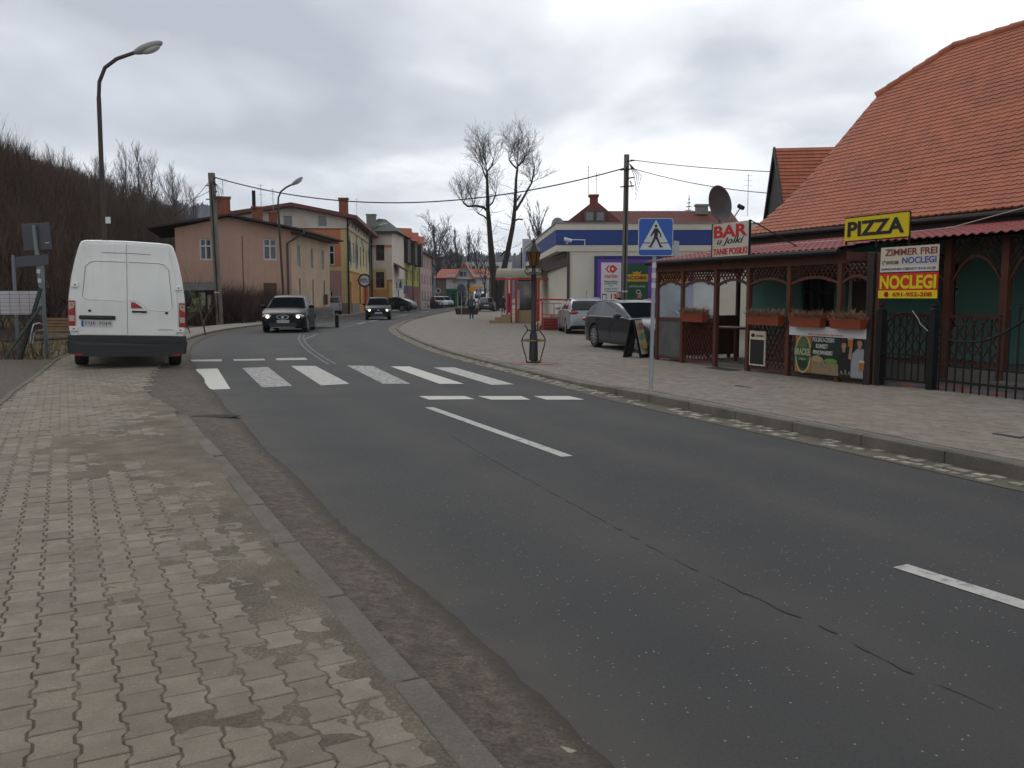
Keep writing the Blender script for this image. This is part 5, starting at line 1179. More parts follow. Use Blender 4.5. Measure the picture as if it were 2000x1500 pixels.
# ---- far end of the street --------------------------------------------------------
def villa():
    fr = Fr(-13.6, 152.0, 0); t = fthing('white_villa', 'white villa with red hipped roof and dark timber gable at the end of the street', 'house', fr)
    x0, x1 = fr.hx(872), fr.hx(955); xl = fr.hx(853); zt = fr.hit(900, 543)[1]; zr = fr.hit(900, 524)[1]; za = fr.hit(908, 515)[1]
    mb = MB(); g0, g1 = fr.hx(890), fr.hx(926); ws = [rectf(fr, (899, 905, 531, 540)), rectf(fr, (906.5, 911.5, 531, 540)), rectf(fr, (913, 918, 546, 557))]
    wall(mb, x0, x1, -.2, zt + .6, [ws[2]], depth=.2); mb.build('wall', mat('villa_white', (.55, .56, .57), .9, .06), t)
    for q0_, q1_ in ((xl, x0 - .02), (x1 + .02, x1 + 3)): MB().box(q0_, q1_, 0, .3, -.2, zt).build('wall', mat('villa_brown', (.15, .11, .09), .9, .15), t)
    mb = MB(); mb.prism([(fr.hx(888), zt - .2), (fr.hx(928), zt - .2), (fr.hx(920), fr.hit(900, 528)[1]), (fr.hx(908), za), (fr.hx(896), fr.hit(900, 528)[1])], -1.0, .0, 'y'); mb.build('gable', mat('villa_white', (.55, .56, .57)), t)
    for r in ws[:2]: window(t, r, M_dkwood, M_glass, y=-1.1, v=(), t=.05)
    window(t, ws[2], M_dkwood, M_glass, y=.1, v=(), t=.1)
    mb = MB(); gx = fr.hx(908)
    for q0, q1, za_, zb_ in ((gx, fr.hx(887), za + .3, zt - .4), (gx, fr.hx(930), za + .3, zt - .4)):
        roof_slab(mb, [(q0, -1.8, za_), (q1, -1.8, zb_), (q1, 6, zb_), (q0, 6, za_)], .4)
    mb.add([(xl - .5, -.6, zt), (fr.hx(958), -.6, zt), (fr.hx(952), 4, zr), (fr.hx(859), 4, zr)], [(0, 1, 2, 3)]); mb.add([(xl - .5, -.6, zt), (fr.hx(859), 4, zr), (xl - .5, 8, zt)], [(0, 1, 2)]); mb.build('roof', M_orroof, t)
    fr2 = Fr(-9, 175, 0); t2 = fthing('white_block', 'long white flat roofed block behind the white villa', 'building', fr2); a0, a1 = fr2.hx(911), fr2.hx(1000)
    mb = MB(); zt2 = fr2.hit(940, 512)[1]; hs = [(a0 + 1 + i * 1.6, a0 + 1.9 + i * 1.6, zt2 - 1.9, zt2 - .7) for i in range(5)]; wall(mb, a0, a1, 0, zt2, hs, depth=.3); mb.box(a0, a1, .5, 6, 0, zt2); mb.build('wall', mat('block_white', (.6, .6, .56), .9), t2)
    for r in hs: window(t2, r, M_whitef, M_glass, y=.2, v=(), t=.1)
    fr3 = Fr(-8.6, 128, 0); t3 = fthing('green_kiosk', 'green market kiosk beside the parked cars at the street end', 'kiosk', fr3)
    k0, k1 = fr3.hx(872), fr3.hx(893); MB().box(k0, k1, 0, 3, .05, fr3.hit(880, 568)[1]).build('body', mat('kiosk_green', (.02, .13, .06), .6), t3); MB().box(k0 - .2, k1 + .2, -.5, 3.2, fr3.hit(880, 568)[1], fr3.hit(880, 568)[1] + .3).build('canopy', mat('kiosk_green', (.02, .13, .06)), t3)
    MB().box(k0 + .8, k1 - .3, -.02, .0 - .003, .1, 1.9).build('shutter', M_dkwood, t3)
    fr4 = Fr(-4.0, 118, 0); t4 = fthing('yellow_stall', 'small stall with yellow sign behind the far crossing sign', 'kiosk', fr4)
    k0, k1 = fr4.hx(916), fr4.hx(950); MB().box(k0, k1, 0, 3, .05, 2.5).build('body', mat('stall_cream', (.5, .46, .36)), t4); MB().box(k0, k1 - .6, -.4, -.02, 2.2, 2.9).build('fascia', mat('stall_yellow', (.62, .32, .03)), t4)
villa()
# ---- market ------------------------------------------------------------------------
MK = Fr(2.0, 39.0, 0)
M_mw = mat('market_render', (.66, .63, .54), .9, .05, 1.2, dirt=.25, dcol=(.4, .37, .3), dscale=.5); M_mb = mat('market_blue', (.025, .055, .21), .7, .05, 2)
M_purp = pm('billboard_purple', (.16, .04, .36)); M_navy = mat('navy_frame', (.015, .03, .11), .6, .05)
def market():
    t = fthing('supermarket', 'low white supermarket with a blue band and dark side canopy', 'shop', MK)
    zT = MK.hit(1200, 437)[1]; z1 = MK.hit(1200, 449)[1]; z2 = MK.hit(1200, 479)[1]; z3 = MK.hit(1200, 491)[1]
    X1 = 16.0; xb = .9 - 2.0; yb = 20.5; xw = MK.hx(1112)
    def band(z0, z1_, m, name, o=0.0):
        mb = MB(); P_ = [(X1, -o), (-o, -o), (xb - o, yb)]; Q = [(X1, .3), (.3, .3), (xb + .3, yb)]
        for a, b, c, d in ((P_[0], P_[1], Q[1], Q[0]), (P_[1], P_[2], Q[2], Q[1])):
            mb.add([(a[0], a[1], z0), (b[0], b[1], z0), (c[0], c[1], z0), (d[0], d[1], z0), (a[0], a[1], z1_), (b[0], b[1], z1_), (c[0], c[1], z1_), (d[0], d[1], z1_)], [(0, 1, 2, 3), (7, 6, 5, 4), (0, 4, 5, 1), (2, 6, 7, 3), (1, 5, 6, 2), (0, 3, 7, 4)])
        return mb.build(name, m, t)
    band(z1, zT, M_mw, 'parapet', .04); band(z2, z1 - .002, M_mb, 'blue_band', .02); band(z3, z2 - .002, M_mw, 'parapet', .02)
    band(zT + .002, zT + .05, mat('coping', (.25, .24, .23), .6), 'coping', .08)
    # front wall and side wall (set back under the canopy)
    mb = MB(); mb.box(xw, X1, .02, .3, -.1, z3 - .003); mb.build('wall', M_mw, t)
    mb = MB(); mb.add([(xw, .302, -.1), (xb + xw - .1, yb, -.1), (xb + xw - .1, yb, z3), (xw, .302, z3)], [(0, 1, 2, 3)]); mb.build('wall', M_mw, t)
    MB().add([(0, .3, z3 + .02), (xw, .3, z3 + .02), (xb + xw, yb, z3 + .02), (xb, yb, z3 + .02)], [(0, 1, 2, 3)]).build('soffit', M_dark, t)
    MB().add([(-.0, .0, zT - .3), (X1, 0, zT - .3), (X1, 20, zT - .3), (xb, 20, zT - .3)], [(0, 1, 2, 3)]).build('flat_roof', M_roofdk, t)
    # dark tinted canopy sloping below the soffit
    mb = MB(); mb.add([(xw - .05, .05, z3 - .01), (xw - .05, .05, 2.95), (xb + .15, yb, 2.9), (xb - .1, yb, z3), ], [(0, 1, 2, 3)]); mb.build('canopy', mat('canopy_dark', (.03, .028, .026), .4), t)
    MB().box(xw - .12, xw - .0, -.06, .04, -.1, z3 - .02).build('corner_pipe', mat('brown_pipe', (.05, .035, .03), .5), t)
    MB().box(xw - .5, xw, .4, 9, -.1, .55).build('plinth', mat('market_plinth', (.16, .14, .13), .9, .2, 3), t)
    # billboard
    a, b = MK.hx(1160), MK.hx(1352); zt_ = MK.hit(1250, 500)[1]; zb_ = .4
    bb = thing('billboard', 'large purple billboard with market and coffee posters on the supermarket wall', 'billboard', tuple(MK.W(0, 0, 0)), 0)
    MB().box(a, b, -.10, .015, zb_, zt_).build('frame', M_navy, bb); MB().box(a + .13, b - .05, -.12, -.102, zb_ + .05, zt_ - .16).build('purple_sheet', M_purp, bb)
    p0, p1, pz0, pz1 = MK.rect(1173, 1212, 513, 640); MB().box(p0, p1, -.145, -.122, .55, pz1).build('white_poster', Twhite, bb); cx = (p0 + p1) / 2; w_ = p1 - p0; T = lambda py: MK.hit(1190, py)[1]
    y = -.149; red = pm('logo_red', (.60, .025, .02))
    cz = T(525.5); hh = T(518) - T(525.5)
    MB().prism([(cx - w_ * .30, cz), (cx - w_ * .12, cz + hh), (cx - w_ * .06, cz + hh), (cx - w_ * .20, cz), (cx - w_ * .06, cz - hh), (cx - w_ * .12, cz - hh)], y, y + .004, 'y').build('logo_mark', red, bb)
    MB().prism([(cx - w_ * .07, cz + hh * .55), (cx + w_ * .02, cz + hh), (cx + w_ * .14, cz + hh), (cx + w_ * .32, cz), (cx + w_ * .14, cz - hh), (cx + w_ * .02, cz - hh), (cx - w_ * .07, cz - hh * .55)], y, y + .004, 'y').build('logo_mark', red, bb)
    MB().prism([(cx + w_ * .03, cz + hh * .25), (cx + w_ * .10, cz + hh * .5), (cx + w_ * .10, cz + hh * .15), (cx + w_ * .20, cz), (cx + w_ * .10, cz - hh * .15), (cx + w_ * .10, cz - hh * .5), (cx + w_ * .03, cz - hh * .25), (cx + w_ * .0, cz)], y - .004, y, 'y').build('logo_mark', Twhite, bb)
    text('market', bb, cx, T(539), w_ * .68, (T(535) - T(543)), red, y=y, shear=.25, bold=.01)
    for s, py, ww, hh_ in (('Kawa mielona', 549.5, .66, 4), ('JACOBS KRONUNG', 554.5, .64, 3.6), ('500 g', 559, .2, 3), ('22,66/kg z aplikacja', 564, .66, 3), ('21,99/kg bez aplikacji', 569, .68, 3)):
        text(s, bb, cx, T(py), w_ * ww, T(0) * 0 + hh_ * .0234, Tblk, y=y, bold=.01)
    text('13', bb, cx + w_ * .14, T(581), w_ * .30, T(574) - T(588), red, y=y, bold=.04); text('99', bb, cx + w_ * .40, T(577), w_ * .16, T(574) - T(580), red, y=y, bold=.03)
    MB().prism([(cx - w_ * .44, T(590)), (cx - w_ * .22, T(590)), (cx - w_ * .22, T(574)), (cx - w_ * .44, T(574))], y, y + .004, 'y').build('phone_print', Tblk, bb); MB().prism([(cx - w_ * .41, T(587)), (cx - w_ * .25, T(587)), (cx - w_ * .25, T(576)), (cx - w_ * .41, T(576))], y - .004, y - .001, 'y').build('phone_screen_print', Twhite, bb)
    q0, q1 = MK.hx(1214), MK.hx(1264); MB().box(q0, q1, -.145, -.122, .55, T(514)).build('coffee_poster', pm('coffee_green', (.01, .07, .03)), bb); cx2 = MK.hx(1241)
    yb_ = pm('coffee_gold', (.55, .30, .05)); MB().box(q0, q1, -.152, -.146, T(550), T(536)).build('gold_band', yb_, bb); text('JACOBS', bb, (q0 + q1) / 2 - .02, T(543.5), (q1 - q0) * .92, T(540) - T(548), Tblk, y=-.153, bold=.03)
    text('KRÖNUNG', bb, cx2 + .05, T(559), (q1 - q0) * .6, .11, Tcream, y=-.149)
    MB().prism([(cx2 - .13, T(536)), (cx2 + .17, T(536)), (cx2 + .22, T(530)), (cx2 + .10, T(532.5)), (cx2 + .02, T(529)), (cx2 - .06, T(532.5)), (cx2 - .18, T(530))], -.150, -.146, 'y').build('crown_print', yb_, bb)
    MB().lathe([(.10, -.15), (.10, -.146), (.07, -.146), (.07, -.15)], (cx2 + .1, 0, T(570)), 14, 'y').build('cup_print', Twhite, bb)
    q0, q1 = MK.hx(1268), MK.hx(1345); MB().box(MK.hx(1285), q1, -.145, -.122, .55, T(514)).build('coffee_poster', pm('coffee_green', (.01, .07, .03)), bb); MB().box(MK.hx(1285), q1, -.152, -.146, T(550), T(536)).build('gold_band', yb_, bb); text('JACOBS', bb, MK.hx(1312), T(543.5), 1.1, T(540) - T(548), Tblk, y=-.153, bold=.03)
    # camera, small fittings
    c = thing('security_camera', 'white security camera on a bracket under the blue band', 'camera', tuple(MK.W(MK.hx(1115), -.55, MK.hit(1108, 471)[1])), 0)
    MB().cyl((-.36, 0, .06), (-.02, 0, -.03), .085, n=10).build('housing', Twhite, c); MB().tube([(-.1, 0, .03), (.6, .2, .03), (.6, .5, .03), (.6, .52, -.45)], .025, 6).build('bracket', Twhite, c); MB().box(-.28, -.18, -.04, .04, -.16, -.06).build('mount', M_galv, c)
    # red handrail and steps in front of the side wall
    r = thing('red_handrail', 'red tubular handrail with brick steps beside the supermarket corner', 'railing', (MK.o.x - .3, 37.6, .05), 0)
    M_redp = mat('red_steel', (.40, .035, .03), .5, .08, 6)
    mb = MB(); w0, w1 = -.6, .75
    for x0, h_ in ((w0 + .02, 1.35), (w0 + .22, 1.28)): mb.cyl((x0, 0, 0), (x0, 0, h_), .035, n=6)
    mb.cyl((w1, 1.2, 0), (w1, 1.2, 1.32), .035, n=6); mb.tube([(w0 + .22, 0, 1.28), (w0 + .02, 0, 1.35), (w0 + .04, 1.2, 1.35), (w1, 1.2, 1.32)], .035, 6)
    for k in range(5): mb.bar((w0 + .25, 0.0, .15 + k * .13), (w1 - .1, .3, .15 + k * .13), .03, .035)
    mb.build('rail', M_redp, r); st = MB().box(w0 + .3, w1, .4, 1.6, -.04, .5).build('steps', mat('brick_steps', (.15, .05, .04), .9, .2, 6), r)
    # entrance shelter: red frame with barrel roof
    EF = Fr(-.9, 49.5, 0); e = fthing('entrance_shelter', 'red framed market entrance shelter with a beige barrel roof', 'shelter', EF)
    a, b = EF.hx(968), EF.hx(1056); zr = EF.hit(1000, 527)[1]; ze = EF.hit(1000, 546)[1]; rm = mat('beige_sheet', (.30, .27, .20), .7, .12, 3, streak=.3, dcol=(.2, .17, .13))
    mb = MB(); n = 8
    for k in range(n):
        a0 = math.pi / 2 * k / n; a1 = math.pi / 2 * (k + 1) / n; y0, z0 = -.9 + .9 * math.sin(a0) * 1.1, ze + .08 + (zr - ze) * (1 - math.cos(a0)) * 1.0; y1, z1_ = -.9 + .9 * math.sin(a1) * 1.1, ze + .08 + (zr - ze) * (1 - math.cos(a1))
        z0 = ze + .08 + (zr - ze) * math.sin(a0); z1_ = ze + .08 + (zr - ze) * math.sin(a1); y0 = -.9 + 1.0 * (1 - math.cos(a0)); y1 = -.9 + 1.0 * (1 - math.cos(a1))
        mb.quad((a + .12 * k / n, y0, z0), (b, y0, z0), (b, y1, z1_), (a + .12 * (k + 1) / n, y1, z1_))
    mb.quad((a + .12, .1, zr + .08), (b, .1, zr + .08), (b, 3, zr + .08), (a + .12, 3, zr + .08)); mb.build('roof', rm, e)
    fb = MB(); fb.box(a, b + 1.6, -.95, -.85, ze - .04, ze + .06); fb.build('eave_beam', M_redp, e)
    for px in (991, 998, 1008, 1046, 1052): x = EF.hx(px, -.85); MB().box(x - .06, x + .06, -.9, -.8, .05, ze - .045).build('post', M_redp, e)
    for k in range(4): MB().box(EF.hx(998, -.8), EF.hx(1008, -.8), -.84, -.82, .5 + k * .3, .53 + k * .3).build('rung', M_redp, e)
    MB().box(EF.hx(1012), EF.hx(1050), .6, .7, .4, 2.6).build('dark_glass', M_glass, e); MB().box(EF.hx(1010), EF.hx(1052), -.7, -.6, .05, .75).build('apron', mat('sand_wall', (.36, .27, .17), .9, .1), e)
    MB().box(EF.hx(1023), EF.hx(1034), .55, .59, 1.6, 2.2).build('poster', Twhite, e); MB().box(EF.hx(1009), EF.hx(1015), .3, .45, .8, 1.9).build('poster', Twhite, e); MB().box(EF.hx(990.5), EF.hx(997), -.7, -.6, .6, 1.7).build('purple_panel', M_purp, e)
    for k in range(3): MB().box(EF.hx(956 + k * 11, -1), EF.hx(998, -1) - .02, -1.6 + k * .3, -.62, .04 + k * .16, .04 + k * .16 + .155).build('step', mat('step_stone', (.33, .25, .16), .9, .1), e)
    # silver side display and hidden back of a big sign at the far end of the blue band
    g = thing('roof_sign', 'back of a pale rooftop sign at the far end of the market band', 'sign', (2.0 + xb - .1, 58.6, 3.2), 0); MB().box(-.1, .5, 0, .25, 0, 2.2).build('panel', mat('sign_back_grey', (.5, .52, .55), .6), g); MB().box(-.2, -.12, 0, .2, -.4, 1.6).build('post', M_black, g)
market()
# ---- brown roofed building behind the market, and the steep roof behind the restaurant
def behind():
    fr = Fr(4.0, 56.0, 0); t = fthing('brown_roofed_house', 'large house with brown tiled roof and two attic windows behind the supermarket', 'house', fr)
    M_br = mat('brown_tile', (.135, .045, .035), .8, .12, 3, .4, 12)
    xl, xr = fr.hx(1090), fr.hx(1462); zr = fr.hit(1300, 412, 4.5)[1]; xa = fr.hx(1160, -1.0); za = fr.hit(1160, 390, -1.0)[1]; ze = 4.2
    mb = MB(); mb.box(xl, xr, 0, 9, 0, ze + .2); mb.build('wall', M_cream, t)
    mb = MB(); mb.add([(xl - 1, -1.2, ze), (xr + .5, -1.2, ze), (xr - .2, 4.5, zr), (xl + 2.5, 4.5, zr), (xr + .5, 10, ze), (xl - 1, 10, ze)], [(0, 1, 2, 3), (1, 4, 2), (4, 5, 3, 2), (5, 0, 3)]); rf = mb.build('roof', M_br, t)
    x0, x1 = fr.hx(1090, -1.2), fr.hx(1226, -1.2); zg = fr.hit(1100, 446, -1.2)[1]; mb = MB(); mb.add([(x0, -1.25, zg), (x1, -1.25, zg), (xa, -1.0, za), (xa, 4.5, za), (x0, 4, zg), (x1, 4, zg)], [(0, 1, 2), (0, 2, 3, 4), (1, 5, 3, 2)]); mb.build('cross_gable', M_br, t)
    for p0, p1 in ((1144, 1158.5), (1165, 1179)):
        r = fr.rect(p0, p1, 415, 431, -1.4); mb = MB(); mb.box(r[0] - .12, r[1] + .12, -1.5, -1.0, r[2] - .1, r[3] + .12); d = mb.build('window', mat('window_timber', (.08, .05, .045), .6), t); MB().box(r[0], r[1], -1.53, -1.503, r[2], r[3]).build('pane', mat('grey_glass', (.12, .125, .13), .2, .1), d)
    chimney(t, xa, -.2, za - .6, fr.hit(1160, 387)[1] + .05, .5, .5, mat('red_chimney', (.2, .05, .04), .9)); aerial(t, xa - .35, -.2, za + .2, 2.0); aerial(t, xa + .15, -.2, za + .2, 1.6, .5)
    MB().box(fr.hx(1078), fr.hx(1108), -1.0, 1.5, 5.6, 6.3).build('dormer', M_roofdk, t)
    for k in range(7): MB().box(fr.hx(1080 + k * 4), fr.hx(1082 + k * 4), -1.06, -1.02, 5.65, 6.2).build('baluster', M_white, t)
    chimney(t, fr.hx(1366, 4), 4, zr - .3, zr + .25, .8, .5, mat('rendered_chimney', (.2, .19, .17), .9)); aerial(t, fr.hx(1455, 3), 3, zr - .5, 2.8, .2)
    MB().lathe([(.05, .06), (.35, .0), (.38, .01), (.05, .08)], (0, 0, 0), 16, 'y').tf(Matrix.Translation((fr.hx(1086), -1.4, fr.hit(1086, 440)[1]))).build('dish', M_galv, t)
    # steep roof behind the restaurant
    fr2 = Fr(9.3, 30.0, -8.0); t2 = fthing('steep_roofed_house', 'steep orange tiled roof with dark boarded gable behind the restaurant', 'house', fr2)
    A = fr2.Lc(at(1528, 397, 30.0)); B = fr2.Lc(at(1493, 432, 34.2)); Tp = fr2.Lc(at(1513, 290, 32.0))
    mb = MB(); L_ = 9.0
    # lower down the slope continues to the eaves, hidden by the restaurant
    dirA = (Vector(A) - Vector(Tp)); A2 = Vector(Tp) + dirA * 1.6; dirB_ = (Vector(B) - Vector(Tp)); B2 = Vector(Tp) + dirB_ * 1.3
    mb.add([tuple(Tp), tuple(A2), tuple(A2 + Vector((L_, 0, 0))), tuple(Vector(Tp) + Vector((L_, 0, 0))), tuple(B2), tuple(B2 + Vector((L_, 0, 0)))], [(0, 1, 2, 3), (0, 3, 5, 4)]); rf = mb.build('roof', mat('clay_underlay', (.13, .045, .028)), t2)
    sl = (A2 - Vector(Tp)).length; n_ = Vector((1, 0, 0)).cross(A2 - Vector(Tp)).normalized(); n_ = n_ if n_.z > 0 else -n_; dn = (A2 - Vector(Tp)).normalized()
    rows = int(sl / .19); mb2 = MB(); T = []
    for k in range(rows):
        p = Vector(Tp) + dn * (k * .19); q = p + dn * .21
        for i in range(int(9 / .22)):
            x0 = Vector((i * .22 + .02, 0, 0)); x1 = Vector((i * .22 + .235, 0, 0)); a_, b_, c_, d_ = p + x0 + n_ * .012, p + x1 + n_ * .012, q + x1 + n_ * .05, q + x0 + n_ * .05
            e_, f_ = q + x0 + n_ * .01, q + x1 + n_ * .01; mb2.add([tuple(v) for v in (a_, b_, c_, d_, e_, f_)], [(0, 3, 2, 1), (3, 4, 5, 2)]); T += [R.random()] * 2
    o = mb2.build('roof_tile_field', M_tile, rf); o['kind'] = 'stuff'; at_ = o.data.attributes.new('tone', 'FLOAT', 'FACE'); at_.data.foreach_set('value', T)
    y0_, y1_ = min(A2.y, B2.y) + .5, max(A2.y, B2.y) - .5; MB().box(.3, L_ - .3, y0_, y1_, 0, min(A2.z, B2.z) - .2 + 1.0).build('wall', M_cream, t2)
    g = MB(); off = Vector((.06, 0, -.12)); g.add([tuple(Vector(Tp) + off), tuple(A2 + off), tuple(Vector((A2.x, A2.y, 0)) + off), tuple(Vector((B2.x, B2.y, 0)) + off), tuple(B2 + off)], [(0, 1, 2, 3, 4)]); g.build('gable', mat('black_boarding', (.018, .016, .015), .8, .3, 3), t2)
    for q in (A2, B2): MB().bar(Vector(Tp) + Vector((-.02, 0, -.02)), q + Vector((-.02, 0, -.02)), .06, .2).build('bargeboard', M_dkwood, t2)
behind()
# ================================================================ VEHICLES
G_car = mat('car_glass', (.010, .012, .014), .06, .2, 2, spec=.35)
G_scr = mat('windscreen_glass', (.012, .014, .015), .08, .2, 2, spec=.0)
M_plast = mat('black_plastic', (.016, .017, .018), .6, .1, 8)
M_redl = mat('red_lens', (.32, .012, .012), .2, .05, 9, coat=.6); M_clr = mat('clear_lens', (.40, .38, .36), .15, .1, 14, coat=.6)
M_plate = mat('plate_white', (.55, .56, .56), .5, .03, 9); M_seam = mat('panel_gap', (.01, .01, .01), .9, 0)
M_lit = mat('lit_headlamp', (.9, .8, .6), .2, 0, emit=(1.0, .86, .60), es=3.2)
M_amber = mat('amber_lens', (.5, .12, .02), .2, .05, 9, coat=.6)
def plate(parent, x, y, z, s, rz, w_=.5, h_=.11):
    """number plate: rz=0 faces local -Y; placed by matrix afterwards"""
    M = Matrix.Translation((x, y, z)) @ Matrix.Rotation(rz, 4, 'Z')
    p = MB().box(-w_ / 2, w_ / 2, -.008, 0, -h_ / 2, h_ / 2).build('number_plate', M_plate, parent); p.matrix_local = M
    MB().box(-w_ / 2 + .004, -w_ / 2 + .045, -.011, -.0085, -h_ / 2 + .004, h_ / 2 - .004).build('plate_band', Tblue, p)
    if s: text(s, p, .025, 0, w_ * .82, h_ * .62, Tblk, y=-.0085, bold=.0, depth=.003)
    return p
def wheel(parent, x, y, r, wd=.2, side=1, spokes=5, dark=False):
    """axis along local y"""
    prof = [(r * .62, -wd / 2), (r * .93, -wd / 2), (r, -wd * .36), (r, wd * .36), (r * .93, wd / 2), (r * .62, wd / 2)]
    t = MB().lathe(prof, (0, 0, 0), 24, 'y').build('wheel', M_rubber, parent, smooth=40, loc=(x, y, r))
    rm = MB(); o = side * wd / 2
    rm.lathe([(r * .66, o * .75), (r * .66, o * 1.0), (r * .60, o * 1.02), (r * .58, o * .6)] if side > 0 else [(r * .58, o * .6), (r * .60, o * 1.02), (r * .66, o * 1.0), (r * .66, o * .75)], (0, 0, 0), 24, 'y')
    for k in range(spokes):
        a = 2 * math.pi * k / spokes + .3; rm.bar((0, o * .86, 0), (math.cos(a) * r * .61, o * .96, math.sin(a) * r * .61), r * .16 if spokes <= 5 else r * .10, .03, (0, 1, 0))
    rm.cyl((0, o * .8, 0), (0, o * 1.02, 0), r * .14, n=10)
    rm.build('rim', M_plast if dark else M_chrome, t)
    MB().cyl((0, o * .3, 0), (0, o * .55, 0), r * .6, n=20).build('brake_disc', mat('disc_steel', (.06, .06, .06), .5), t)
    return t
def profz(keys, x):
    for (a, za), (b, zb) in zip(keys[:-1], keys[1:]):
        if a <= x <= b:
            t = (x - a) / (b - a + 1e-9); return za + (zb - za) * t
    return keys[0][1] if x < keys[0][0] else keys[-1][1]
def smoothkeys(keys, it=2):
    k = list(keys)
    for _ in range(it):
        o = [k[0]]
        for a, b in zip(k[:-1], k[1:]): o += [(a[0] * .75 + b[0] * .25, a[1] * .75 + b[1] * .25), (a[0] * .25 + b[0] * .75, a[1] * .25 + b[1] * .75)]
        k = o + [k[-1]]
    return k
def car(name, label, loc, rz, P, group=None, detail=True):
    """local +x is the nose. Lofted body with wheel arches, separate cabin and glass."""
    t = thing(name, label, P.get('cat', 'car'), loc, rz, group)
    L, W, wb, wr = P['L'], P['W'], P['wb'], P['wr']; xf = L / 2 - P['fo']; xr = xf - wb; hb = P.get('clear', .17)
    top = smoothkeys(P['top'], 2)
    AR = wr + .05
    xs = set(np.linspace(-L / 2, L / 2, 40).tolist())
    for c in (xf, xr):
        for k in range(-8, 9): xs.add(c + AR * math.sin(math.pi / 2 * k / 8))
    for e in (.0, .03, .09, .18, .3): xs.add(-L / 2 + e); xs.add(L / 2 - e)
    xs = sorted(xs); xs = [x for i, x in enumerate(xs) if i == 0 or x - xs[i - 1] > .006]
    def hw(x):
        e = min(x + L / 2, L / 2 - x); k = P.get('cr', .62); w_ = W / 2
        if e < k: w_ *= 1 - P.get('ct', .17) * ((k - e) / k) ** 2.4
        return w_
    rings = []
    for x in xs:
        a = hb
        for c in (xf, xr):
            if abs(x - c) < AR: a = max(a, wr + math.sqrt(max(0, AR * AR - (x - c) ** 2)) - .01)
        e = min(x + L / 2, L / 2 - x); lift = .16 * max(0, (.30 - e) / .30) ** 2
        a = max(a, hb + lift); w_ = hw(x); zt = profz(top, x)
        zt_ = zt - .10 * max(0, (.10 - e) / .10) ** 2 * (1 if zt > .6 else 0); belt = min(P['belt'], zt_ - .02)
        m1 = max(a + .03, .42); m2 = max(m1 + .03, min(.66, belt - .05)); belt = max(belt, m2 + .03); zt_ = max(zt_, belt + .015)
        en = 1 if e > 1e-6 else .90
        rings.append([(0, a), (w_ * .78, a), (w_ * .965 * en, a + .008), (w_ * 1.0 * en, m1), (w_ * .995 * en, m2), (w_ * .965 * en, belt), (w_ * .90 * en, zt_), (w_ * .5, zt_ + .018), (0, zt_ + .026)])
    vs = []; fs = []; body = MB(); n = len(rings[0]); body.cm = 0
    for s in (1, -1):
        o = len(body.v); V = [(x, s * y, z) for x, r in zip(xs, rings) for y, z in r]; Fq = []; Mi = []
        for i in range(len(xs) - 1):
            for j in range(n - 1):
                q = (i * n + j, i * n + j + 1, (i + 1) * n + j + 1, (i + 1) * n + j); Fq.append(q if s < 0 else q[::-1]); Mi.append(1 if j <= 1 else 0)
        body.v += V; body.f += [tuple(k + o for k in q) for q in Fq]; body.m += Mi
        for i in (0, len(xs) - 1):
            body.f.append(tuple(o + i * n + j for j in range(n))); body.m.append(0)
    bo = body.build('body', [P['paint'], M_plast], t, smooth=38)
    # merge the centre line
    # dark box added inside the body for the wheel well shade
    MB().box(xr - .45, xf + .45, -W * .36, W * .36, hb + .02, .62).build('wheel_well_shade', M_plast, t)
    # cabin
    C_ = P['cab']  # rear base, rear roof, front roof, windscreen base (x,z)
    (x0, z0), (x1, z1), (x2, z2), (x3, z3) = C_; rk = smoothkeys([(x0, z0), (x1, z1), ((x1 + x2) / 2, max(z1, z2) + .025), (x2, z2), (x3, z3)], 2)
    cx = sorted(set(np.linspace(x0, x3, 34).tolist() + P['pillars'])); wB = W / 2 * .90; wT = W / 2 * P.get('th', .70)
    zr_ = max(z for _, z in rk); belt = P['belt'] - .02; cats = {'cabin': MB(), 'windscreen': MB(), 'rear_window': MB(), 'side_window': MB()}
    def sec(x):
        zt = max(profz(rk, x), belt + .01); k = (zt - belt) / (zr_ - belt); wb_ = min(wB, hw(x) * .93); wt_ = wb_ + (wT - wB) * k * .86
        zg = belt + (zt - belt) * .90; return [(wb_, belt), (wb_ + (wt_ - wb_) * .10, belt + (zt - belt) * .10), (wt_, zg), (wt_ * .93, zt - .012 * k), (wt_ * .5, zt + .008 * k), (0, zt + .014 * k)]
    for i in range(len(cx) - 1):
        a, b = cx[i], cx[i + 1]; sa, sb = sec(a), sec(b); xm = (a + b) / 2
        inw = any(p <= xm <= q for p, q in P['win'])
        for s in (1, -1):
            for j in range(5):
                q = [(a, s * sa[j][0], sa[j][1]), (b, s * sb[j][0], sb[j][1]), (b, s * sb[j + 1][0], sb[j + 1][1]), (a, s * sa[j + 1][0], sa[j + 1][1])]
                if s > 0: q = q[::-1]
                if j == 1 and inw: c = 'side_window'
                elif j >= 3 and xm > x2 + .04 and xm < x3 - .02: c = 'windscreen'
                elif j >= 3 and xm < x1 - .04 and xm > x0 + P.get('rgap', .02): c = 'rear_window'
                else: c = 'cabin'
                cats[c].quad(*q)
    for c, m in cats.items():
        if m.f:
            o = m.build(c, P['paint'] if c == 'cabin' else (G_scr if c == 'windscreen' else G_car), t)
            bmw = o.data; bmw.polygons.foreach_set('use_smooth', [c != 'side_window'] * len(bmw.polygons)); bmw.set_sharp_from_angle(angle=math.radians(30))
    # merge doubles for smooth shading
    import bmesh
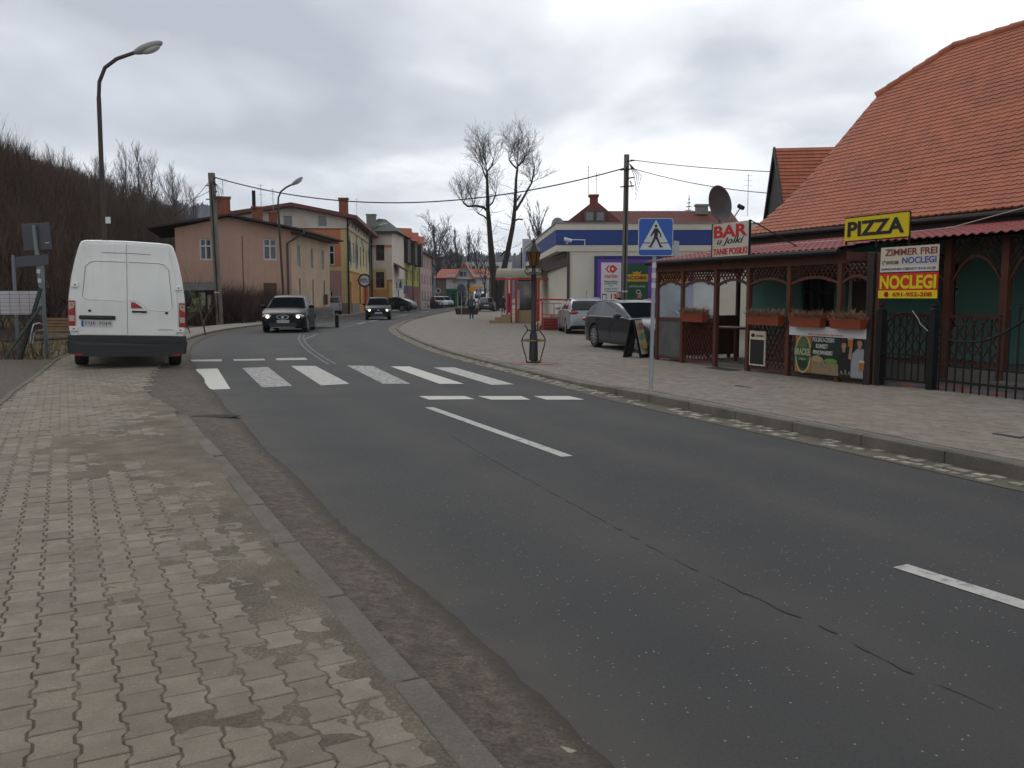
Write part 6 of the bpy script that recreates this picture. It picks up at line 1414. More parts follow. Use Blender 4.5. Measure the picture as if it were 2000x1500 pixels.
    for o in t.children:
        if o.type == 'MESH' and o.name.split('.')[0] in ('body', 'cabin', 'windscreen', 'rear_window', 'side_window'):
            b_ = bmesh.new(); b_.from_mesh(o.data); bmesh.ops.remove_doubles(b_, verts=b_.verts, dist=.0008); bmesh.ops.recalc_face_normals(b_, faces=b_.faces); b_.to_mesh(o.data); b_.free()
            o.data.polygons.foreach_set('use_smooth', [True] * len(o.data.polygons)); o.data.set_sharp_from_angle(angle=math.radians(35))
    for x in (xf, xr):
        for s in (1, -1): wheel(t, x, s * (W / 2 - .115), wr, .21, s, P.get('spokes', 5))
    if detail:
        for s in (1, -1):
            m = MB(); mx_ = P['mirror']; m.ell((mx_, s * (W / 2 + .08), P['belt'] + .06), (.07, .12, .075), 12, 8); mo = m.build('wing_mirror', P['paint'] if P.get('mirror_paint', True) else M_plast, t, smooth=60)
            for dx in P['seams']:
                pts = []
                z0_, z1_ = hb + .08, P['belt'] - .01; sb = MB()
                for k in range(5):
                    za, zb = z0_ + (z1_ - z0_) * k / 5, z0_ + (z1_ - z0_) * (k + 1) / 5
                    wq = lambda z: hw(dx) * (.965 + .035 * min(1, max(0, (z - hb) / .25)) if z < .45 else (1.0 if z < .66 else 1.0 - .035 * (z - .66) / max(.05, P['belt'] - .66)))
                    sb.bar((dx, s * (wq(za) + .0015), za), (dx, s * (wq(zb) + .0015), zb), .008, .006, (1, 0, 0))
                sb.build('door_gap', M_seam, t)
            for hx_ in P['handles']: MB().box(hx_ - .09, hx_ + .09, s * (W / 2 * .985), s * (W / 2 * .985 + .025), P['belt'] - .17, P['belt'] - .14).build('door_handle', P['paint'], t)
            MB().box(xr + AR + .02, xf - AR - .02, s * (W / 2 * .97 - .01), s * (W / 2 + .004), hb, hb + .08).build('sill', M_plast, t)
    return t
black_p = mat('black_car_paint', (.007, .007, .009), .3, .05, 6, coat=.0, spec=.12); dkgrey_p = mat('dark_grey_car_paint', (.030, .033, .040), .3, .05, 5, metal=.2, coat=.35, spec=.3)
silver_p = mat('silver_car_paint', (.30, .32, .335), .35, .05, 5, metal=.25, coat=.4); green_p = mat('dark_green_car_paint', (.010, .020, .020), .35, .05, 5, coat=.25, spec=.25); light_p = mat('pale_car_paint', (.5, .52, .54), .3, .05, 5, coat=.5); red_p = mat('grey_car_paint', (.2, .2, .21), .35, .05, 5, coat=.5)
hatchP = dict(L=4.28, W=1.77, wb=2.58, wr=.32, fo=.86, belt=.98, th=.66, paint=black_p, top=[(-2.14, .62), (-2.10, .95), (-1.9, 1.0), (.62, 1.0), (1.15, .98), (1.75, .84), (2.02, .70), (2.14, .50)],
              cab=[(-2.02, 1.0), (-1.55, 1.42), (.30, 1.50), (1.08, .97)], pillars=[-1.5, -1.32, -.52, -.46, .42, .5, .86], win=[(-1.32, -.56), (-.46, .42), (.5, .86)], mirror=.72, seams=(-.52, .52), handles=(-.7, .25))
# --- black people carrier coming towards us, headlamps on
p = G(553, 650); a = math.atan2(-.995, .115)
def front_face(t, P, plate_s, zl=.66, lit=True, wide=.60, grille='oval'):
    L, W = P['L'], P['W']; x = L / 2
    for s in (1, -1):
        h = MB(); h.ell((0, 0, 0), (.20, .20, .085), 14, 8); h.tf(Matrix.Translation((x - .20, s * W * .355, zl)) @ Matrix.Rotation(s * -.55, 4, 'Z')); ho = h.build('headlight', M_clr, t, smooth=60)
        b = MB(); b.ell((x - .05, s * W * .335, zl - .01), (.055, .075, .060), 12, 8); b.build('lamp', M_lit if lit else M_clr, ho, smooth=60)
        f = MB(); f.lathe([(.045, 0), (.045, .03)], (x - .13, s * W * .36, .33), 12, 'x'); f.build('fog_lamp', M_clr, t)
    g = MB()
    if grille == 'oval':
        n = 20; pr = []
        for sc_, xo in ((1, .0), (1, .035), (.86, .035), (.84, .012)):
            pr.append([(x + xo - .02, sc_ * .24 * math.cos(2 * math.pi * i / n) * (1 + .12 * math.sin(2 * math.pi * i / n)), .63 + sc_ * .095 * math.sin(2 * math.pi * i / n)) for i in range(n)])
        for q in pr: g.v += q
        for k in range(3):
            for i in range(n): g.f.append((k * n + i, k * n + (i + 1) % n, (k + 1) * n + (i + 1) % n, (k + 1) * n + i)); g.m.append(0)
        go = g.build('grille', M_chrome, t); MB().prism([(v_[1], v_[2]) for v_ in pr[3]], x - .03, x - .006, 'x').build('grille_mesh', M_plast, go)
        MB().box(x - .006, x + .02, -.05, .05, .58, .67).build('badge', M_chrome, go)
    else:
        g.box(x - .06, x + .006, -.38, .38, .60, .68); g.build('grille', M_plast, t); MB().box(x, x + .016, -.05, .05, .61, .67).build('badge', M_chrome, t)
    MB().box(x - .12, x + .004, -W * .30, W * .30, .24, .40).build('lower_intake', M_plast, t)
    MB().box(x - .03, x + .012, -W * .26, W * .26, .215, .235).build('lip', M_galv, t)
    plate(t, x + .012, 0, .46, plate_s, math.pi / 2)
c1 = car('oncoming_car', 'black car with white SEAT style grille badge and lit headlamps towing a trailer', (p.x - .12, p.y + 2.15, 0), a, hatchP)
c1.scale = (1.05, 1.06, 1.04); c1.location.x -= .12
c1['label'] = 'black people carrier with lit headlamps towing a small trailer towards the crossing'
front_face(c1, hatchP, 'DJE 5PN1'); 
MB().box(-.1, .1, 0, 0, 0, 0)
# --- trailer
tp = c1.location + Vector((.28, 4.2, 0)); t = thing('trailer', 'small open grey trailer behind the black people carrier', 'trailer', tp, a + .05)
mt = mat('trailer_zinc', (.16, .16, .155), .6, .15, 4, metal=.2)
for (x0, x1, y0, y1) in ((-.9, .9, -.78, -.75), (-.9, .9, .75, .78), (-.9, -.87, -.75, .75), (.87, .9, -.75, .75)): MB().box(x0, x1, y0, y1, .55, .92).build('side_board', mt, t)
MB().box(-.87, .87, -.61, .61, .5, .54).build('floor', mt, t); MB().bar((.9, 0, .45), (2.1, 0, .42), .07, .07).build('drawbar', mt, t)
for s in (1, -1): wheel(t, 0, s * .92, .30, .17, s, 5, True); MB().box(-.38, .38, s * .80 if s > 0 else -1.03, s * 1.03 if s > 0 else -.80, .62, .65).build('mudguard', M_plast, t)
# --- black small hatch further back
P2 = dict(hatchP); P2.update(L=3.95, W=1.70, paint=mat('charcoal_car_paint', (.010, .011, .014), .3, .05, 6, coat=.0, spec=.12), wb=2.46, wr=.30, fo=.80, belt=.95, top=[(-1.97, .6), (-1.93, .92), (-1.75, .96), (.55, .96), (1.05, .95), (1.6, .82), (1.85, .68), (1.97, .48)], cab=[(-1.85, .98), (-1.4, 1.40), (.15, 1.47), (.95, .95)], pillars=[-1.35, -1.2, -.5, -.44, .35, .42, .76], win=[(-1.2, -.5), (-.44, .35), (.42, .76)], mirror=.62, seams=(-.47, .45), handles=(-.66, .2))
p = G(728, 625); c2 = car('oncoming_car', 'charcoal hatchback with lit headlamps, second in the oncoming line', (p.x + .05, p.y + 2.0, 0), math.atan2(-.99, .16), P2, None); front_face(c2, P2, 'DJ 3384L', .64, grille='slot')
# --- dark coupe parked across the pavement behind it
P3 = dict(hatchP); P3.update(L=4.4, paint=green_p, top=[(-2.2, .6), (-2.15, .88), (-1.6, .95), (.6, .93), (1.2, .92), (1.8, .8), (2.1, .65), (2.2, .45)], cab=[(-1.95, .95), (-.95, 1.36), (.0, 1.38), (.98, .92)], belt=.92, pillars=[-1.4, -1.2, -.4, -.34, .36, .42, .72], win=[(-1.2, -.4), (-.34, .36), (.42, .72)], mirror=.6, seams=(-.42, .45), handles=(-.6, .25))
p = G(771, 608.5, ZL); c3 = car('parked_car', 'dark green fastback parked across the footpath behind the charcoal hatchback', (p.x - .3, p.y + 1.2, ZL), math.pi - .25, P3)
# --- bit of a parked car beside the mauve house
p = G(651, 615, ZL); c4 = car('parked_car', 'grey car tucked between the peach house and the mauve house', (-14.95, 69.9, ZL), math.pi * .62, dict(P2, paint=red_p))
for s in (1, -1): MB().ell((-1.93, s * .62, .78), (.06, .12, .10), 10, 6).build('tail_light', M_redl, c4)
# --- cars far along the street
for i, (px, py, pt, lb) in enumerate(((857, 597, light_p, 'pale car nearest in the row parked before the green kiosk'), (869, 595.5, silver_p, 'silver car in the middle of the row before the green kiosk'), (876, 595, red_p, 'grey car last in the row before the green kiosk'))):
    p = G(px, py + 1.5, ZL); q = car('parked_car', lb, (p.x, 118 + i * 6.0, ZL), -1.2, dict(P2, paint=pt), 'cars parked near the green kiosk', detail=False); q.location.x = (px - 1000) / 1675 * (118 + i * 6)
    for s in (1, -1): MB().ell((1.82, s * .6, .66), (.12, .12, .07), 10, 6).build('headlight', M_clr, q)
for px, py, Y, pt, lb in ((951, 607, 88, P3, 'dark saloon parked on the square right of the walking man'), (974, 605, 97, dict(P2, paint=dkgrey_p), 'dark hatchback partly behind the double trunked tree')):
    q = car('parked_car', lb, ((px - 1000) / 1675 * Y, Y, .05), math.pi / 2, dict(pt), None, detail=False)
    for s in (1, -1): MB().ell((-pt['L'] / 2 + .04, s * .62, .76), (.06, .14, .08), 10, 6).build('tail_light', M_redl, q)
    plate(q, -pt['L'] / 2 - .005, 0, .62, '', -math.pi / 2)
# --- silver hatchback beside the market, seen from behind
P5 = dict(hatchP); P5.update(L=4.0, W=1.70, paint=silver_p, wb=2.46, wr=.30, fo=.80, belt=.93, cr=.5, ct=.14, top=[(-2.0, .55), (-1.97, .88), (-1.85, .95), (.55, .94), (1.05, .93), (1.6, .80), (1.87, .66), (2.0, .46)], cab=[(-1.93, .95), (-1.42, 1.37), (-.1, 1.43), (1.0, .93)], pillars=[-1.35, -1.15, -.5, -.44, .35, .42, .76], win=[(-1.15, -.5), (-.44, .35), (.42, .76)], mirror=.62, seams=(-.47, .45), handles=(-.66, .2), spokes=7)
p = at(1150, 600, 33.6); c5 = car('parked_car', 'silver hatchback parked by the supermarket corner, seen from behind', (p.x - .10, 35.6, .05), math.pi / 2 + .06, P5)
for s in (1, -1): MB().ell((-1.93, s * .60, .83), (.07, .19, .075), 14, 8).build('tail_light', M_redl, c5, smooth=60)
MB().box(-2.03, -1.96, -.62, .62, .38, .52).build('bumper_strip', silver_p, c5); plate(c5, -2.04, -.05, .60, 'DJE', -math.pi / 2); MB().bar((-1.93, -.35, 1.06), (-1.86, .3, 1.10), .012, .02).build('rear_wiper', M_plast, c5); MB().box(-1.995, -1.97, -.1, .1, .80, .83).build('hatch_handle', M_plast, c5)
MB().cyl((-1.1, 0, 1.42), (-1.25, 0, 1.72), .008, n=5).build('aerial', M_plast, c5)
# --- dark grey estate
PE = dict(hatchP); PE.update(L=4.95, W=1.86, wb=3.05, wr=.345, fo=.85, belt=.94, paint=dkgrey_p, th=.72, top=[(-2.47, .55), (-2.45, .86), (-2.38, .96), (.5, .95), (.95, .95), (1.9, .83), (2.3, .70), (2.47, .46)], cab=[(-2.40, .97), (-2.02, 1.36), (-.25, 1.43), (.92, .95)], rgap=.05,
         pillars=[-2.1, -1.92, -1.22, -1.14, -.28, -.20, .42, .5], win=[(-1.95, -1.22), (-1.14, -.28), (-.20, .56)], mirror=.50, seams=(-1.12, -.20), handles=(-1.0, -.08), spokes=10)
w1 = G(1161, 677, .05); w2 = G(1251, 690.5, .05); dv = (w2 - w1).normalized(); nl = Vector((-dv.y, dv.x, 0)); mid = (w1 + w2) / 2; off = PE['L'] / 2 - PE['fo'] - PE['wb'] / 2
cE = mid - dv * off + nl * .86
c6 = car('parked_car', 'dark grey estate car parked beside the porch, wheels with many spokes', (cE.x, cE.y, .05), math.atan2(dv.y, dv.x), PE); c6.scale = (1, 1, .94)
for s in (1, -1): MB().ell((-2.40, s * .74, .84), (.10, .17, .075), 12, 8).build('tail_light', M_redl, c6, smooth=60); MB().ell((2.28, s * .68, .68), (.16, .2, .08), 12, 8).build('headlight', M_clr, c6, smooth=60)
for s in (1, -1):
    PRs = [(-1.95, -.05), (-1.0, .02), (0, .02)]
    MB().tube([(-1.9, s * .64, 1.41), (-1.0, s * .655, 1.47), (-.3, s * .64, 1.46)], .014, 6).build('roof_rail', M_chrome, c6)
    MB().tube([(-2.0, s * .86, .955), (-.5, s * .875, .955), (.6, s * .86, .955)], .008, 5).build('chrome_strip', M_chrome, c6)
# ---------------------------------------------------------------- white van, rear towards us
def van():
    px0 = at(254, 700, 17.1); px0.z = .10
    hd = math.atan2(.905, -.425) - math.pi / 2          # local +y forward
    t = thing('white_van', 'white panel van parked half on the pavement, seen from behind', 'van', (px0.x - .03, px0.y, .09), 0, rot=(0, math.radians(1.7), hd - .03))
    WP = mat('van_white', (.84, .85, .82), .22, .03, 2, coat=.6, dirt=.22, dcol=(.5, .48, .42), dscale=1.1, streak=.25)
    Wd, Ht, Ln = 2.27, 2.50, 5.6
    # rear outline: half widths by height
    prof = [(.46, 1.08), (.60, 1.115), (.95, 1.125), (1.30, 1.11), (1.70, 1.06), (2.05, .99), (2.25, .94), (2.40, .895), (2.46, .86), (2.49, .79), (2.505, .55), (2.515, 0)]
    def ringat(y, k, zs=1.0): return [(w_ * k, y, .46 + (z - .46) * zs) for z, w_ in prof] + [(-w_ * k, y, .46 + (z - .46) * zs) for z, w_ in prof[-2::-1]]
    st = [(0.0, .972, .985), (.015, .985, .993), (.05, .996, .999), (.12, 1, 1), (1.5, 1, 1), (3.2, 1.0, 1.0), (3.9, .99, .96), (4.3, .97, .86), (4.9, .94, .45), (5.4, .90, .28), (5.6, .8, .1)]
    mb = MB(); n = len(ringat(0, 1))
    for y, k, zs in st: mb.v += ringat(y, k, zs)
    for i in range(len(st) - 1):
        for j in range(n - 1): mb.f.append((i * n + j, (i + 1) * n + j, (i + 1) * n + j + 1, i * n + j + 1)); mb.m.append(0)
    mb.f.append(tuple(range(n))); mb.m.append(0); mb.f.append(tuple(range((len(st)) * n - 1, (len(st) - 1) * n - 1, -1))); mb.m.append(0)
    for i in range(len(st) - 1): mb.f.append((i * n, (i + 1) * n - 0, (i + 2) * n - 1, (i + 1) * n - 1)) ; mb.m.append(0)
    import bmesh
    o = mb.build('body', WP, t); b_ = bmesh.new(); b_.from_mesh(o.data); bmesh.ops.recalc_face_normals(b_, faces=b_.faces); b_.to_mesh(o.data); b_.free(); o.data.polygons.foreach_set('use_smooth', [True] * len(o.data.polygons)); o.data.set_sharp_from_angle(angle=math.radians(28))
    def wid(z):
        for (a, wa), (b, wb_) in zip(prof[:-1], prof[1:]):
            if a <= z <= b: return wa + (wb_ - wa) * (z - a) / (b - a)
        return prof[0][1]
    # two rear doors: slightly proud panels with recessed fields
    for s, xin in ((-1, -.02), (1, -.012)):
        z0, z1 = .46, 2.42; out = lambda z: (wid(z) - (.145 if z < 1.7 else .13)) * .985
        zs = [.47, .60, .95, 1.3, 1.7, 2.05, 2.25, 2.36, 2.41]
        edge = [(s * out(z), z) for z in zs]; c = .006; xi = -.006 if s < 0 else .006
        xi += -.015
        poly = [(xi, .47)] + edge + [(xi, 2.445)]
        if s > 0: poly = poly[::-1]
        d = MB(); d.prism(poly, -.028, .02, 'y'); do = d.build('rear_door', WP, t, bevel=.008)
        # pressed outline of the window-less field
        def loop(P_, r=.011, nm='pressed_line', m=WP):
            return MB().tube(P_, r, 6).build(nm, m, do)
        y = -.030; e = lambda z, q=.09: s * (out(z) - q)
        zb_ = 1.20 if s < 0 else 1.02
        if s < 0: L_ = [(xi - .03, y, 1.215), (e(1.2) + .1, y, 1.235), (e(1.25), y, 1.30), (e(1.6), y, 1.62), (e(1.85), y, 1.93), (e(2.0) + .06, y, 2.03), (e(2.0) + .16, y, 2.06), (xi - .03, y, 2.06)]
        else: L_ = [(xi + .03, y, 1.235), (xi + .16, y, 1.235), (xi + .28, y, 1.17), (xi + .40, y, 1.05), (xi + .50, y, 1.02), (e(1.1) - .08, y, 1.02), (e(1.15), y, 1.10), (e(1.6), y, 1.62), (e(1.85), y, 1.93), (e(2.0) - .06, y, 2.03), (e(2.0) - .16, y, 2.06), (xi + .03, y, 2.06)]
        loop(L_, .010); L2 = [(a - s * .012, b + .004, c_ - .012) for a, b, c_ in L_]; loop(L2[-6:], .005, 'field_gap', mat('grey_gap', (.16, .16, .155), .8))
        loop([(xi, y, 2.245), (xi + s * .45, y - .002, 2.235)], .006, 'brow_line', mat('grey_gap', (.16, .16, .155)))
        loop([(s * (out(z) + .004), .012, z) for z in zs], .008, 'door_gap', M_seam)
        # hinges
        for z in (1.53, .60):
            hx_ = s * (wid(z) - .10); MB().box(hx_ - .075, hx_ + .075, -.055, -.0, z - .05, z + .05).build('hinge', WP, do, bevel=.01); MB().cyl((hx_, -.062, z), (hx_, -.05, z), .016, n=8).build('hinge_bolt', M_plast, do)
        MB().cyl((s * .72 if s < 0 else .74, -.04, .99 if s < 0 else .97), (s * .72 if s < 0 else .74, -.025, .99 if s < 0 else .97), .03, n=12).build('door_plug', M_plast, do)
        # tail lights
        zz = [(.66, 1.20)]; x0_, x1_ = s * .985, s * 1.118
        tl = MB().prism([(x0_, .66), (x1_, .66), (s * 1.115, 1.20), (s * .985, 1.20)][::(1 if s > 0 else -1)], -.022, .12, 'y').build('tail_light', M_redl, t, bevel=.012)
        for za, zb2, m in ((1.0, 1.16, M_clr), (.76, .88, M_clr)): MB().prism([(s * 1.0, za + (.06 if za > .9 else 0)), (s * 1.10, za), (s * 1.10, zb2), (s * 1.0, zb2)][::(1 if s > 0 else -1)], -.028, -.0225, 'y').build('clear_lens', m, tl)
        MB().box(s * 1.05 - .02, s * 1.05 + .02, -.030, -.0285, 1.08, 1.14).build('amber_bulb', M_amber, tl)
        for xx in (s * .93,): MB().box(xx - .06, xx + .06, -.165, -.15, .245, .27).build('reflector', M_redl, t)
        # wheels, mirrors
        wh = wheel(t, 0, 0, .34, .25, s, 5, True)
        wh.rotation_euler = (0, 0, -math.pi / 2); wh.location = (s * .93, .92, .33)
        w2_ = wh.copy(); C.objects.link(w2_); w2_.parent = t; w2_.location = (s * .93, 4.4, .33)
        MB().ell((s * (1.36 if s > 0 else 1.26), 4.0, 1.42), (.12, .08, .22), 12, 8).build('wing_mirror', M_plast, t, smooth=60)
    # black lower bumper with step and door skirts
    mb = MB(); q = [(-1.13, 0.02), (-1.15, -.05), (-1.10, -.13), (-.9, -.15), (.9, -.15), (1.10, -.13), (1.15, -.05), (1.13, .02), (1.13, .5), (-1.13, .5)]
    mb.add([(x, y, .36 if abs(x) < 1.0 else .40) for x, y in q] + [(x * .975, y * .99, .235 + (.03 if abs(x) > .95 else 0)) for x, y in q][::1], []); n2 = len(q)
    mb.f += [tuple(range(n2))] + [(i, (i + 1) % n2, (i + 1) % n2 + n2, i + n2) for i in range(n2)] + [tuple(range(2 * n2 - 1, n2 - 1, -1))]; mb.m += [0] * (n2 + 2); mb.build('bumper', M_plast, t)
    for s in (-1, 1): MB().box(s * 1.12, -.0 * s - .024, -.032, .03, .362, .462).build('door_skirt', M_plast, t)
    MB().box(-1.13, 1.13, .02, .48, .3, .46).build('rear_valance', M_plast, t)
    MB().box(-1.05, 1.05, .5, 5.4, .34, .455).build('underbody', M_plast, t)
    # number plate, grip bar, handle, high brake light
    g = MB().box(-.92, -.24, -.075, -.02, .80, .89).build('plate_light_bar', M_plast, t, bevel=.025)
    plate(t, -.59, -.03, .715, 'DJE 70J4', 0, .58, .125)
    MB().box(.07, .36, -.06, -.03, .965, 1.01).build('door_handle', M_plast, t, bevel=.015); MB().lathe([(.07, -.04), (.05, -.032), (.0, -.031)], (.21, 0, .985), 14, 'y').build('handle_cup', WP, t)
    MB().prism([(.055, 1.06), (.28, 1.06), (.22, 1.12), (.12, 1.19), (.055, 1.19)], -.040, -.028, 'y').build('high_brake_light', M_redl, t)
    text('www.autorenta.pl', t, .72, .60, .30, .03, Tblk, y=-.03, shear=.3)
    rz_ = lambda z: z if z < .24 else (.24 + (z - .24) * (.40 / .22) if z < .46 else .64 + (z - .46) * .912)
    done = set()
    for o_ in list(t.children_recursive):
        n_ = o_.name.split('.')[0]
        if n_ in ('wheel', 'rim', 'brake_disc', 'wing_mirror', 'underbody') or (o_.parent and o_.parent.name.startswith('number_plate')): continue
        if n_ == 'number_plate': o_.location.z = rz_(o_.location.z); continue
        for v__ in o_.data.vertices: v__.co.z = rz_(v__.co.z)
    t.scale = (.955, 1, 1)
    return t
van()
# ================================================================ AIR
hz = bpy.data.materials.new('haze_air'); hz.use_nodes = True; n_ = hz.node_tree.nodes; n_.clear(); o_ = n_.new('ShaderNodeOutputMaterial'); pv = n_.new('ShaderNodeVolumePrincipled')
pv.inputs['Color'].default_value = (.80, .88, 1, 1); pv.inputs['Density'].default_value = .0002; pv.inputs['Anisotropy'].default_value = .0; hz.node_tree.links.new(pv.outputs[0], o_.inputs['Volume'])
o = MB().box(-1000, 1000, -320, 1120, -4, 130).build('haze', hz); o['kind'] = 'stuff'
# ================================================================ FAR HILLS
M_hill = mat('far_forest', (.030, .036, .046), .95, .3, .03, dirt=.5, dcol=(.045, .04, .04), dscale=.02)
def far_hill():
    prof = [(-300, 430), (100, 405), (300, 400), (400, 404), (480, 426), (560, 446), (640, 462), (720, 480), (800, 493), (860, 497), (930, 500), (1000, 497), (1040, 500), (1120, 512), (1300, 528), (1600, 540), (2300, 545)]
    Y = 900.0; v = []; rows = 7; xs = np.arange(-300, 2300, 1.6)
    for k in range(rows):
        t = k / (rows - 1)
        for px in xs:
            py = profz(prof, px); p = at(px, py, Y); z = p.z
            if k == rows - 1: z += R.uniform(0, 4.5) + 2.0 * math.sin(px * .13)
            v.append((p.x * (1 - .35 * (1 - t)), Y * (1 - .35 * (1 - t)), -2 + (z + 2) * t ** .8 + (R.uniform(-3, 3) if 0 < k < rows - 1 else 0)))
    n = len(xs); f = [(j * n + i, j * n + i + 1, (j + 1) * n + i + 1, (j + 1) * n + i) for j in range(rows - 1) for i in range(n - 1)]
    raw_mesh('far_hill', v, f, M_hill, kind='structure')
far_hill()
# ================================================================ TREES (bare)
M_bark = mat('bark', (.038, .030, .025), .95, .25, 4, .5, 20); M_twig = mat('twigs', (.050, .040, .034), .95, .25, 3); M_wtwig = mat('woodland_twigs', (.088, .060, .045), .95, .35, .25, dirt=.6, dcol=(.11, .066, .044), dscale=.12)
M_birch = mat('birch_bark', (.35, .33, .30), .9, .3, 6)
def grow(rng, H_, r0, levels, spread=.5, up=.25, fork=None, first=.35, nb=(7, 4, 4, 3), lenf=(.42, .5, .5, .55), droop=0.0, lean=(0, 0)):
    """list of (p, q, ra, rb, level)"""
    segs = []
    def branch(p, d, L, r, lv):
        n = 6 if lv == 0 else (4 if lv < 3 else 2); q = p; pts = [(p, r)]
        for i in range(n):
            t = (i + 1) / n; j = .07 if lv == 0 else .16
            d = (d + Vector((rng.gauss(0, j), rng.gauss(0, j), rng.gauss(0, j) + (up * .35 if lv else 0) - droop * (lv > 1)))).normalized()
            q2 = q + d * L / n; ra = r * (1 - (1 - .35) * (i / n)); rb = r * (1 - .65 * t)
            if lv == levels - 1: rb = r * (1 - t * .7)
            segs.append((q, q2, ra, rb, lv)); q = q2; pts.append((q, rb))
        if lv + 1 < levels:
            k = nb[lv]
            for b in range(k):
                t = (first if lv == 0 else .18) + (1 - (first if lv == 0 else .18)) * (b + rng.random() * .8) / k; t = min(t, .98)
                i = min(int(t * n), n - 1); u = t * n - i; bp = pts[i][0].lerp(pts[i + 1][0], u); br = pts[i][1] + (pts[i + 1][1] - pts[i][1]) * u
                base = (pts[i + 1][0] - pts[i][0]).normalized(); az = rng.uniform(0, 2 * math.pi) if lv == 0 else rng.uniform(0, 2 * math.pi)
                sx = base.cross(Vector((.3, .2, 1) if abs(base.z) < .9 else (1, .1, 0))).normalized(); sy = base.cross(sx); side = sx * math.cos(az) + sy * math.sin(az)
                nd = (base * (1 - spread) + side * spread + Vector((0, 0, up))).normalized()
                ll = L * lenf[lv] * (1.15 - .55 * t if lv == 0 else rng.uniform(.7, 1.1)); branch(bp, nd, ll, br * rng.uniform(.5, .7), lv + 1)
    d0 = Vector((lean[0], lean[1], 1)).normalized(); branch(Vector((0, 0, 0)), d0, H_, r0, 0); return segs
def segmesh(segs, minr=.0, sides=(7, 5, 4, 3, 3, 3)):
    V, Fc = [], []
    for p, q, ra, rb, lv in segs:
        n = sides[lv]; d = (q - p); L = d.length
        if L < 1e-5: continue
        d /= L; u = Vector((0, 0, 1)) if abs(d.z) < .9 else Vector((1, 0, 0)); a = d.cross(u).normalized(); b = a.cross(d); o = len(V); ra = max(ra, minr); rb = max(rb, minr * .8)
        for c, r in ((p, ra), (q, rb)):
            for k in range(n): th = 2 * math.pi * k / n; V.append(tuple(c + (a * math.cos(th) + b * math.sin(th)) * r))
        for k in range(n): Fc.append((o + k, o + (k + 1) % n, o + n + (k + 1) % n, o + n + k))
    return V, Fc
def tree_parts(segs, parent, cut=1, minr=.012, mb_=None, mt=None):
    for nm, sel, m in (('trunk', [s for s in segs if s[4] < cut], mb_ or M_bark), ('crown', [s for s in segs if s[4] >= cut], mt or M_twig)):
        if not sel: continue
        V, Fc = segmesh(sel, minr); mb = MB(); mb.v = V; mb.f = Fc; mb.m = [0] * len(Fc); o = mb.build(nm, m, parent, smooth=60)
def bare_tree(name, label, x, y, z, H_, seed, r0=.22, levels=4, group=None, minr=.012, **k):
    rng = random.Random(seed); t = thing(name, label, 'tree', (x, y, z), 0, group); tree_parts(grow(rng, H_, r0, levels, **k), t, 1, minr); return t
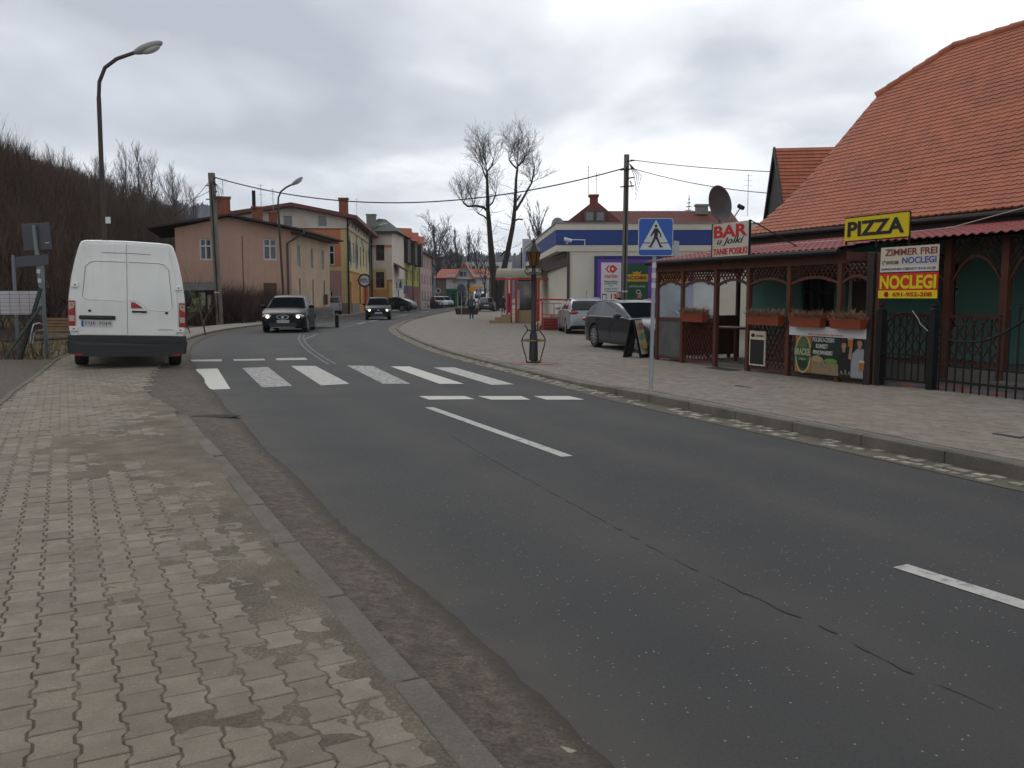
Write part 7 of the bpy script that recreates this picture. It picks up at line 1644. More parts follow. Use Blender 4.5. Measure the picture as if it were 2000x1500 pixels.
# -- the big double-stemmed lime tree on the square
def lime():
    b = at(968, 607, 92.0); sc_ = 92.0 / 1675; t = thing('lime_tree', 'tall bare pollarded lime tree with two stems on the square', 'tree', (b.x, b.y, .0))
    def px(x, y, dy=0): p = at(x, y, 92.0 + dy); return Vector((p.x - b.x, dy, p.z))
    stems = [[(966, 612), (966, 560), (961, 510), (957, 460), (953, 410), (952, 370), (951, 335)], [(975, 600), (980, 545), (992, 490), (1002, 440), (1006, 400), (1008, 350), (1011, 325)]]
    rr = [[.52, .42, .36, .29, .22, .17, .11], [.38, .35, .29, .24, .19, .14, .10]]
    limbs = [[(954, 415), (945, 405), (930, 402), (914, 403), (905, 396)], [(953, 430), (945, 422), (934, 417)], [(954, 403), (962, 396), (968, 380)], [(1008, 410), (1020, 390), (1030, 372), (1038, 358)], [(1007, 395), (1014, 385), (1018, 380)], [(1003, 432), (1012, 428), (1021, 429)], [(951, 350), (946, 340), (942, 328)], [(951, 335), (960, 325), (964, 312)], [(1010, 330), (1000, 320), (994, 312)], [(1011, 325), (1022, 315), (1026, 305)], [(992, 490), (985, 492), (978, 500)], [(1038, 358), (1042, 340), (1044, 325)]]
    segs = []; rng = random.Random(5)
    for st, r in zip(stems, rr):
        P_ = [px(*q, dy=(.3 * i if st is stems[0] else -.2 * i)) for i, q in enumerate(st)]
        for i in range(len(P_) - 1): segs.append((P_[i], P_[i + 1], r[i], r[i + 1], 0))
    lp = []
    for k, l in enumerate(limbs):
        dy0 = rng.uniform(-1, 1); P_ = [px(*q, dy=dy0 * i) for i, q in enumerate(l)]; r = .15 if len(l) > 3 else .10
        for i in range(len(P_) - 1): segs.append((P_[i], P_[i + 1], r * (1 - .5 * i / len(P_)), r * (1 - .5 * (i + 1) / len(P_)), 0))
        lp.append((P_, r))
    base0 = list(segs)
    # upright shoots from the pollard heads and whiskers along stems
    def shoot(p, d, L, r, lv):
        n = 4; q = p
        for i in range(n):
            d = (d + Vector((rng.gauss(0, .13), rng.gauss(0, .13), rng.gauss(0, .1) + .06))).normalized(); q2 = q + d * L / n; segs.append((q, q2, r * (1 - .7 * i / n), r * (1 - .7 * (i + 1) / n), lv + 1)); 
            if lv < 3:
                for _ in range(3 if lv < 2 else 2):
                    s = Vector((rng.gauss(0, 1), rng.gauss(0, 1), rng.gauss(.15, .6))).normalized(); shoot(q2, (d * .75 + s * .62).normalized(), L * rng.uniform(.34, .5), r * .42, lv + 1 if lv else 2)
            q = q2
    heads = [(951, 336, 9, 3.1), (1011, 326, 9, 3.1), (1038, 357, 6, 2.1), (905, 396, 6, 2.2), (934, 417, 3, 2.0), (968, 380, 3, 2.2), (942, 328, 3, 2.4), (994, 312, 4, 2.4), (1026, 305, 2, 1.6), (1044, 328, 2, 1.4), (964, 312, 2, 1.6), (925, 400, 4, 3.0)]
    for x, y, n, L in heads:
        for i in range(n):
            d = Vector((rng.gauss(0, .55), rng.gauss(0, .55), 1)).normalized(); shoot(px(x, y), d, L * rng.uniform(.75, 1.2), .034, 0)
    for s0, s1, ra, rb, lv in base0:
        if s0.z < 3.4: continue
        L = (s1 - s0).length
        for i in range(int(L * 2.0)):
            p = s0.lerp(s1, rng.random()); d = Vector((rng.gauss(0, 1), rng.gauss(0, 1), rng.uniform(-.25, .8))).normalized(); shoot(p, d, rng.uniform(.9, 2.4), .020, 2)
    tree_parts(segs, t, 1, .0075, mat('lime_bark', (.032, .026, .022), .95, .25, 4, .5, 20), M_twig)
lime()
# -- trees beyond the houses
def placed(px, pyb, pyt, Y, **k):
    p = at(px, pyb, Y); q = at(px, pyt, Y); return p.x, Y, max(p.z, -.5), q.z - max(p.z, -.5)
for i, (px, pt, Y, sd, lb, kw) in enumerate([
    (862, 438, 178, 11, 'broad bare tree behind the roof of the white villa', dict(spread=.62, up=.28, first=.22, nb=(14, 8, 5, 4), r0=.35, lenf=(.50, .5, .5, .5), minr=.035)),
    (868, 418, 200, 12, 'narrow poplar rising above the broad bare tree', dict(spread=.22, up=.5, first=.15, nb=(26, 4, 3, 2), r0=.28, lenf=(.16, .5, .5, .5), minr=.035)),
    (902, 446, 190, 13, 'upright bare poplar left of the lime tree', dict(spread=.26, up=.6, first=.1, nb=(26, 4, 3, 2), r0=.28, lenf=(.24, .5, .5, .5), minr=.035)),
    (914, 452, 195, 14, 'second upright bare poplar left of the lime tree', dict(spread=.26, up=.6, first=.1, nb=(24, 4, 3, 2), r0=.28, lenf=(.22, .5, .5, .5), minr=.035)),
    (935, 462, 170, 15, 'bare tree filling the gap left of the lime stems', dict(spread=.5, up=.3, first=.25, nb=(10, 5, 4, 3), r0=.25, minr=.03)),
    (843, 470, 180, 16, 'small bare tree beside the pink house gable', dict(spread=.5, up=.3, first=.2, nb=(10, 5, 4, 3), r0=.22, minr=.03)),
    (885, 470, 172, 19, 'bare tree low between the broad tree and the poplars', dict(spread=.55, up=.3, first=.2, nb=(11, 5, 4, 3), r0=.22, minr=.03)),
    (1075, 398, 82, 17, 'bare round tree behind the supermarket and its brown roofed neighbour', dict(spread=.45, up=.5, first=.35, nb=(12, 6, 4, 3), r0=.22, minr=.016)),
    (945, 492, 112, 18, 'young bare tree with black branches left of the lime tree', dict(spread=.5, up=.1, first=.2, nb=(9, 5, 4, 2), r0=.14, minr=.014))]):
    x, y, z, h = placed(px, 600, pt, Y); bare_tree('bare_tree', lb, x, y, 0, h * .86, sd, levels=4, **kw)
p = at(1380, 408, 60); t = thing('conifer', 'top of a thin conifer above the brown roof', 'tree', (p.x, 66, 0))
mb = MB(); h = 8.9
for k in range(10):
    z = h - k * .28; 
    for a_ in range(6): a = a_ * 1.05 + k; mb.bar((0, 0, z), (math.cos(a) * .08 * (k + 1), math.sin(a) * .08 * (k + 1), z - .05), .03, .03)
mb.build('crown', mat('conifer_green', (.02, .03, .02), .95), t); MB().cyl((0, 0, 0), (0, 0, h + .3), .12, .02, 6).build('trunk', M_bark, t)
# -- woodland on the hillside: countable skyline trees, the rest one mass
protos = []
rngw = random.Random(77)
for k in range(6):
    segs = grow(random.Random(100 + k), 9.0, .13, 4, spread=.40 + .04 * (k % 3), up=.35, first=.30, nb=(9, 5, 3, 2), lenf=(.42, .5, .55, .5)); protos.append(segs)
sky_trees = []
def mk_sky(k):
    rng = random.Random(300 + k); t = thing('woodland_tree', 'x', 'tree', (0, 0, 0)); tree_parts(grow(rng, 10.0, .13, 5, spread=.42, up=.38, first=.34, nb=(13, 6, 4, 3, 2), lenf=(.42, .52, .5, .5, .5)), t, 1, .009, M_bark, mat('skyline_twigs', (.085, .065, .055), .95, .25, 3)); return t
pt_ = [mk_sky(k) for k in range(4)]; used = [False] * 4
sky_spots = [(a_, b_ + 4, c_ * (1.7 if a_ < 225 else 1.30)) for a_, b_, c_ in [(-20, 268, 62), (12, 276, 66), (48, 285, 60), (82, 300, 66), (118, 298, 70), (150, 310, 76), (182, 312, 84), (222, 330, 88), (248, 300, 98), (268, 298, 104), (292, 318, 100), (316, 352, 112), (338, 342, 120), (356, 348, 124), (378, 372, 132), (232, 318, 92), (100, 292, 74), (64, 288, 72), (204, 322, 80), (135, 318, 70)]]
names_ = ['leftmost', 'tall dark', 'forked', 'thin', 'leaning', 'bushy']
desc = ['at the left edge of the frame', 'second from the left edge', 'third from the left edge', 'beside the pale birch', 'left of the street lamp pole', 'nearer the street lamp pole', 'just left of the street lamp pole', 'right of the street lamp pole', 'tallest of the clump right of the lamp pole', 'right half of the tall clump', 'right edge of the tall clump', 'small one in the gap before the last pair', 'left one of the last pair', 'right one of the last pair', 'last small one before the concrete pole', 'at the left foot of the tall clump', 'behind the thin tops left of the lamp', 'above the birch', 'between the lamp pole and the tall clump', 'low one left of the lamp pole']
for i, (px, pyt, Y) in enumerate(sky_spots):
    q = at(px, pyt, Y); x = q.x; zg = hill_z(x, Y); h = q.z - zg; k = i % 4
    sc_ = (h / 11.2,) * 3; sc_ = (sc_[0] * 1.0, sc_[0], sc_[0])
    if not used[k]:
        o = pt_[k]; used[k] = True; o.location = (x, Y, zg - .1); o.scale = sc_; o['label'] = 'bare skyline tree on the wooded slope, ' + desc[i]; o['group'] = 'skyline trees of the wooded slope'
    else: dup(pt_[k], (x, Y, zg - .1), R.uniform(0, 6), 'bare skyline tree on the wooded slope, ' + desc[i], 'skyline trees of the wooded slope', sc_)
q = at(50, 318, 88); zg = hill_z(q.x, 88); bt = thing('birch_tree', 'thin pale stemmed birch standing out on the wooded slope', 'tree', (q.x, 88, zg)); tree_parts(grow(random.Random(9), max(3.0, (q.z - zg) * .9), .10, 4, spread=.4, up=.3, first=.4), bt, 1, .014, M_birch, M_twig)
def woodland():
    Vs, Fs = [], []; o = 0
    pv = []
    for segs in protos:
        V, Fc = segmesh(segs, .016, (5, 3, 3, 3, 3)); pv.append((np.array(V, np.float32), np.array(Fc if all(len(f) == 4 for f in Fc) else [f for f in Fc if len(f) == 4], np.int32), np.array([f for f in Fc if len(f) == 3], np.int32)))
    quads, tris = [], []
    n = 0
    for i in range(1350):
        y = 14 + 187 * rngw.random() ** 1.05; x = base_x(y) - 2 - rngw.random() ** .9 * 62; px, py, d = proj((x, y, 5))
        if px < -1400 or px > 760 or (y < 36 and px > -60): continue
        z = hill_z(x, y); V, Q, T_ = pv[rngw.randrange(6)]; s = rngw.uniform(.5, .9) * (.45 + .55 * min(1, max(0, y - 30) / 60)); lim = profz([(-150, 285), (0, 292), (100, 312), (220, 340), (300, 362), (400, 415), (760, 470)], px)
        while s > .2 and proj((x, y, z + 11 * s))[1] < lim: s *= .85
        if s <= .2: continue
        a = rngw.uniform(0, 6.28)
        Rm = np.array([[math.cos(a), -math.sin(a), 0], [math.sin(a), math.cos(a), 0], [0, 0, 1]]); Vs.append((V @ Rm.T) * [s, s, s] + [x, y, z - .1]); quads.append(Q + o)
        if len(T_): tris.append(T_ + o)
        o += len(V); n += 1
    f = np.concatenate(quads); 
    raw_mesh('woodland', np.concatenate(Vs), f, M_wtwig, kind='stuff')
woodland()
def brush(name, pts, m, hmin, hmax, n_per, wd=.012, spread=.35, seed=1):
    """thickets: many thin leaning stems with side twigs, one mesh"""
    rng = random.Random(seed); V = []; Fq = []
    for (x, y, z, k) in pts:
        for _ in range(n_per):
            bx, by = x + rng.gauss(0, .5), y + rng.gauss(0, .5); h = rng.uniform(hmin, hmax) * k; d = Vector((rng.gauss(0, spread), rng.gauss(0, spread), 1)).normalized(); p = Vector((bx, by, z - .05)); ww = wd * (.6 + .8 * rng.random()) * (1 + y / 60)
            q = p
            for s in range(3):
                d = (d + Vector((rng.gauss(0, .12), rng.gauss(0, .12), 0))).normalized(); r = q + d * h / 3; a = Vector((-d.y - .2, d.x + .9, 0)).normalized() if rng.random() < .3 else Vector((1, 0, 0)); w0 = ww * (1 - s / 3); w1 = ww * (1 - (s + 1) / 3) + .001; o = len(V)
                V += [tuple(q - a * w0), tuple(q + a * w0), tuple(r + a * w1), tuple(r - a * w1)]; Fq.append((o, o + 1, o + 2, o + 3))
                for __ in range(2):
                    e = (d + Vector((rng.gauss(0, .6), rng.gauss(0, .6), rng.gauss(0, .3)))).normalized(); u = q.lerp(r, rng.random()); w_ = u + e * h * .28; o = len(V); V += [tuple(u - a * w1), tuple(u + a * w1), tuple(w_ + a * .0015), tuple(w_ - a * .0015)]; Fq.append((o, o + 1, o + 2, o + 3))
                q = r
    return raw_mesh(name, V, Fq, m, kind='stuff')
pts = []
for i in range(3000):
    y = 14 + 102 * rngw.random() ** 1.15; x = base_x(y) + (2.2 if y > 32.5 else -1) - rngw.random() ** 1.2 * 46
    px, py, d = proj((x, y, 2))
    if px < -1400 or px > 600: continue
    if y > 35 and x > base_x(y) - 4: continue
    pts.append((x, y, hill_z(x, y), 1.0 if x < base_x(y) - 3 else .7))
brush('undergrowth', pts, mat('brush_brown', (.092, .058, .040), .95, .4, .35, dirt=.6, dcol=(.035, .026, .022), dscale=.25), 2.0, 4.6, 14, .016, .28, 3)
# dark leaf litter floor of the slope
def slope_floor():
    v = []; ys = np.linspace(4, 260, 90); n = 36
    for y in ys:
        for i in range(n): x = base_x(y) - .2 - 120 * (i / (n - 1)) ** 1.3; v.append((x, y, hill_z(x, y) + .03 + .35 * smooth01((base_x(y) - x - 1) / 6)))
    f = [(j * n + i, (j + 1) * n + i, (j + 1) * n + i + 1, j * n + i + 1) for j in range(89) for i in range(n - 1)]
    raw_mesh('hillside', v, f, mat('leaf_litter', (.040, .027, .019), .98, .4, .8, dirt=.7, dcol=(.025, .02, .018), dscale=.3), smooth=True, kind='structure')
slope_floor()
# hedge beside the old house
def hedge():
    t = None; a = Vector((-15.9, 45.5)); b = Vector((-14.9, 55.5)); pts = []
    for i in range(46): u = i / 45; pts.append((a.x + (b.x - a.x) * u + R.uniform(-.4, .4) - .3, a.y + (b.y - a.y) * u, .05, 1.0))
    for i in range(30): u = i / 29; pts.append((-19.5 + 4.2 * u, 47.2 + R.uniform(0, 1.2), .05, 1.0))
    o = brush('hedge', pts, mat('hedge_brown', (.060, .036, .028), .95, .3, 1.5), 1.2, 2.2, 60, .012, .22, 8); tag(o, 'dense leafless brown hedge in front of the peach house', 'hedge'); del o['kind']
hedge()
def shrub(x, y, h, n, label, seed, m=None):
    o = brush('bare_shrub', [(x, y, .03, 1)], m or mat('shrub_brown', (.10, .066, .045), .95, .3, 4), h * .6, h, n, .008, .38, seed); del o['kind']; tag(o, label, 'shrub'); return o
for px, py, h, n, lb in ((36, 698, 1.0, 50, 'bare brown shrub under the slanting fence brace'), (5, 700, 1.1, 50, 'bare brown shrub at the left edge below the white banner')): p = G(px, py, .0); shrub(p.x, p.y, h, n, lb, px)
p = at(372, 500, 50); shrub(p.x, 51, 4.3, 34, 'tall thin bare shrub against the left corner of the peach house', 5, mat('shrub_grey', (.13, .10, .08), .95, .2, 4))
p = at(848, 590, 112); shrub(p.x, 112, 1.7, 160, 'dark shrubs below the pink house', 6, mat('hedge_brown', (.060, .036, .028)))
# ivy-dark bush by the villa
p = at(895, 570, 150); shrub(p.x, 150, 4.2, 260, 'dark ivy covered bush in front of the white villa', 7, mat('ivy_dark', (.02, .022, .016), .95))
# grass: short tufts on the verge by the fence
def grass():
    V = []; Fq = []; rng = random.Random(4)
    for i in range(26000):
        y = 17.5 + 18 * rng.random() ** 1.3; x = -6.5 - (y - 17) * .5 - rng.random() * 11
        if x > -10.2 and y < 24: continue
        if inpoly(x, y, pave_poly): continue
        px, py, d = proj((x, y, 0))
        if px < -40 or px > 420: continue
        h = rng.uniform(.03, .10); a = rng.uniform(0, 6.28); w_ = .008; dx, dy = math.cos(a) * w_, math.sin(a) * w_; lx, ly = rng.gauss(0, .03), rng.gauss(0, .03); z = -.03 + hill_z(x, y); o = len(V)
        V += [(x - dx, y - dy, z), (x + dx, y + dy, z), (x + lx, y + ly, z + h)]; Fq.append((o, o + 1, o + 2))
    raw_mesh('grass', V, Fq, mat('straw_grass', (.20, .155, .075), .95, .35, 1.5), kind='stuff')
grass()
# small litter: gravel and leaves on the verge and along the kerb
def grit():
    V = []; Fq = []; rng = random.Random(12); a, da = arc(eL)
    for i in range(5200):
        y = 1.2 + 17 * rng.random() ** 1.6; 
        k = np.argmin(abs(a[:, 1] - y)); x = np.interp(y, a[:k + 40, 1], a[:k + 40, 0]) - abs(rng.gauss(0, .28)) - .02 if y > 0 else 0
        s = rng.uniform(.003, .010) * (1 if rng.random() < .93 else 2.2); z = .012 + .05 * min(1, max(0, (np.interp(y, a[:, 1], a[:, 0]) - x) / .75)) ** 1.2
        o = len(V); r = [rng.uniform(.6, 1.2) * s for _ in range(5)]
        V += [(x + r[0], y, z), (x, y + r[1], z), (x - r[2], y, z), (x, y - r[3], z), (x + rng.uniform(-.3, .3) * s, y, z + r[4])]; Fq += [(o, o + 1, o + 4), (o + 1, o + 2, o + 4), (o + 2, o + 3, o + 4), (o + 3, o, o + 4)]
    raw_mesh('grit', V, Fq, mat('grit', (.15, .13, .11), .9, .6, 60), kind='stuff')
grit()
# ================================================================ POLES, LAMPS, WIRES
M_rust = mat('lamp_pole_rusty', (.045, .035, .030), .7, .2, 4)
def lamp(name, label, base, pts, head, group=None, r=.085, hs=1.0):
    t = thing(name, label, 'street lamp', base, 0, group); b = Vector(base)
    P_ = [Vector(p) - b for p in pts]; n1 = 2
    MB().tube(P_[:2], r * .8, 8, r * .66).build('pole', M_rust, t); MB().tube([P_[1]] + P_[2:], r * .55, 7).build('arm', M_rust, t)
    h = Vector(head) - b; d = (h - P_[-1]).normalized(); d = Vector((d.x, 0, d.z)).normalized(); ang = math.atan2(d.z, d.x)
    M = Matrix.Translation(h) @ Matrix.Rotation(-ang, 4, 'Y')
    hd = MB().ell((0, 0, 0), (.40 * hs, .15 * hs, .11 * hs), 16, 8).tf(M); ho = hd.build('lamp_head', mat('lamp_head_grey', (.30, .31, .29), .5, .1, 4), t, smooth=60)
    MB().ell((.05 * hs, 0, -.06 * hs), (.26 * hs, .12 * hs, .09 * hs), 14, 8).tf(M).build('lamp_glass', mat('lamp_glass', (.5, .5, .48), .2, .1, 9), ho, smooth=60)
    return t
Y = 22.0; b = at(210, 640, Y); lamp('street_lamp', 'tall dark street lamp with curved arm behind the white van', (b.x, Y, .0), [(b.x, Y, 0), at(193, 190, Y), at(194, 160, Y), at(205, 132, Y), at(228, 115, Y), at(268, 101, Y)], at(289, 93, Y))
t_ = bpy.data.objects['street_lamp']; q = at(211, 430, Y - .12); MB().box(-.06, .06, -.01, .01, -.08, .08).tf(Matrix.Translation(q - Vector(t_.location))).build('number_tag', Twhite, t_)
Y = 48.0; b = at(556, 600, Y); lamp('street_lamp', 'rusty street lamp in front of the peach house', (b.x, Y, .0), [(b.x, Y, 0), at(543, 400, Y), at(544, 385, Y), at(549, 374, Y), at(559, 366, Y), at(573, 359, Y)], at(580, 354, Y), r=.09)
for base_px, top, arm, hd, Y, lb in ((723, (722, 470), [(722, 458), (728, 448), (742, 441)], (749, 439), 77, 'street lamp at the far corner of the mural house'), (807, (806, 494), [(808, 486), (814, 480), (824, 475)], (831, 473), 101, 'street lamp in front of the green house'), (853, (852, 512), [(853, 506), (856, 503), (860, 501)], (864, 499.5), 130, 'street lamp beside the pink house')):
    b = at(base_px, 600, Y); lamp('street_lamp', lb, (b.x, Y, .05), [(b.x, Y, 0), at(*top, Y)] + [at(*q, Y) for q in arm], at(*hd, Y), 'lamps along the far row', .09, 1.1)
# concrete poles
def cpole(label, bpx, tpx, Y, w_, z0):
    b = at(*bpx, Y); tp = at(*tpx, Y); b.z = z0; t = thing('concrete_pole', label, 'utility pole', b); q = tp - b
    MB().bar((0, 0, -.2), q, w_ * .9, w_, (0, 1, 0)).build('shaft', M_conp, t)
    m = MB(); 
    for k in range(4): zz = q.z - .3 - .35 * k; sx = q.x; m.bar((sx - .28 * (k % 2), -.12, zz), (sx + .32, -.12, zz + .05), .05, .05)
    m.build('bracket', M_black, t)
    m = MB(); rr = random.Random(bpx[0])
    for k in range(4):
        x0 = q.x + rr.uniform(-.35, .35); m.tube([(q.x + .1, -.18, q.z - .4), (q.x + .3 + .1 * k, -.2, q.z - .9), (q.x + .35, -.2, q.z - 1.3 - .2 * k), (q.x + .12, -.18, q.z - 1.1)], .014, 5)
    m.build('cable_loop', M_black, t); MB().tube([(q.x * .95, -w_ * .55, q.z - .5), (0, -w_ * .55, .2)], .03, 5).build('riser_cable', M_black, t)
    MB().box(q.x * .3 - .12, q.x * .3 + .12, -w_ * .56 - .02, -w_ * .56, 1.7, 1.76).build('tag_band', Twhite, t)
    return t
cpole('weathered concrete pole beside the map board, left of the road', (430, 632), (413, 338), 45.0, .30, .0); cpole('concrete pole standing in front of the purple billboard', (1218, 640), (1224, 302), 36.8, .22, .0)
def wire(p, q, sag, r, label):
    p = Vector(p); q = Vector(q); pts = [p.lerp(q, k / 24) + Vector((0, 0, -sag * 4 * (k / 24) * (1 - k / 24))) for k in range(25)]
    tag(MB().tube(pts, r, 5).build('overhead_wire', M_black), label, 'wire')
A1 = at(418, 346, 45.0); B1 = at(1218, 329, 36.8); wire(A1, B1, 1.36, .028, 'thick overhead cable sagging across the street between the two concrete poles')
wire(at(1232, 312, 36.8), at(1700, 337, 33.0), .18, .016, 'upper wire from the right pole towards the steep roofed house'); wire(at(1232, 328, 36.8), at(1620, 381, 33.0), .30, .016, 'lower wire from the right pole towards the steep roofed house')
wire(at(411, 352, 45.0), at(340, 420, 62.0), .2, .016, 'upper of two wires running left from the concrete pole'); wire(at(411, 372, 45.0), at(345, 392, 70), .2, .016, 'lower of two wires running left from the concrete pole')
# ================================================================ STREET FURNITURE
M_cast = mat('cast_iron', (.014, .014, .014), .5, .1, 8); M_lglass = mat('amber_lantern_glass', (.14, .065, .015), .3, .15, 8)
def antique(label, base, H_, planter=True):
    t = thing('antique_lamp', label, 'street lamp', base); k = H_ / 2.72
    MB().lathe([(.16, 0), (.16, .04), (.10, .07), (.085, .62), (.055, .70), (.05, 1.45), (.042, 1.55), (.055, 1.9), (.075, 1.93), (.04, 1.98), (.04, 2.08), (.06, 2.1), (.03, 2.13)], n=12).tf(Matrix.Scale(k, 4)).build('post', M_cast, t, smooth=35)
    MB().lathe([(.075, 2.13), (.14, 2.40), (.14, 2.41)], n=6).tf(Matrix.Scale(k, 4)).build('lantern', M_lglass, t)
    m = MB()
    for i in range(6):
        a = 2 * math.pi * i / 6; m.bar((.08 * math.cos(a), .08 * math.sin(a), 2.12), (.147 * math.cos(a), .147 * math.sin(a), 2.42), .02, .02)
    m.lathe([(.185, 2.41), (.175, 2.44), (.09, 2.55), (.05, 2.60), (.035, 2.64), (.05, 2.66), (.01, 2.72)], n=6); m.tf(Matrix.Scale(k, 4)); m.build('lantern_cap', M_cast, t)
    m = MB()
    for s in (-1, 1): m.tube([(s * .04, 0, 1.98), (s * .16, 0, 1.96), (s * .2, 0, 2.02), (s * .15, 0, 2.07), (s * .12, 0, 2.02)], .014, 6); m.bar((s * .04, 0, 1.93), (s * .16, 0, 1.93), .02, .02)
    m.tf(Matrix.Scale(k, 4)); m.build('scroll', M_cast, t)
    if planter:
        for i in range(4):
            a = math.pi / 4 * 0 + math.pi / 2 * i + .25; c, s = math.cos(a), math.sin(a)
            MB().tube([(c * .16, s * .16, .03), (c * .17, s * .17, .12), (c * .24, s * .24, .35), (c * .27, s * .27, .5), (c * .23, s * .23, .60), (c * .13, s * .13, .72), (c * .17, s * .17, .80), (c * .20, s * .20, .84)], .014, 6).build('planter_rib', M_cast, t)
        r = MB(); n = 24
        r.tube([(.245 * math.cos(2 * math.pi * i / n), .245 * math.sin(2 * math.pi * i / n), .50) for i in range(n + 1)], .018, 6); r.build('planter_ring', mat('yellow_rust', (.20, .14, .03), .8, .5, 20, dirt=.6, dcol=(.05, .03, .02), dscale=12), t)
        r = MB(); r.tube([(.15 * math.cos(2 * math.pi * i / n), .15 * math.sin(2 * math.pi * i / n), .72) for i in range(n + 1)], .014, 6); r.box(-.15, .15, -.012, .012, .71, .73); r.build('upper_ring', M_cast, t)
        MB().lathe([(.55, .004), (.55, .008), (.3, .01)], n=20).build('base_paving', mat('reddish_setts', (.30, .19, .155), .95, .2, 12, dirt=.7, dcol=(.12, .1, .08), dscale=4), t)
    return t
p = G(1042, 709, .05); antique('black antique style lantern with iron planter basket on the pavement', (p.x, p.y, .05), 2.72 * 1.0)
for o in bpy.data.objects['antique_lamp'].children:
    pass
p = at(915, 610, 88); antique('small antique style lantern behind the walking man', (p.x, 88, .05), 3.0, False)
# pedestrian crossing sign
M_sblue = pm('traffic_blue', (.012, .08, .36), rough=.4); M_sref = pm('reflective_white', (.55, .56, .56), rough=.5)
def crossing_sign(label, base, lean, sw, hp, rz=0, banded=True):
    t = thing('crossing_sign', label, 'road sign', base, rz); tp = Vector((lean, 0, hp))
    MB().cyl((0, 0, -.05), tp, .03, n=10).build('post', M_galv, t)
    M = Matrix.Translation((lean, -.045, hp - sw * .5 + .0)); c = sw / 2; rr = .04; n = 5; rp = []
    for cx, cz, a0 in ((c - rr, c * 1.08 - rr, 0), (-c + rr, c * 1.08 - rr, 90), (-c + rr, -c * 1.08 + rr, 180), (c - rr, -c * 1.08 + rr, 270)):
        for k in range(n): a = math.radians(a0 + 90 * k / (n - 1)); rp.append((cx + rr * math.cos(a), cz + rr * math.sin(a)))
    sp_ = MB().prism(rp, -.012, .012, 'y').tf(M).build('sign_plate', M_sref, t); k2 = .965
    MB().prism([(x * k2, z * k2) for x, z in rp], -.015, -.0125, 'y').tf(M).build('blue_field', M_sblue, sp_)
    tri = [(-c * .93, -c * .72), (c * .93, -c * .72), (.0, c * .98)]
    MB().prism(tri, -.018, -.0155, 'y').tf(M).build('white_triangle', M_sref, sp_)
    f = MB(); y0, y1 = -.021, -.0185
    def S(P_): f.prism([(x * c, z * c) for x, z in P_], y0, y1, 'y')
    f.prism([(.0 * c + .078 * c * math.cos(a), .62 * c + .085 * c * math.sin(a)) for a in [2 * math.pi * i / 12 for i in range(12)]], y0, y1, 'y')
    S([(-.06, .50), (.10, .50), (.14, .40), (.10, .02), (-.10, .02), (-.10, .30)])            # torso
    S([(-.06, .50), (-.10, .46), (-.28, .16), (-.30, .04), (-.24, .02), (-.20, .12), (-.08, .26)])   # arm fwd
    S([(.10, .50), (.16, .42), (.30, .20), (.32, -.02), (.25, -.03), (.24, .14), (.12, .30)])        # arm back
    S([(-.10, .03), (.02, .03), (-.05, -.22), (-.24, -.54), (-.22, -.60), (-.42, -.58), (-.40, -.52), (-.34, -.50), (-.20, -.22)])
    S([(-.02, .03), (.10, .03), (.20, -.22), (.34, -.50), (.42, -.52), (.40, -.58), (.26, -.62), (.22, -.54), (.08, -.22), (-.03, -.05)])
    f.tf(M); f.build('pedestrian_symbol', Tblk, sp_)
    MB().prism([(-c * .73, -c * .36), (-.32 * c, -c * .36), (-.30 * c, -c * .31), (-c * .73, -c * .31)], -.021, -.0185, 'y').tf(M).build('kerb_line_symbol', Tblk, sp_)
    MB().prism([(c * .30, -c * .36), (.73 * c, -c * .36), (.70 * c, -c * .31), (c * .30, -c * .31)], -.021, -.0185, 'y').tf(M).build('kerb_line_symbol', Tblk, sp_)
    if banded:
        for k in range(3):
            z = hp - sw - .12 - k * .15; MB().cyl((lean * z / hp, 0, z - .075), (lean * (z + .0) / hp, 0, z), .0335, n=10).build('reflective_band', M_sref, t)
    return t
p = G(1271, 762, .09); pt2 = at(1280, 432, p.y); crossing_sign('blue pedestrian crossing sign on a banded grey post by the kerb', (p.x, p.y, ZR(p.y)), pt2.x - p.x, .515, pt2.z - ZR(p.y) + .02)
p = at(935, 610, 80); t = crossing_sign('small blue crossing sign on the square beyond the walking man', (p.x, 80, .05), 0, .55, 2.15, 0, False); t.scale = (.95, 1, 1.0)
# the grey back of the sign for the other direction
p = at(1321, 486, 13.35); t = thing('sign_back', 'grey back of a second sign just right of the crossing sign', 'road sign', (p.x, p.y, p.z - .12), .9); MB().box(-.07, .07, -.01, .01, 0, .24).build('plate', mat('sign_back_grey', (.5, .52, .55)), t); MB().bar((0, .02, .12), (-.25, .06, .12), .02, .02).build('arm', M_galv, t)
# road signs seen from behind on the left
Mb = mat('sign_back_dark', (.055, .060, .068), .6, .08, 4)
p = G(95, 697, 0); pt2 = at(66, 437, p.y); t = thing('square_sign_back', 'grey back of a square road sign on a leaning banded post', 'road sign', (p.x, p.y, -.03)); L = pt2 - Vector((p.x, p.y, 0))
MB().bar((0, 0, 0), L, .07, .07, (0, 1, 0)).build('post', mat('greenish_post', (.16, .19, .19), .6, .1, 4), t)
c = at(69, 462, p.y) - Vector(t.location); w_ = .35; an = math.atan2(-L.x, L.z)
pl = MB().box(-w_, w_, .05, .07, -.33, .33).tf(Matrix.Translation(c) @ Matrix.Rotation(-an + .0, 4, 'Y')).build('plate', Mb, t, bevel=.01); MB().box(.20, .30, .04, .049, -.17, -.155).tf(Matrix.Translation(c) @ Matrix.Rotation(-an, 4, 'Y')).build('sticker', Twhite, pl)
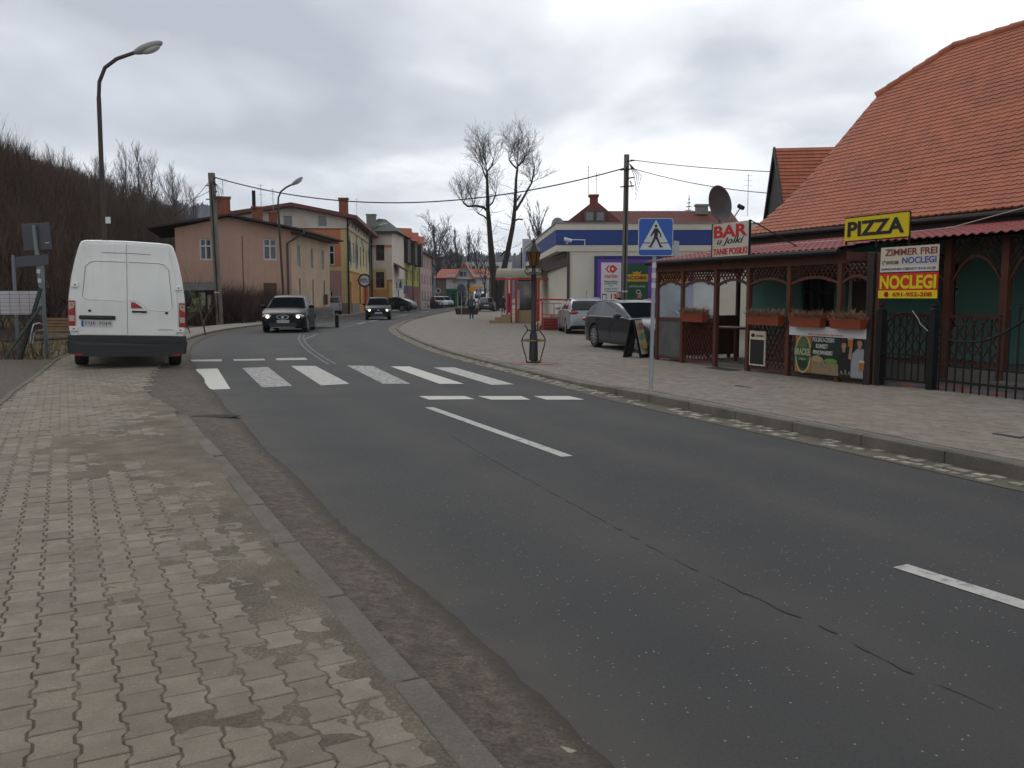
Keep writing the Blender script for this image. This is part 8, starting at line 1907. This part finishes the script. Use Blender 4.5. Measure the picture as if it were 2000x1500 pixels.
for k, y_ in enumerate((513, 530, 548)): q = at(75 + k * 2.0, y_, p.y) - Vector(t.location); MB().box(-.045, .045, -.045, -.036, -.05, .05).tf(Matrix.Translation(q)).build('reflective_band', M_sref, t)
Y = 21.5; b = at(34, 690, Y); t = thing('direction_sign_back', 'grey back of a wide direction sign on two posts behind the fence', 'road sign', (b.x, Y, -.03))
for bx, tx in ((36, 25), (90, 82)):
    q0 = at(bx, 690, Y); q1 = at(tx, 498, Y); MB().cyl(Vector((q0.x, Y, 0)) - Vector(t.location), q1 - Vector(t.location), .04, n=8).build('post', mat('greenish_post', (.16, .19, .19)), t)
q0, q1, q2, q3 = at(30, 502, Y - .06), at(93, 496, Y - .06), at(94, 517, Y - .06), at(30, 522, Y - .06); m = MB(); o_ = Vector(t.location); m.add([tuple(q - o_) for q in (q0, q1, q2, q3)] + [tuple(q - o_ + Vector((0, .03, 0))) for q in (q0, q1, q2, q3)], [(0, 3, 2, 1), (4, 5, 6, 7), (0, 1, 5, 4), (1, 2, 6, 5), (2, 3, 7, 6), (3, 0, 4, 7)]); m.build('plate', Mb, t)
# mesh fence end with brace and banner
Y = 20.3; p0 = at(79, 565, Y); b = G(92, 697, 0); t = thing('mesh_fence', 'dark green wire mesh fence ending in a braced post', 'fence', (b.x, Y, -.03)); o_ = Vector(t.location)
MG = mat('fence_green', (.014, .035, .028), .5, .1, 6)
MB().bar((0, 0, 0), at(80, 562, Y) - o_, .07, .07, (0, 1, 0)).build('end_post', MG, t); MB().bar(at(80, 598, Y) - o_, at(10, 699, Y - .3) - o_, .05, .05, (0, 1, 0)).build('brace', MG, t)
lft = Vector((-4.4, -1.2, 0)); top0 = at(79, 566, Y) - o_
for k in range(26):
    q = top0 + lft * (k * .045 + .01); MB().bar((q.x, q.y, q.z - 1.45), tuple(q), .006, .006).build('wire', MG, t)
m = MB()
for k in range(8): a = top0 - Vector((.0, 0, .02 + k * .09)); m.bar(a, a + lft * 1.15, .006, .006)
for k in range(8): a = top0 - Vector((.0, 0, .02 + k * .09)); MB().bar(a, a + lft * 1.15, .007, .007).build('cross_wire', MG, t)
bn = thing('white_banner', 'pale rain washed banner tied behind the wire mesh fence', 'banner', tuple(o_ + top0 + Vector((0, .04, -.58)))); m = MB(); n = 14
for k in range(n):
    a = lft * (k * 1.15 / n + .008); c2_ = lft * ((k + 1) * 1.15 / n + .008); y1 = .02 * math.sin(k * 1.3); y2 = .02 * math.sin((k + 1) * 1.3); m.quad((a.x, a.y + y1, 0), (c2_.x, c2_.y + y2, 0), (c2_.x, c2_.y + y2, .55), (a.x, a.y + y1, .55))
m.build('sheet', mat('washed_banner', (.60, .60, .64), .8, .06, 1, dirt=.5, dcol=(.50, .36, .34), dscale=1.6), bn, smooth=60)
# bench
b = at(118, 655, 28.0); b.z = 0; t = thing('bench', 'wooden slatted bench with curved steel arms on the grass', 'bench', (b.x, b.y, -.03), -.12); Mw2 = mat('bench_wood', (.20, .13, .065), .8, .15, 6); Ms2 = mat('bench_steel', (.42, .43, .44), .5, .05)
for k in range(4): MB().bar((-.75, .05 + .10 * k * .35 + .25, .50 + .10 * k), (.75, .05 + .10 * k * .35 + .25, .50 + .10 * k), .03, .08).build('back_slat', Mw2, t)
for k in range(4): MB().box(-.75, .75, -.22 + .12 * k, -.12 + .12 * k, .42, .45).build('seat_slat', Mw2, t)
for s in (-.78, .78): MB().tube([(s, .38, .85), (s, .28, .45), (s, -.15, .42), (s, -.3, .02)], .022, 6).build('frame', Ms2, t); MB().tube([(s, .3, .60), (s, .1, .68), (s, -.2, .64), (s, -.32, .4), (s + .0, -.42, .0)], .022, 6).build('arm', Ms2, t)
# map board
Y = 45.5; x0, x1 = at(364, 600, Y).x, at(416, 600, Y).x; t = thing('map_board', 'roofed notice board with a green map beside the concrete pole', 'notice board', ((x0 + x1) / 2, Y, -.03)); w_ = (x1 - x0) / 2; o_ = Vector(t.location); zf = lambda py: at(390, py, Y).z + .03
MB().add([(-w_ - .3, -.5, zf(568)), (w_ + .35, -.5, zf(566)), (w_ + .25, .1, zf(551)), (-w_ - .2, .1, zf(551)), (w_ + .35, .7, zf(566)), (-w_ - .3, .7, zf(568))], [(0, 1, 2, 3), (2, 4, 5, 3), (0, 5, 4, 1)]).build('roof', mat('board_roof', (.07, .07, .068), .8, .2, 6), t)
MB().box(-w_, w_, 0, .06, zf(612), zf(568)).build('back_board', M_board, t)
def map_mat():
    m = mat('map_print', (.25, .40, .12), .7, .1, 3); nt = m.node_tree; N = nt.nodes; L_ = nt.links; g = N.new('ShaderNodeNewGeometry'); n = N.new('ShaderNodeTexNoise'); n.inputs['Scale'].default_value = 3.2; n.inputs['Detail'].default_value = 5; L_.new(g.outputs['Position'], n.inputs['Vector'])
    r = N.new('ShaderNodeValToRGB'); e = r.color_ramp.elements; e[0].position = .42; e[0].color = (.06, .10, .03, 1); e[1].position = .62; e[1].color = (.6, .64, .5, 1); k = e.new(.5); k.color = (.28, .46, .12, 1); L_.new(n.outputs[0], r.inputs[0]); L_.new(r.outputs[0], N['Principled BSDF'].inputs['Base Color']); return m
MB().box(-w_ + .03, w_ * .52, -.02, -.003, zf(609), zf(571)).build('map', map_mat(), t); MB().box(w_ * .58, w_ * .96, -.02, -.003, zf(609), zf(577)).build('text_panel', Tcream, t); text('UWAGA', t, w_ * .77, zf(580), w_ * .25, .06, Tred, y=-.021)
for x in (-w_, w_ * .55, w_): MB().box(x - .05, x + .05, -.06, -.021, 0, zf(566)).build('post', M_dkwood, t)
MB().box(-w_, w_, -.015, .01, .05, zf(614)).build('lower_board', M_dkwood, t)
# small snow patch
p = G(452, 628.5, .02); o = MB().ell((p.x, p.y, 0), (.75, .5, .10), 16, 8).build('snow_patch', mat('old_snow', (.7, .71, .73), .8, .1, 6), smooth=60); tag(o, 'last small patch of snow on the grass beside the concrete pole', 'snow')
# A-board
p = G(1240, 697, .06); t = thing('a_board', 'tilted A-frame board standing against the dark grey estate car', 'sign board', (p.x + .02, p.y, ZR(p.y)), 1.0); t.scale = (.85, .85, .9)
for s in (-1, 1): MB().add([(-.28, s * .26 - .012, 0), (.28, s * .26 - .012, 0), (.28, s * .03 - .012, 1.02), (-.28, s * .03 - .012, 1.02), (-.28, s * .26 + .012, 0), (.28, s * .26 + .012, 0), (.28, s * .03 + .012, 1.02), (-.28, s * .03 + .012, 1.02)], [(0, 1, 2, 3), (7, 6, 5, 4), (0, 4, 5, 1), (1, 5, 6, 2), (2, 6, 7, 3), (3, 7, 4, 0)]).build('board', M_black, t)
MB().add([(-.24, -.285, .10), (.24, -.285, .10), (.24, -.065, 1.0), (-.24, -.065, 1.0)], [(0, 1, 2, 3)]).build('poster', Tcream, t)
for k in range(3): MB().add([(-.15, -.29 + .063 * k, .25 + .25 * k), (.15, -.29 + .063 * k, .25 + .25 * k), (.15, -.248 + .063 * k, .42 + .25 * k), (-.15, -.248 + .063 * k, .42 + .25 * k)], [(0, 1, 2, 3)]).tf(Matrix.Translation((0, -.012, .0))).build('print', pm('poster_print_' + str(k), [(.5, .4, .1), (.15, .3, .1), (.35, .1, .05)][k]), t)
p = G(1262, 696, .06); t = thing('black_tub', 'black tub weighing down the A-frame board', 'tub', (p.x + .10, p.y - .1, ZR(p.y))); MB().lathe([(.10, 0), (.14, .30), (.13, .31), (.1, .28)], n=14).build('tub', M_plast, t, smooth=40)
# flower trough, round sign backs, playground sign etc. in the distance
p = G(912, 614, .05); t = thing('street_planter', 'long brown planter box lying behind the walking man', 'planter', (p.x, p.y + .2, .05)); MB().add([(-.9, -.3, 0), (.9, -.3, 0), (.9, .3, 0), (-.9, .3, 0), (-1.0, -.35, .5), (1.0, -.35, .5), (1.0, .35, .5), (-1.0, .35, .5)], [(0, 1, 5, 4), (1, 2, 6, 5), (2, 3, 7, 6), (3, 0, 4, 7), (3, 2, 1, 0)]).build('trough', mat('brown_trough', (.06, .03, .022), .8, .2, 5), t); MB().box(-.95, .95, -.3, .3, .44, .47).build('soil', M_mud, t)
for px, py, Y, rr, m, lb in ((901, 563, 62, .31, Mb, 'round grey sign back on a thin post left of the walking man'), (856, 568, 118, .36, pm('far_white', (.5, .5, .5)), 'round white no-entry style sign far down the street')):
    q = at(px, py, Y); t = thing('round_road_sign', lb, 'road sign', (q.x, Y, .05)); MB().cyl((0, 0.03, 0), (0, .03, q.z), .03, n=6).build('post', M_galv, t); d = MB().lathe([(rr, -.01), (rr, .01)], (0, 0, q.z - .05), 20, 'y').build('disc', m, t)
    if 'white' in lb: MB().lathe([(rr * .7, -.02), (rr * .7, -.012)], (0, 0, q.z - .05), 16, 'y').build('grey_disc', Mb, d)
q = at(778, 555, 97); t = thing('playground_sign', 'white sign with two green figures above the parked dark fastback', 'sign', (q.x, 97, .05)); MB().cyl((0, .05, 0), (0, .05, q.z + .5), .05, n=6).build('post', M_black, t); h = q.z - .05
pn = MB().box(-.62, .62, -.05, -.0, h - .62, h + .62).build('panel', Twhite, t)
for s in (-1, 1): MB().prism([(s * .25 + x, h + z) for x, z in ((-.14, -.42), (.14, -.42), (.1, .0), (.18, .1), (.06, .2), (.08, .4), (-.08, .4), (-.06, .2), (-.16, .05))], -.06, -.052, 'y').build('figure_print', pm('figure_green', (.01, .09, .05)), pn)
q = at(793, 566, 99); t = thing('blue_sign', 'blue rectangular sign back in front of the green house', 'road sign', (q.x, 99, .05)); MB().cyl((0, .03, 0), (0, .03, q.z + .5), .03, n=6).build('post', M_galv, t); MB().box(-.3, .3, -.02, 0, q.z - .5, q.z + .4).build('panel', pm('faded_blue', (.12, .17, .3)), t)
for i, px in enumerate((812, 820)): q = at(px, 600, 97); t = thing('gate_pillar', ('left' if i == 0 else 'right') + ' grey concrete gate pillar before the green house', 'pillar', (q.x, 97, .05)); MB().box(-.12, .12, -.12, .12, 0, 1.55).build('pillar', M_conc, t)
q0 = at(823, 600, 97); t = thing('white_railing', 'low white patterned railing in front of the pink house', 'railing', (q0.x, 97, .05)); m = MB(); m.box(0, 1.0, -.02, .02, .85, .92); m.box(0, 1.0, -.02, .02, .1, .16); m.build('rail', Twhite, t)
for k in range(6): MB().box(.05 + k * .17, .10 + k * .17, -.02, .02, .162, .848).build('baluster', Twhite, t)
# dark storage crates behind the shelter, loose sack by the lamp
p = G(1048, 643, .05); t = thing('white_sack', 'pale sack slumped on the pavement behind the antique lantern', 'sack', (p.x + .12, p.y, .05)); MB().ell((0, 0, .17), (.22, .18, .2), 14, 8).build('sack', mat('sack_cloth', (.48, .40, .31), .9, .2, 6), t, smooth=60)
t = thing('grey_railing', 'thin grey steel railing along the shelter ramp', 'railing', (1.35, 42.0, .05))
for x in (0, .9, 1.8): MB().cyl((x - .2, 0, 0), (x - .2, 0, 1.15), .03, n=6).build('post', M_galv, t)
MB().tube([(-.2, 0, 1.13), (1.6, 0, 1.13)], .025, 6).build('rail', M_galv, t)
# manhole covers and drain marks on the right pavement
for px, py, a, b, lb in ((1486, 752, .62, .5, 'square manhole cover with dark joint on the pavement below the banner'), (1985, 850, .3, .3, 'round drain cover at the right edge of the pavement')):
    p = G(px, py, ZR(11)); z = ZR(p.y); t = thing('manhole_cover', lb, 'manhole cover', (p.x, p.y, z), BF.a); MB().box(-a / 2, a / 2, -b / 2, b / 2, -.01, .008).build('frame', mat('manhole_iron', (.05, .045, .04), .8, .2, 9), t); MB().box(-a / 2 + .035, a / 2 - .035, -b / 2 + .035, b / 2 - .035, .0082, .012).build('lid', mat('lid_concrete', (.24, .215, .185), .9, .15, 5), t)
p = G(1412, 719, .07); t = tag(MB().box(-.38, .38, -.16, .16, -.01, .01).tf(Matrix.Translation((p.x, p.y, ZR(p.y))) @ Matrix.Rotation(BF.a, 4, 'Z')).build('floor_grate', mat('grate_dark', (.03, .027, .025), .8)), 'dark foot grate in front of the porch gate', 'grate')
# bits of litter on the left pavement, and a dark mud patch
p = G(750, 1247, .06); o = MB().ell((p.x, p.y, .055), (.035, .018, .01), 8, 4).build('clod', M_dark); tag(o, 'small dark clod beside the left kerb stones', 'debris')
p = G(402, 812, .05); o = MB().ell((p.x, p.y, .03), (.42, .16, .025), 14, 6).tf(Matrix.Translation((p.x, p.y, 0)) @ Matrix.Rotation(.35, 4, 'Z') @ Matrix.Translation((-p.x, -p.y, 0))).build('dark_mud_patch', mat('dark_wet_mud', (.04, .033, .025), .9, .4, 30, 1.0, 60)); tag(o, 'dark wet patch across the mud where the left kerb ends', 'mud patch')  # low dark mound added for the dark wet mark in the mud
p = G(1085, 1462, .02); o = MB().prism([(p.x - .06, p.y + .03), (p.x - .02, p.y - .01), (p.x + .05, p.y - .03), (p.x + .07, p.y - .015), (p.x + .01, p.y + .02), (p.x - .04, p.y + .045)], .012, .022).build('pale_stone', mat('pale_mortar', (.34, .31, .24), .95, .2, 20)); tag(o, 'pale flat mortar scrap in the mud near the camera', 'debris')
# ================================================================ PEOPLE
Mskin = mat('skin', (.42, .25, .18), .6, .05, 9)
def person(label, loc, rz, h, pose, cloth, leg, hair, group=None):
    """pose: dict of joint offsets for a 1.75 m figure facing -Y"""
    k = h / 1.75; t = thing('person', label, 'person', loc, rz, group); P_ = pose
    J = dict(pel=(0, 0, .95), chest=(0, .01, 1.25), neck=(0, 0, 1.47), head=(0, -.02, 1.60), top=(0, -.01, 1.72),
             shL=(.17, 0, 1.42), elL=(.24, .03, 1.14), haL=(.25, -.05, .90), shR=(-.17, 0, 1.42), elR=(-.24, .03, 1.14), haR=(-.25, -.05, .90),
             hpL=(.09, 0, .90), knL=(.11, 0, .50), anL=(.11, .02, .09), toL=(.12, -.15, .04), hpR=(-.09, 0, .90), knR=(-.11, 0, .50), anR=(-.11, .02, .09), toR=(-.12, -.15, .04))
    J.update(P_)
    rad = dict(pel=.145, chest=.165, neck=.07, head=.098, top=.075, shL=.09, elL=.065, haL=.048, shR=.09, elR=.065, haR=.048, hpL=.10, knL=.075, anL=.055, toL=.045, hpR=.10, knR=.075, anR=.055, toR=.045)
    E = [('pel', 'chest'), ('chest', 'neck'), ('neck', 'head'), ('head', 'top'), ('chest', 'shL'), ('shL', 'elL'), ('elL', 'haL'), ('chest', 'shR'), ('shR', 'elR'), ('elR', 'haR'), ('pel', 'hpL'), ('hpL', 'knL'), ('knL', 'anL'), ('anL', 'toL'), ('pel', 'hpR'), ('hpR', 'knR'), ('knR', 'anR'), ('anR', 'toR')]
    names = list(J); me = bpy.data.meshes.new('body'); me.from_pydata([tuple(Vector(J[n]) * k) for n in names], [(names.index(a), names.index(b)) for a, b in E], [])
    o = bpy.data.objects.new('body', me); C.objects.link(o); sm = o.modifiers.new('s', 'SKIN'); ss = o.modifiers.new('u', 'SUBSURF'); ss.levels = 2; ss.render_levels = 2
    if not me.skin_vertices: 
        import bmesh
        b_ = bmesh.new(); b_.from_mesh(me); b_.verts.layers.skin.verify(); b_.to_mesh(me); b_.free()
    for i, n in enumerate(names): me.skin_vertices[0].data[i].radius = (rad[n] * k, rad[n] * k * (.72 if n in ('chest', 'pel') else 1)); me.skin_vertices[0].data[i].use_root = (n == 'pel')
    bpy.context.view_layer.update(); dg_ = bpy.context.evaluated_depsgraph_get(); me2 = bpy.data.meshes.new_from_object(o.evaluated_get(dg_)); bpy.data.objects.remove(o); me2.name = 'body'
    for m in (cloth, leg, Mskin, hair, M_black): me2.materials.append(m)
    hd = Vector(J['head']) * k; fwd = P_.get('_f', Vector((0, -1, 0)))
    for p in me2.polygons:
        c = p.center; p.use_smooth = True; i = 0
        if c.z < .90 * k: i = 1
        if c.z < .11 * k: i = 4
        for q in ('haL', 'haR'):
            if (c - Vector(J[q]) * k).length < .075 * k: i = 2
        if c.z > 1.485 * k and abs(c.x - hd.x) < .14 * k:
            i = 2
            if c.z > hd.z + .055 * k or (c - hd).y > .01: i = 3
        p.material_index = i
    b = bpy.data.objects.new('body', me2); C.objects.link(b); b.parent = t
    MB().ell((hd.x, hd.y - .105 * k, hd.z), (.014, .022, .02), 8, 6).build('nose', Mskin, t, smooth=60)
    for s in (1, -1): MB().ell((hd.x + s * .095 * k, hd.y, hd.z), (.012, .02, .03), 8, 6).build('ear', Mskin, t, smooth=60); MB().ell((hd.x + s * .035 * k, hd.y - .09 * k, hd.z + .025), (.013, .008, .008), 6, 4).build('eye', M_dark, t)
    MB().box(hd.x - .025, hd.x + .025, hd.y - .097 * k, hd.y - .085 * k, hd.z - .052, hd.z - .044).build('mouth', mat('lips', (.25, .10, .08), .6), t)
    # jacket hem / collar
    MB().lathe([(.150 * k, .86 * k), (.158 * k, .93 * k), (.15 * k, 1.0 * k)], (0, .0, 0), 16).build('jacket_hem', cloth, t, smooth=60)
    return t
grey_j = mat('grey_jacket', (.075, .085, .095), .8, .15, 8); jeans = mat('dark_jeans', (.018, .025, .05), .85, .15, 8); hairg = mat('grey_hair', (.13, .12, .11), .9, .2, 20); blk_j = mat('black_jacket', (.012, .012, .014), .7, .1, 8); hair_d = mat('dark_hair', (.03, .022, .018), .9, .2, 20)
p = G(921, 623, .05); w_ = person('man in a grey and black jacket and jeans walking away across the square', (p.x, p.y, .05), math.pi + .1, 1.62, dict(anL=(.11, .20, .12), toL=(.11, .08, .03), knL=(.10, -.05, .50), anR=(-.10, -.14, .09), toR=(-.10, -.30, .05), knR=(-.10, -.10, .51), haL=(.28, -.12, .92), haR=(-.28, .10, .93), elL=(.27, .04, 1.14), elR=(-.26, .10, 1.14)), grey_j, jeans, hairg)
for s in (1, -1): MB().tube([(s * .16, 0, 1.30), (s * .235, .04, 1.06), (s * .255, -.04 * s, .88)], .066, 8, .05).build('black_sleeve', blk_j, w_, smooth=60)
for i, (px, ph, cl, hr, lb) in enumerate(((1209, 569, blk_j, hair_d, 'dark haired man with beard behind the grey estate car, left of the coffee poster'), (1250, 570, mat('navy_jacket', (.014, .017, .028), .8), hairg, 'balding man with glasses smoking in front of the coffee poster'))):
    q = at(px, ph, 31.0); t = person(lb, (q.x, 31.0, .05), (.35 if i == 0 else -.9), q.z - .03, dict(haR=(-.06, -.22, 1.42), elR=(-.26, -.12, 1.18)) if i else {}, cl, jeans, hr)
    if i == 1: MB().box(-.07, .07, -.125, -.118, q.z - .16, q.z - .135).build('glasses', M_black, t)
for px, Y, h, cl, lb in ((983, 78, 1.6, blk_j, 'woman in black coat standing right of the lime trunk'), (907, 108, 1.65, grey_j, 'distant pedestrian near the green kiosk'), (938, 104, 1.7, blk_j, 'distant pedestrian beside the white van on the square')):
    person(lb, ((px - 1000) / 1675 * Y, Y, .05), .3, h, dict(), cl, cl if 'coat' in lb else jeans, hair_d)
# far small white van
q = at(938, 600, 112); t = thing('far_van', 'white van seen head on behind the dark saloon on the square', 'van', (q.x, 112, .05)); m = MB(); pr = [(0, .35), (0, 1.05), (.15, 1.2), (.75, 1.95), (1.2, 2.15), (4.6, 2.15), (4.7, .35)]; m.prism(pr, -.88, .88, 'x'); m.build('body', mat('van_white', (.7, .7, .7)), t, bevel=.06)
MB().add([(-.75, .16, 1.24), (.75, .16, 1.24), (.70, .68, 1.86), (-.70, .68, 1.86)], [(0, 1, 2, 3)]).tf(Matrix.Translation((0, -.03, .03))).build('windscreen', G_car, t)
for s in (1, -1): MB().ell((s * .68, .0, .85), (.14, .06, .10), 10, 6).build('headlight', M_clr, t); wh = wheel(t, 0, 0, .32, .2, s); wh.rotation_euler = (0, 0, math.pi / 2); wh.location = (s * .78, .9, .32)
MB().box(-.5, .5, -.02, .02, .65, .85).build('grille', M_plast, t)
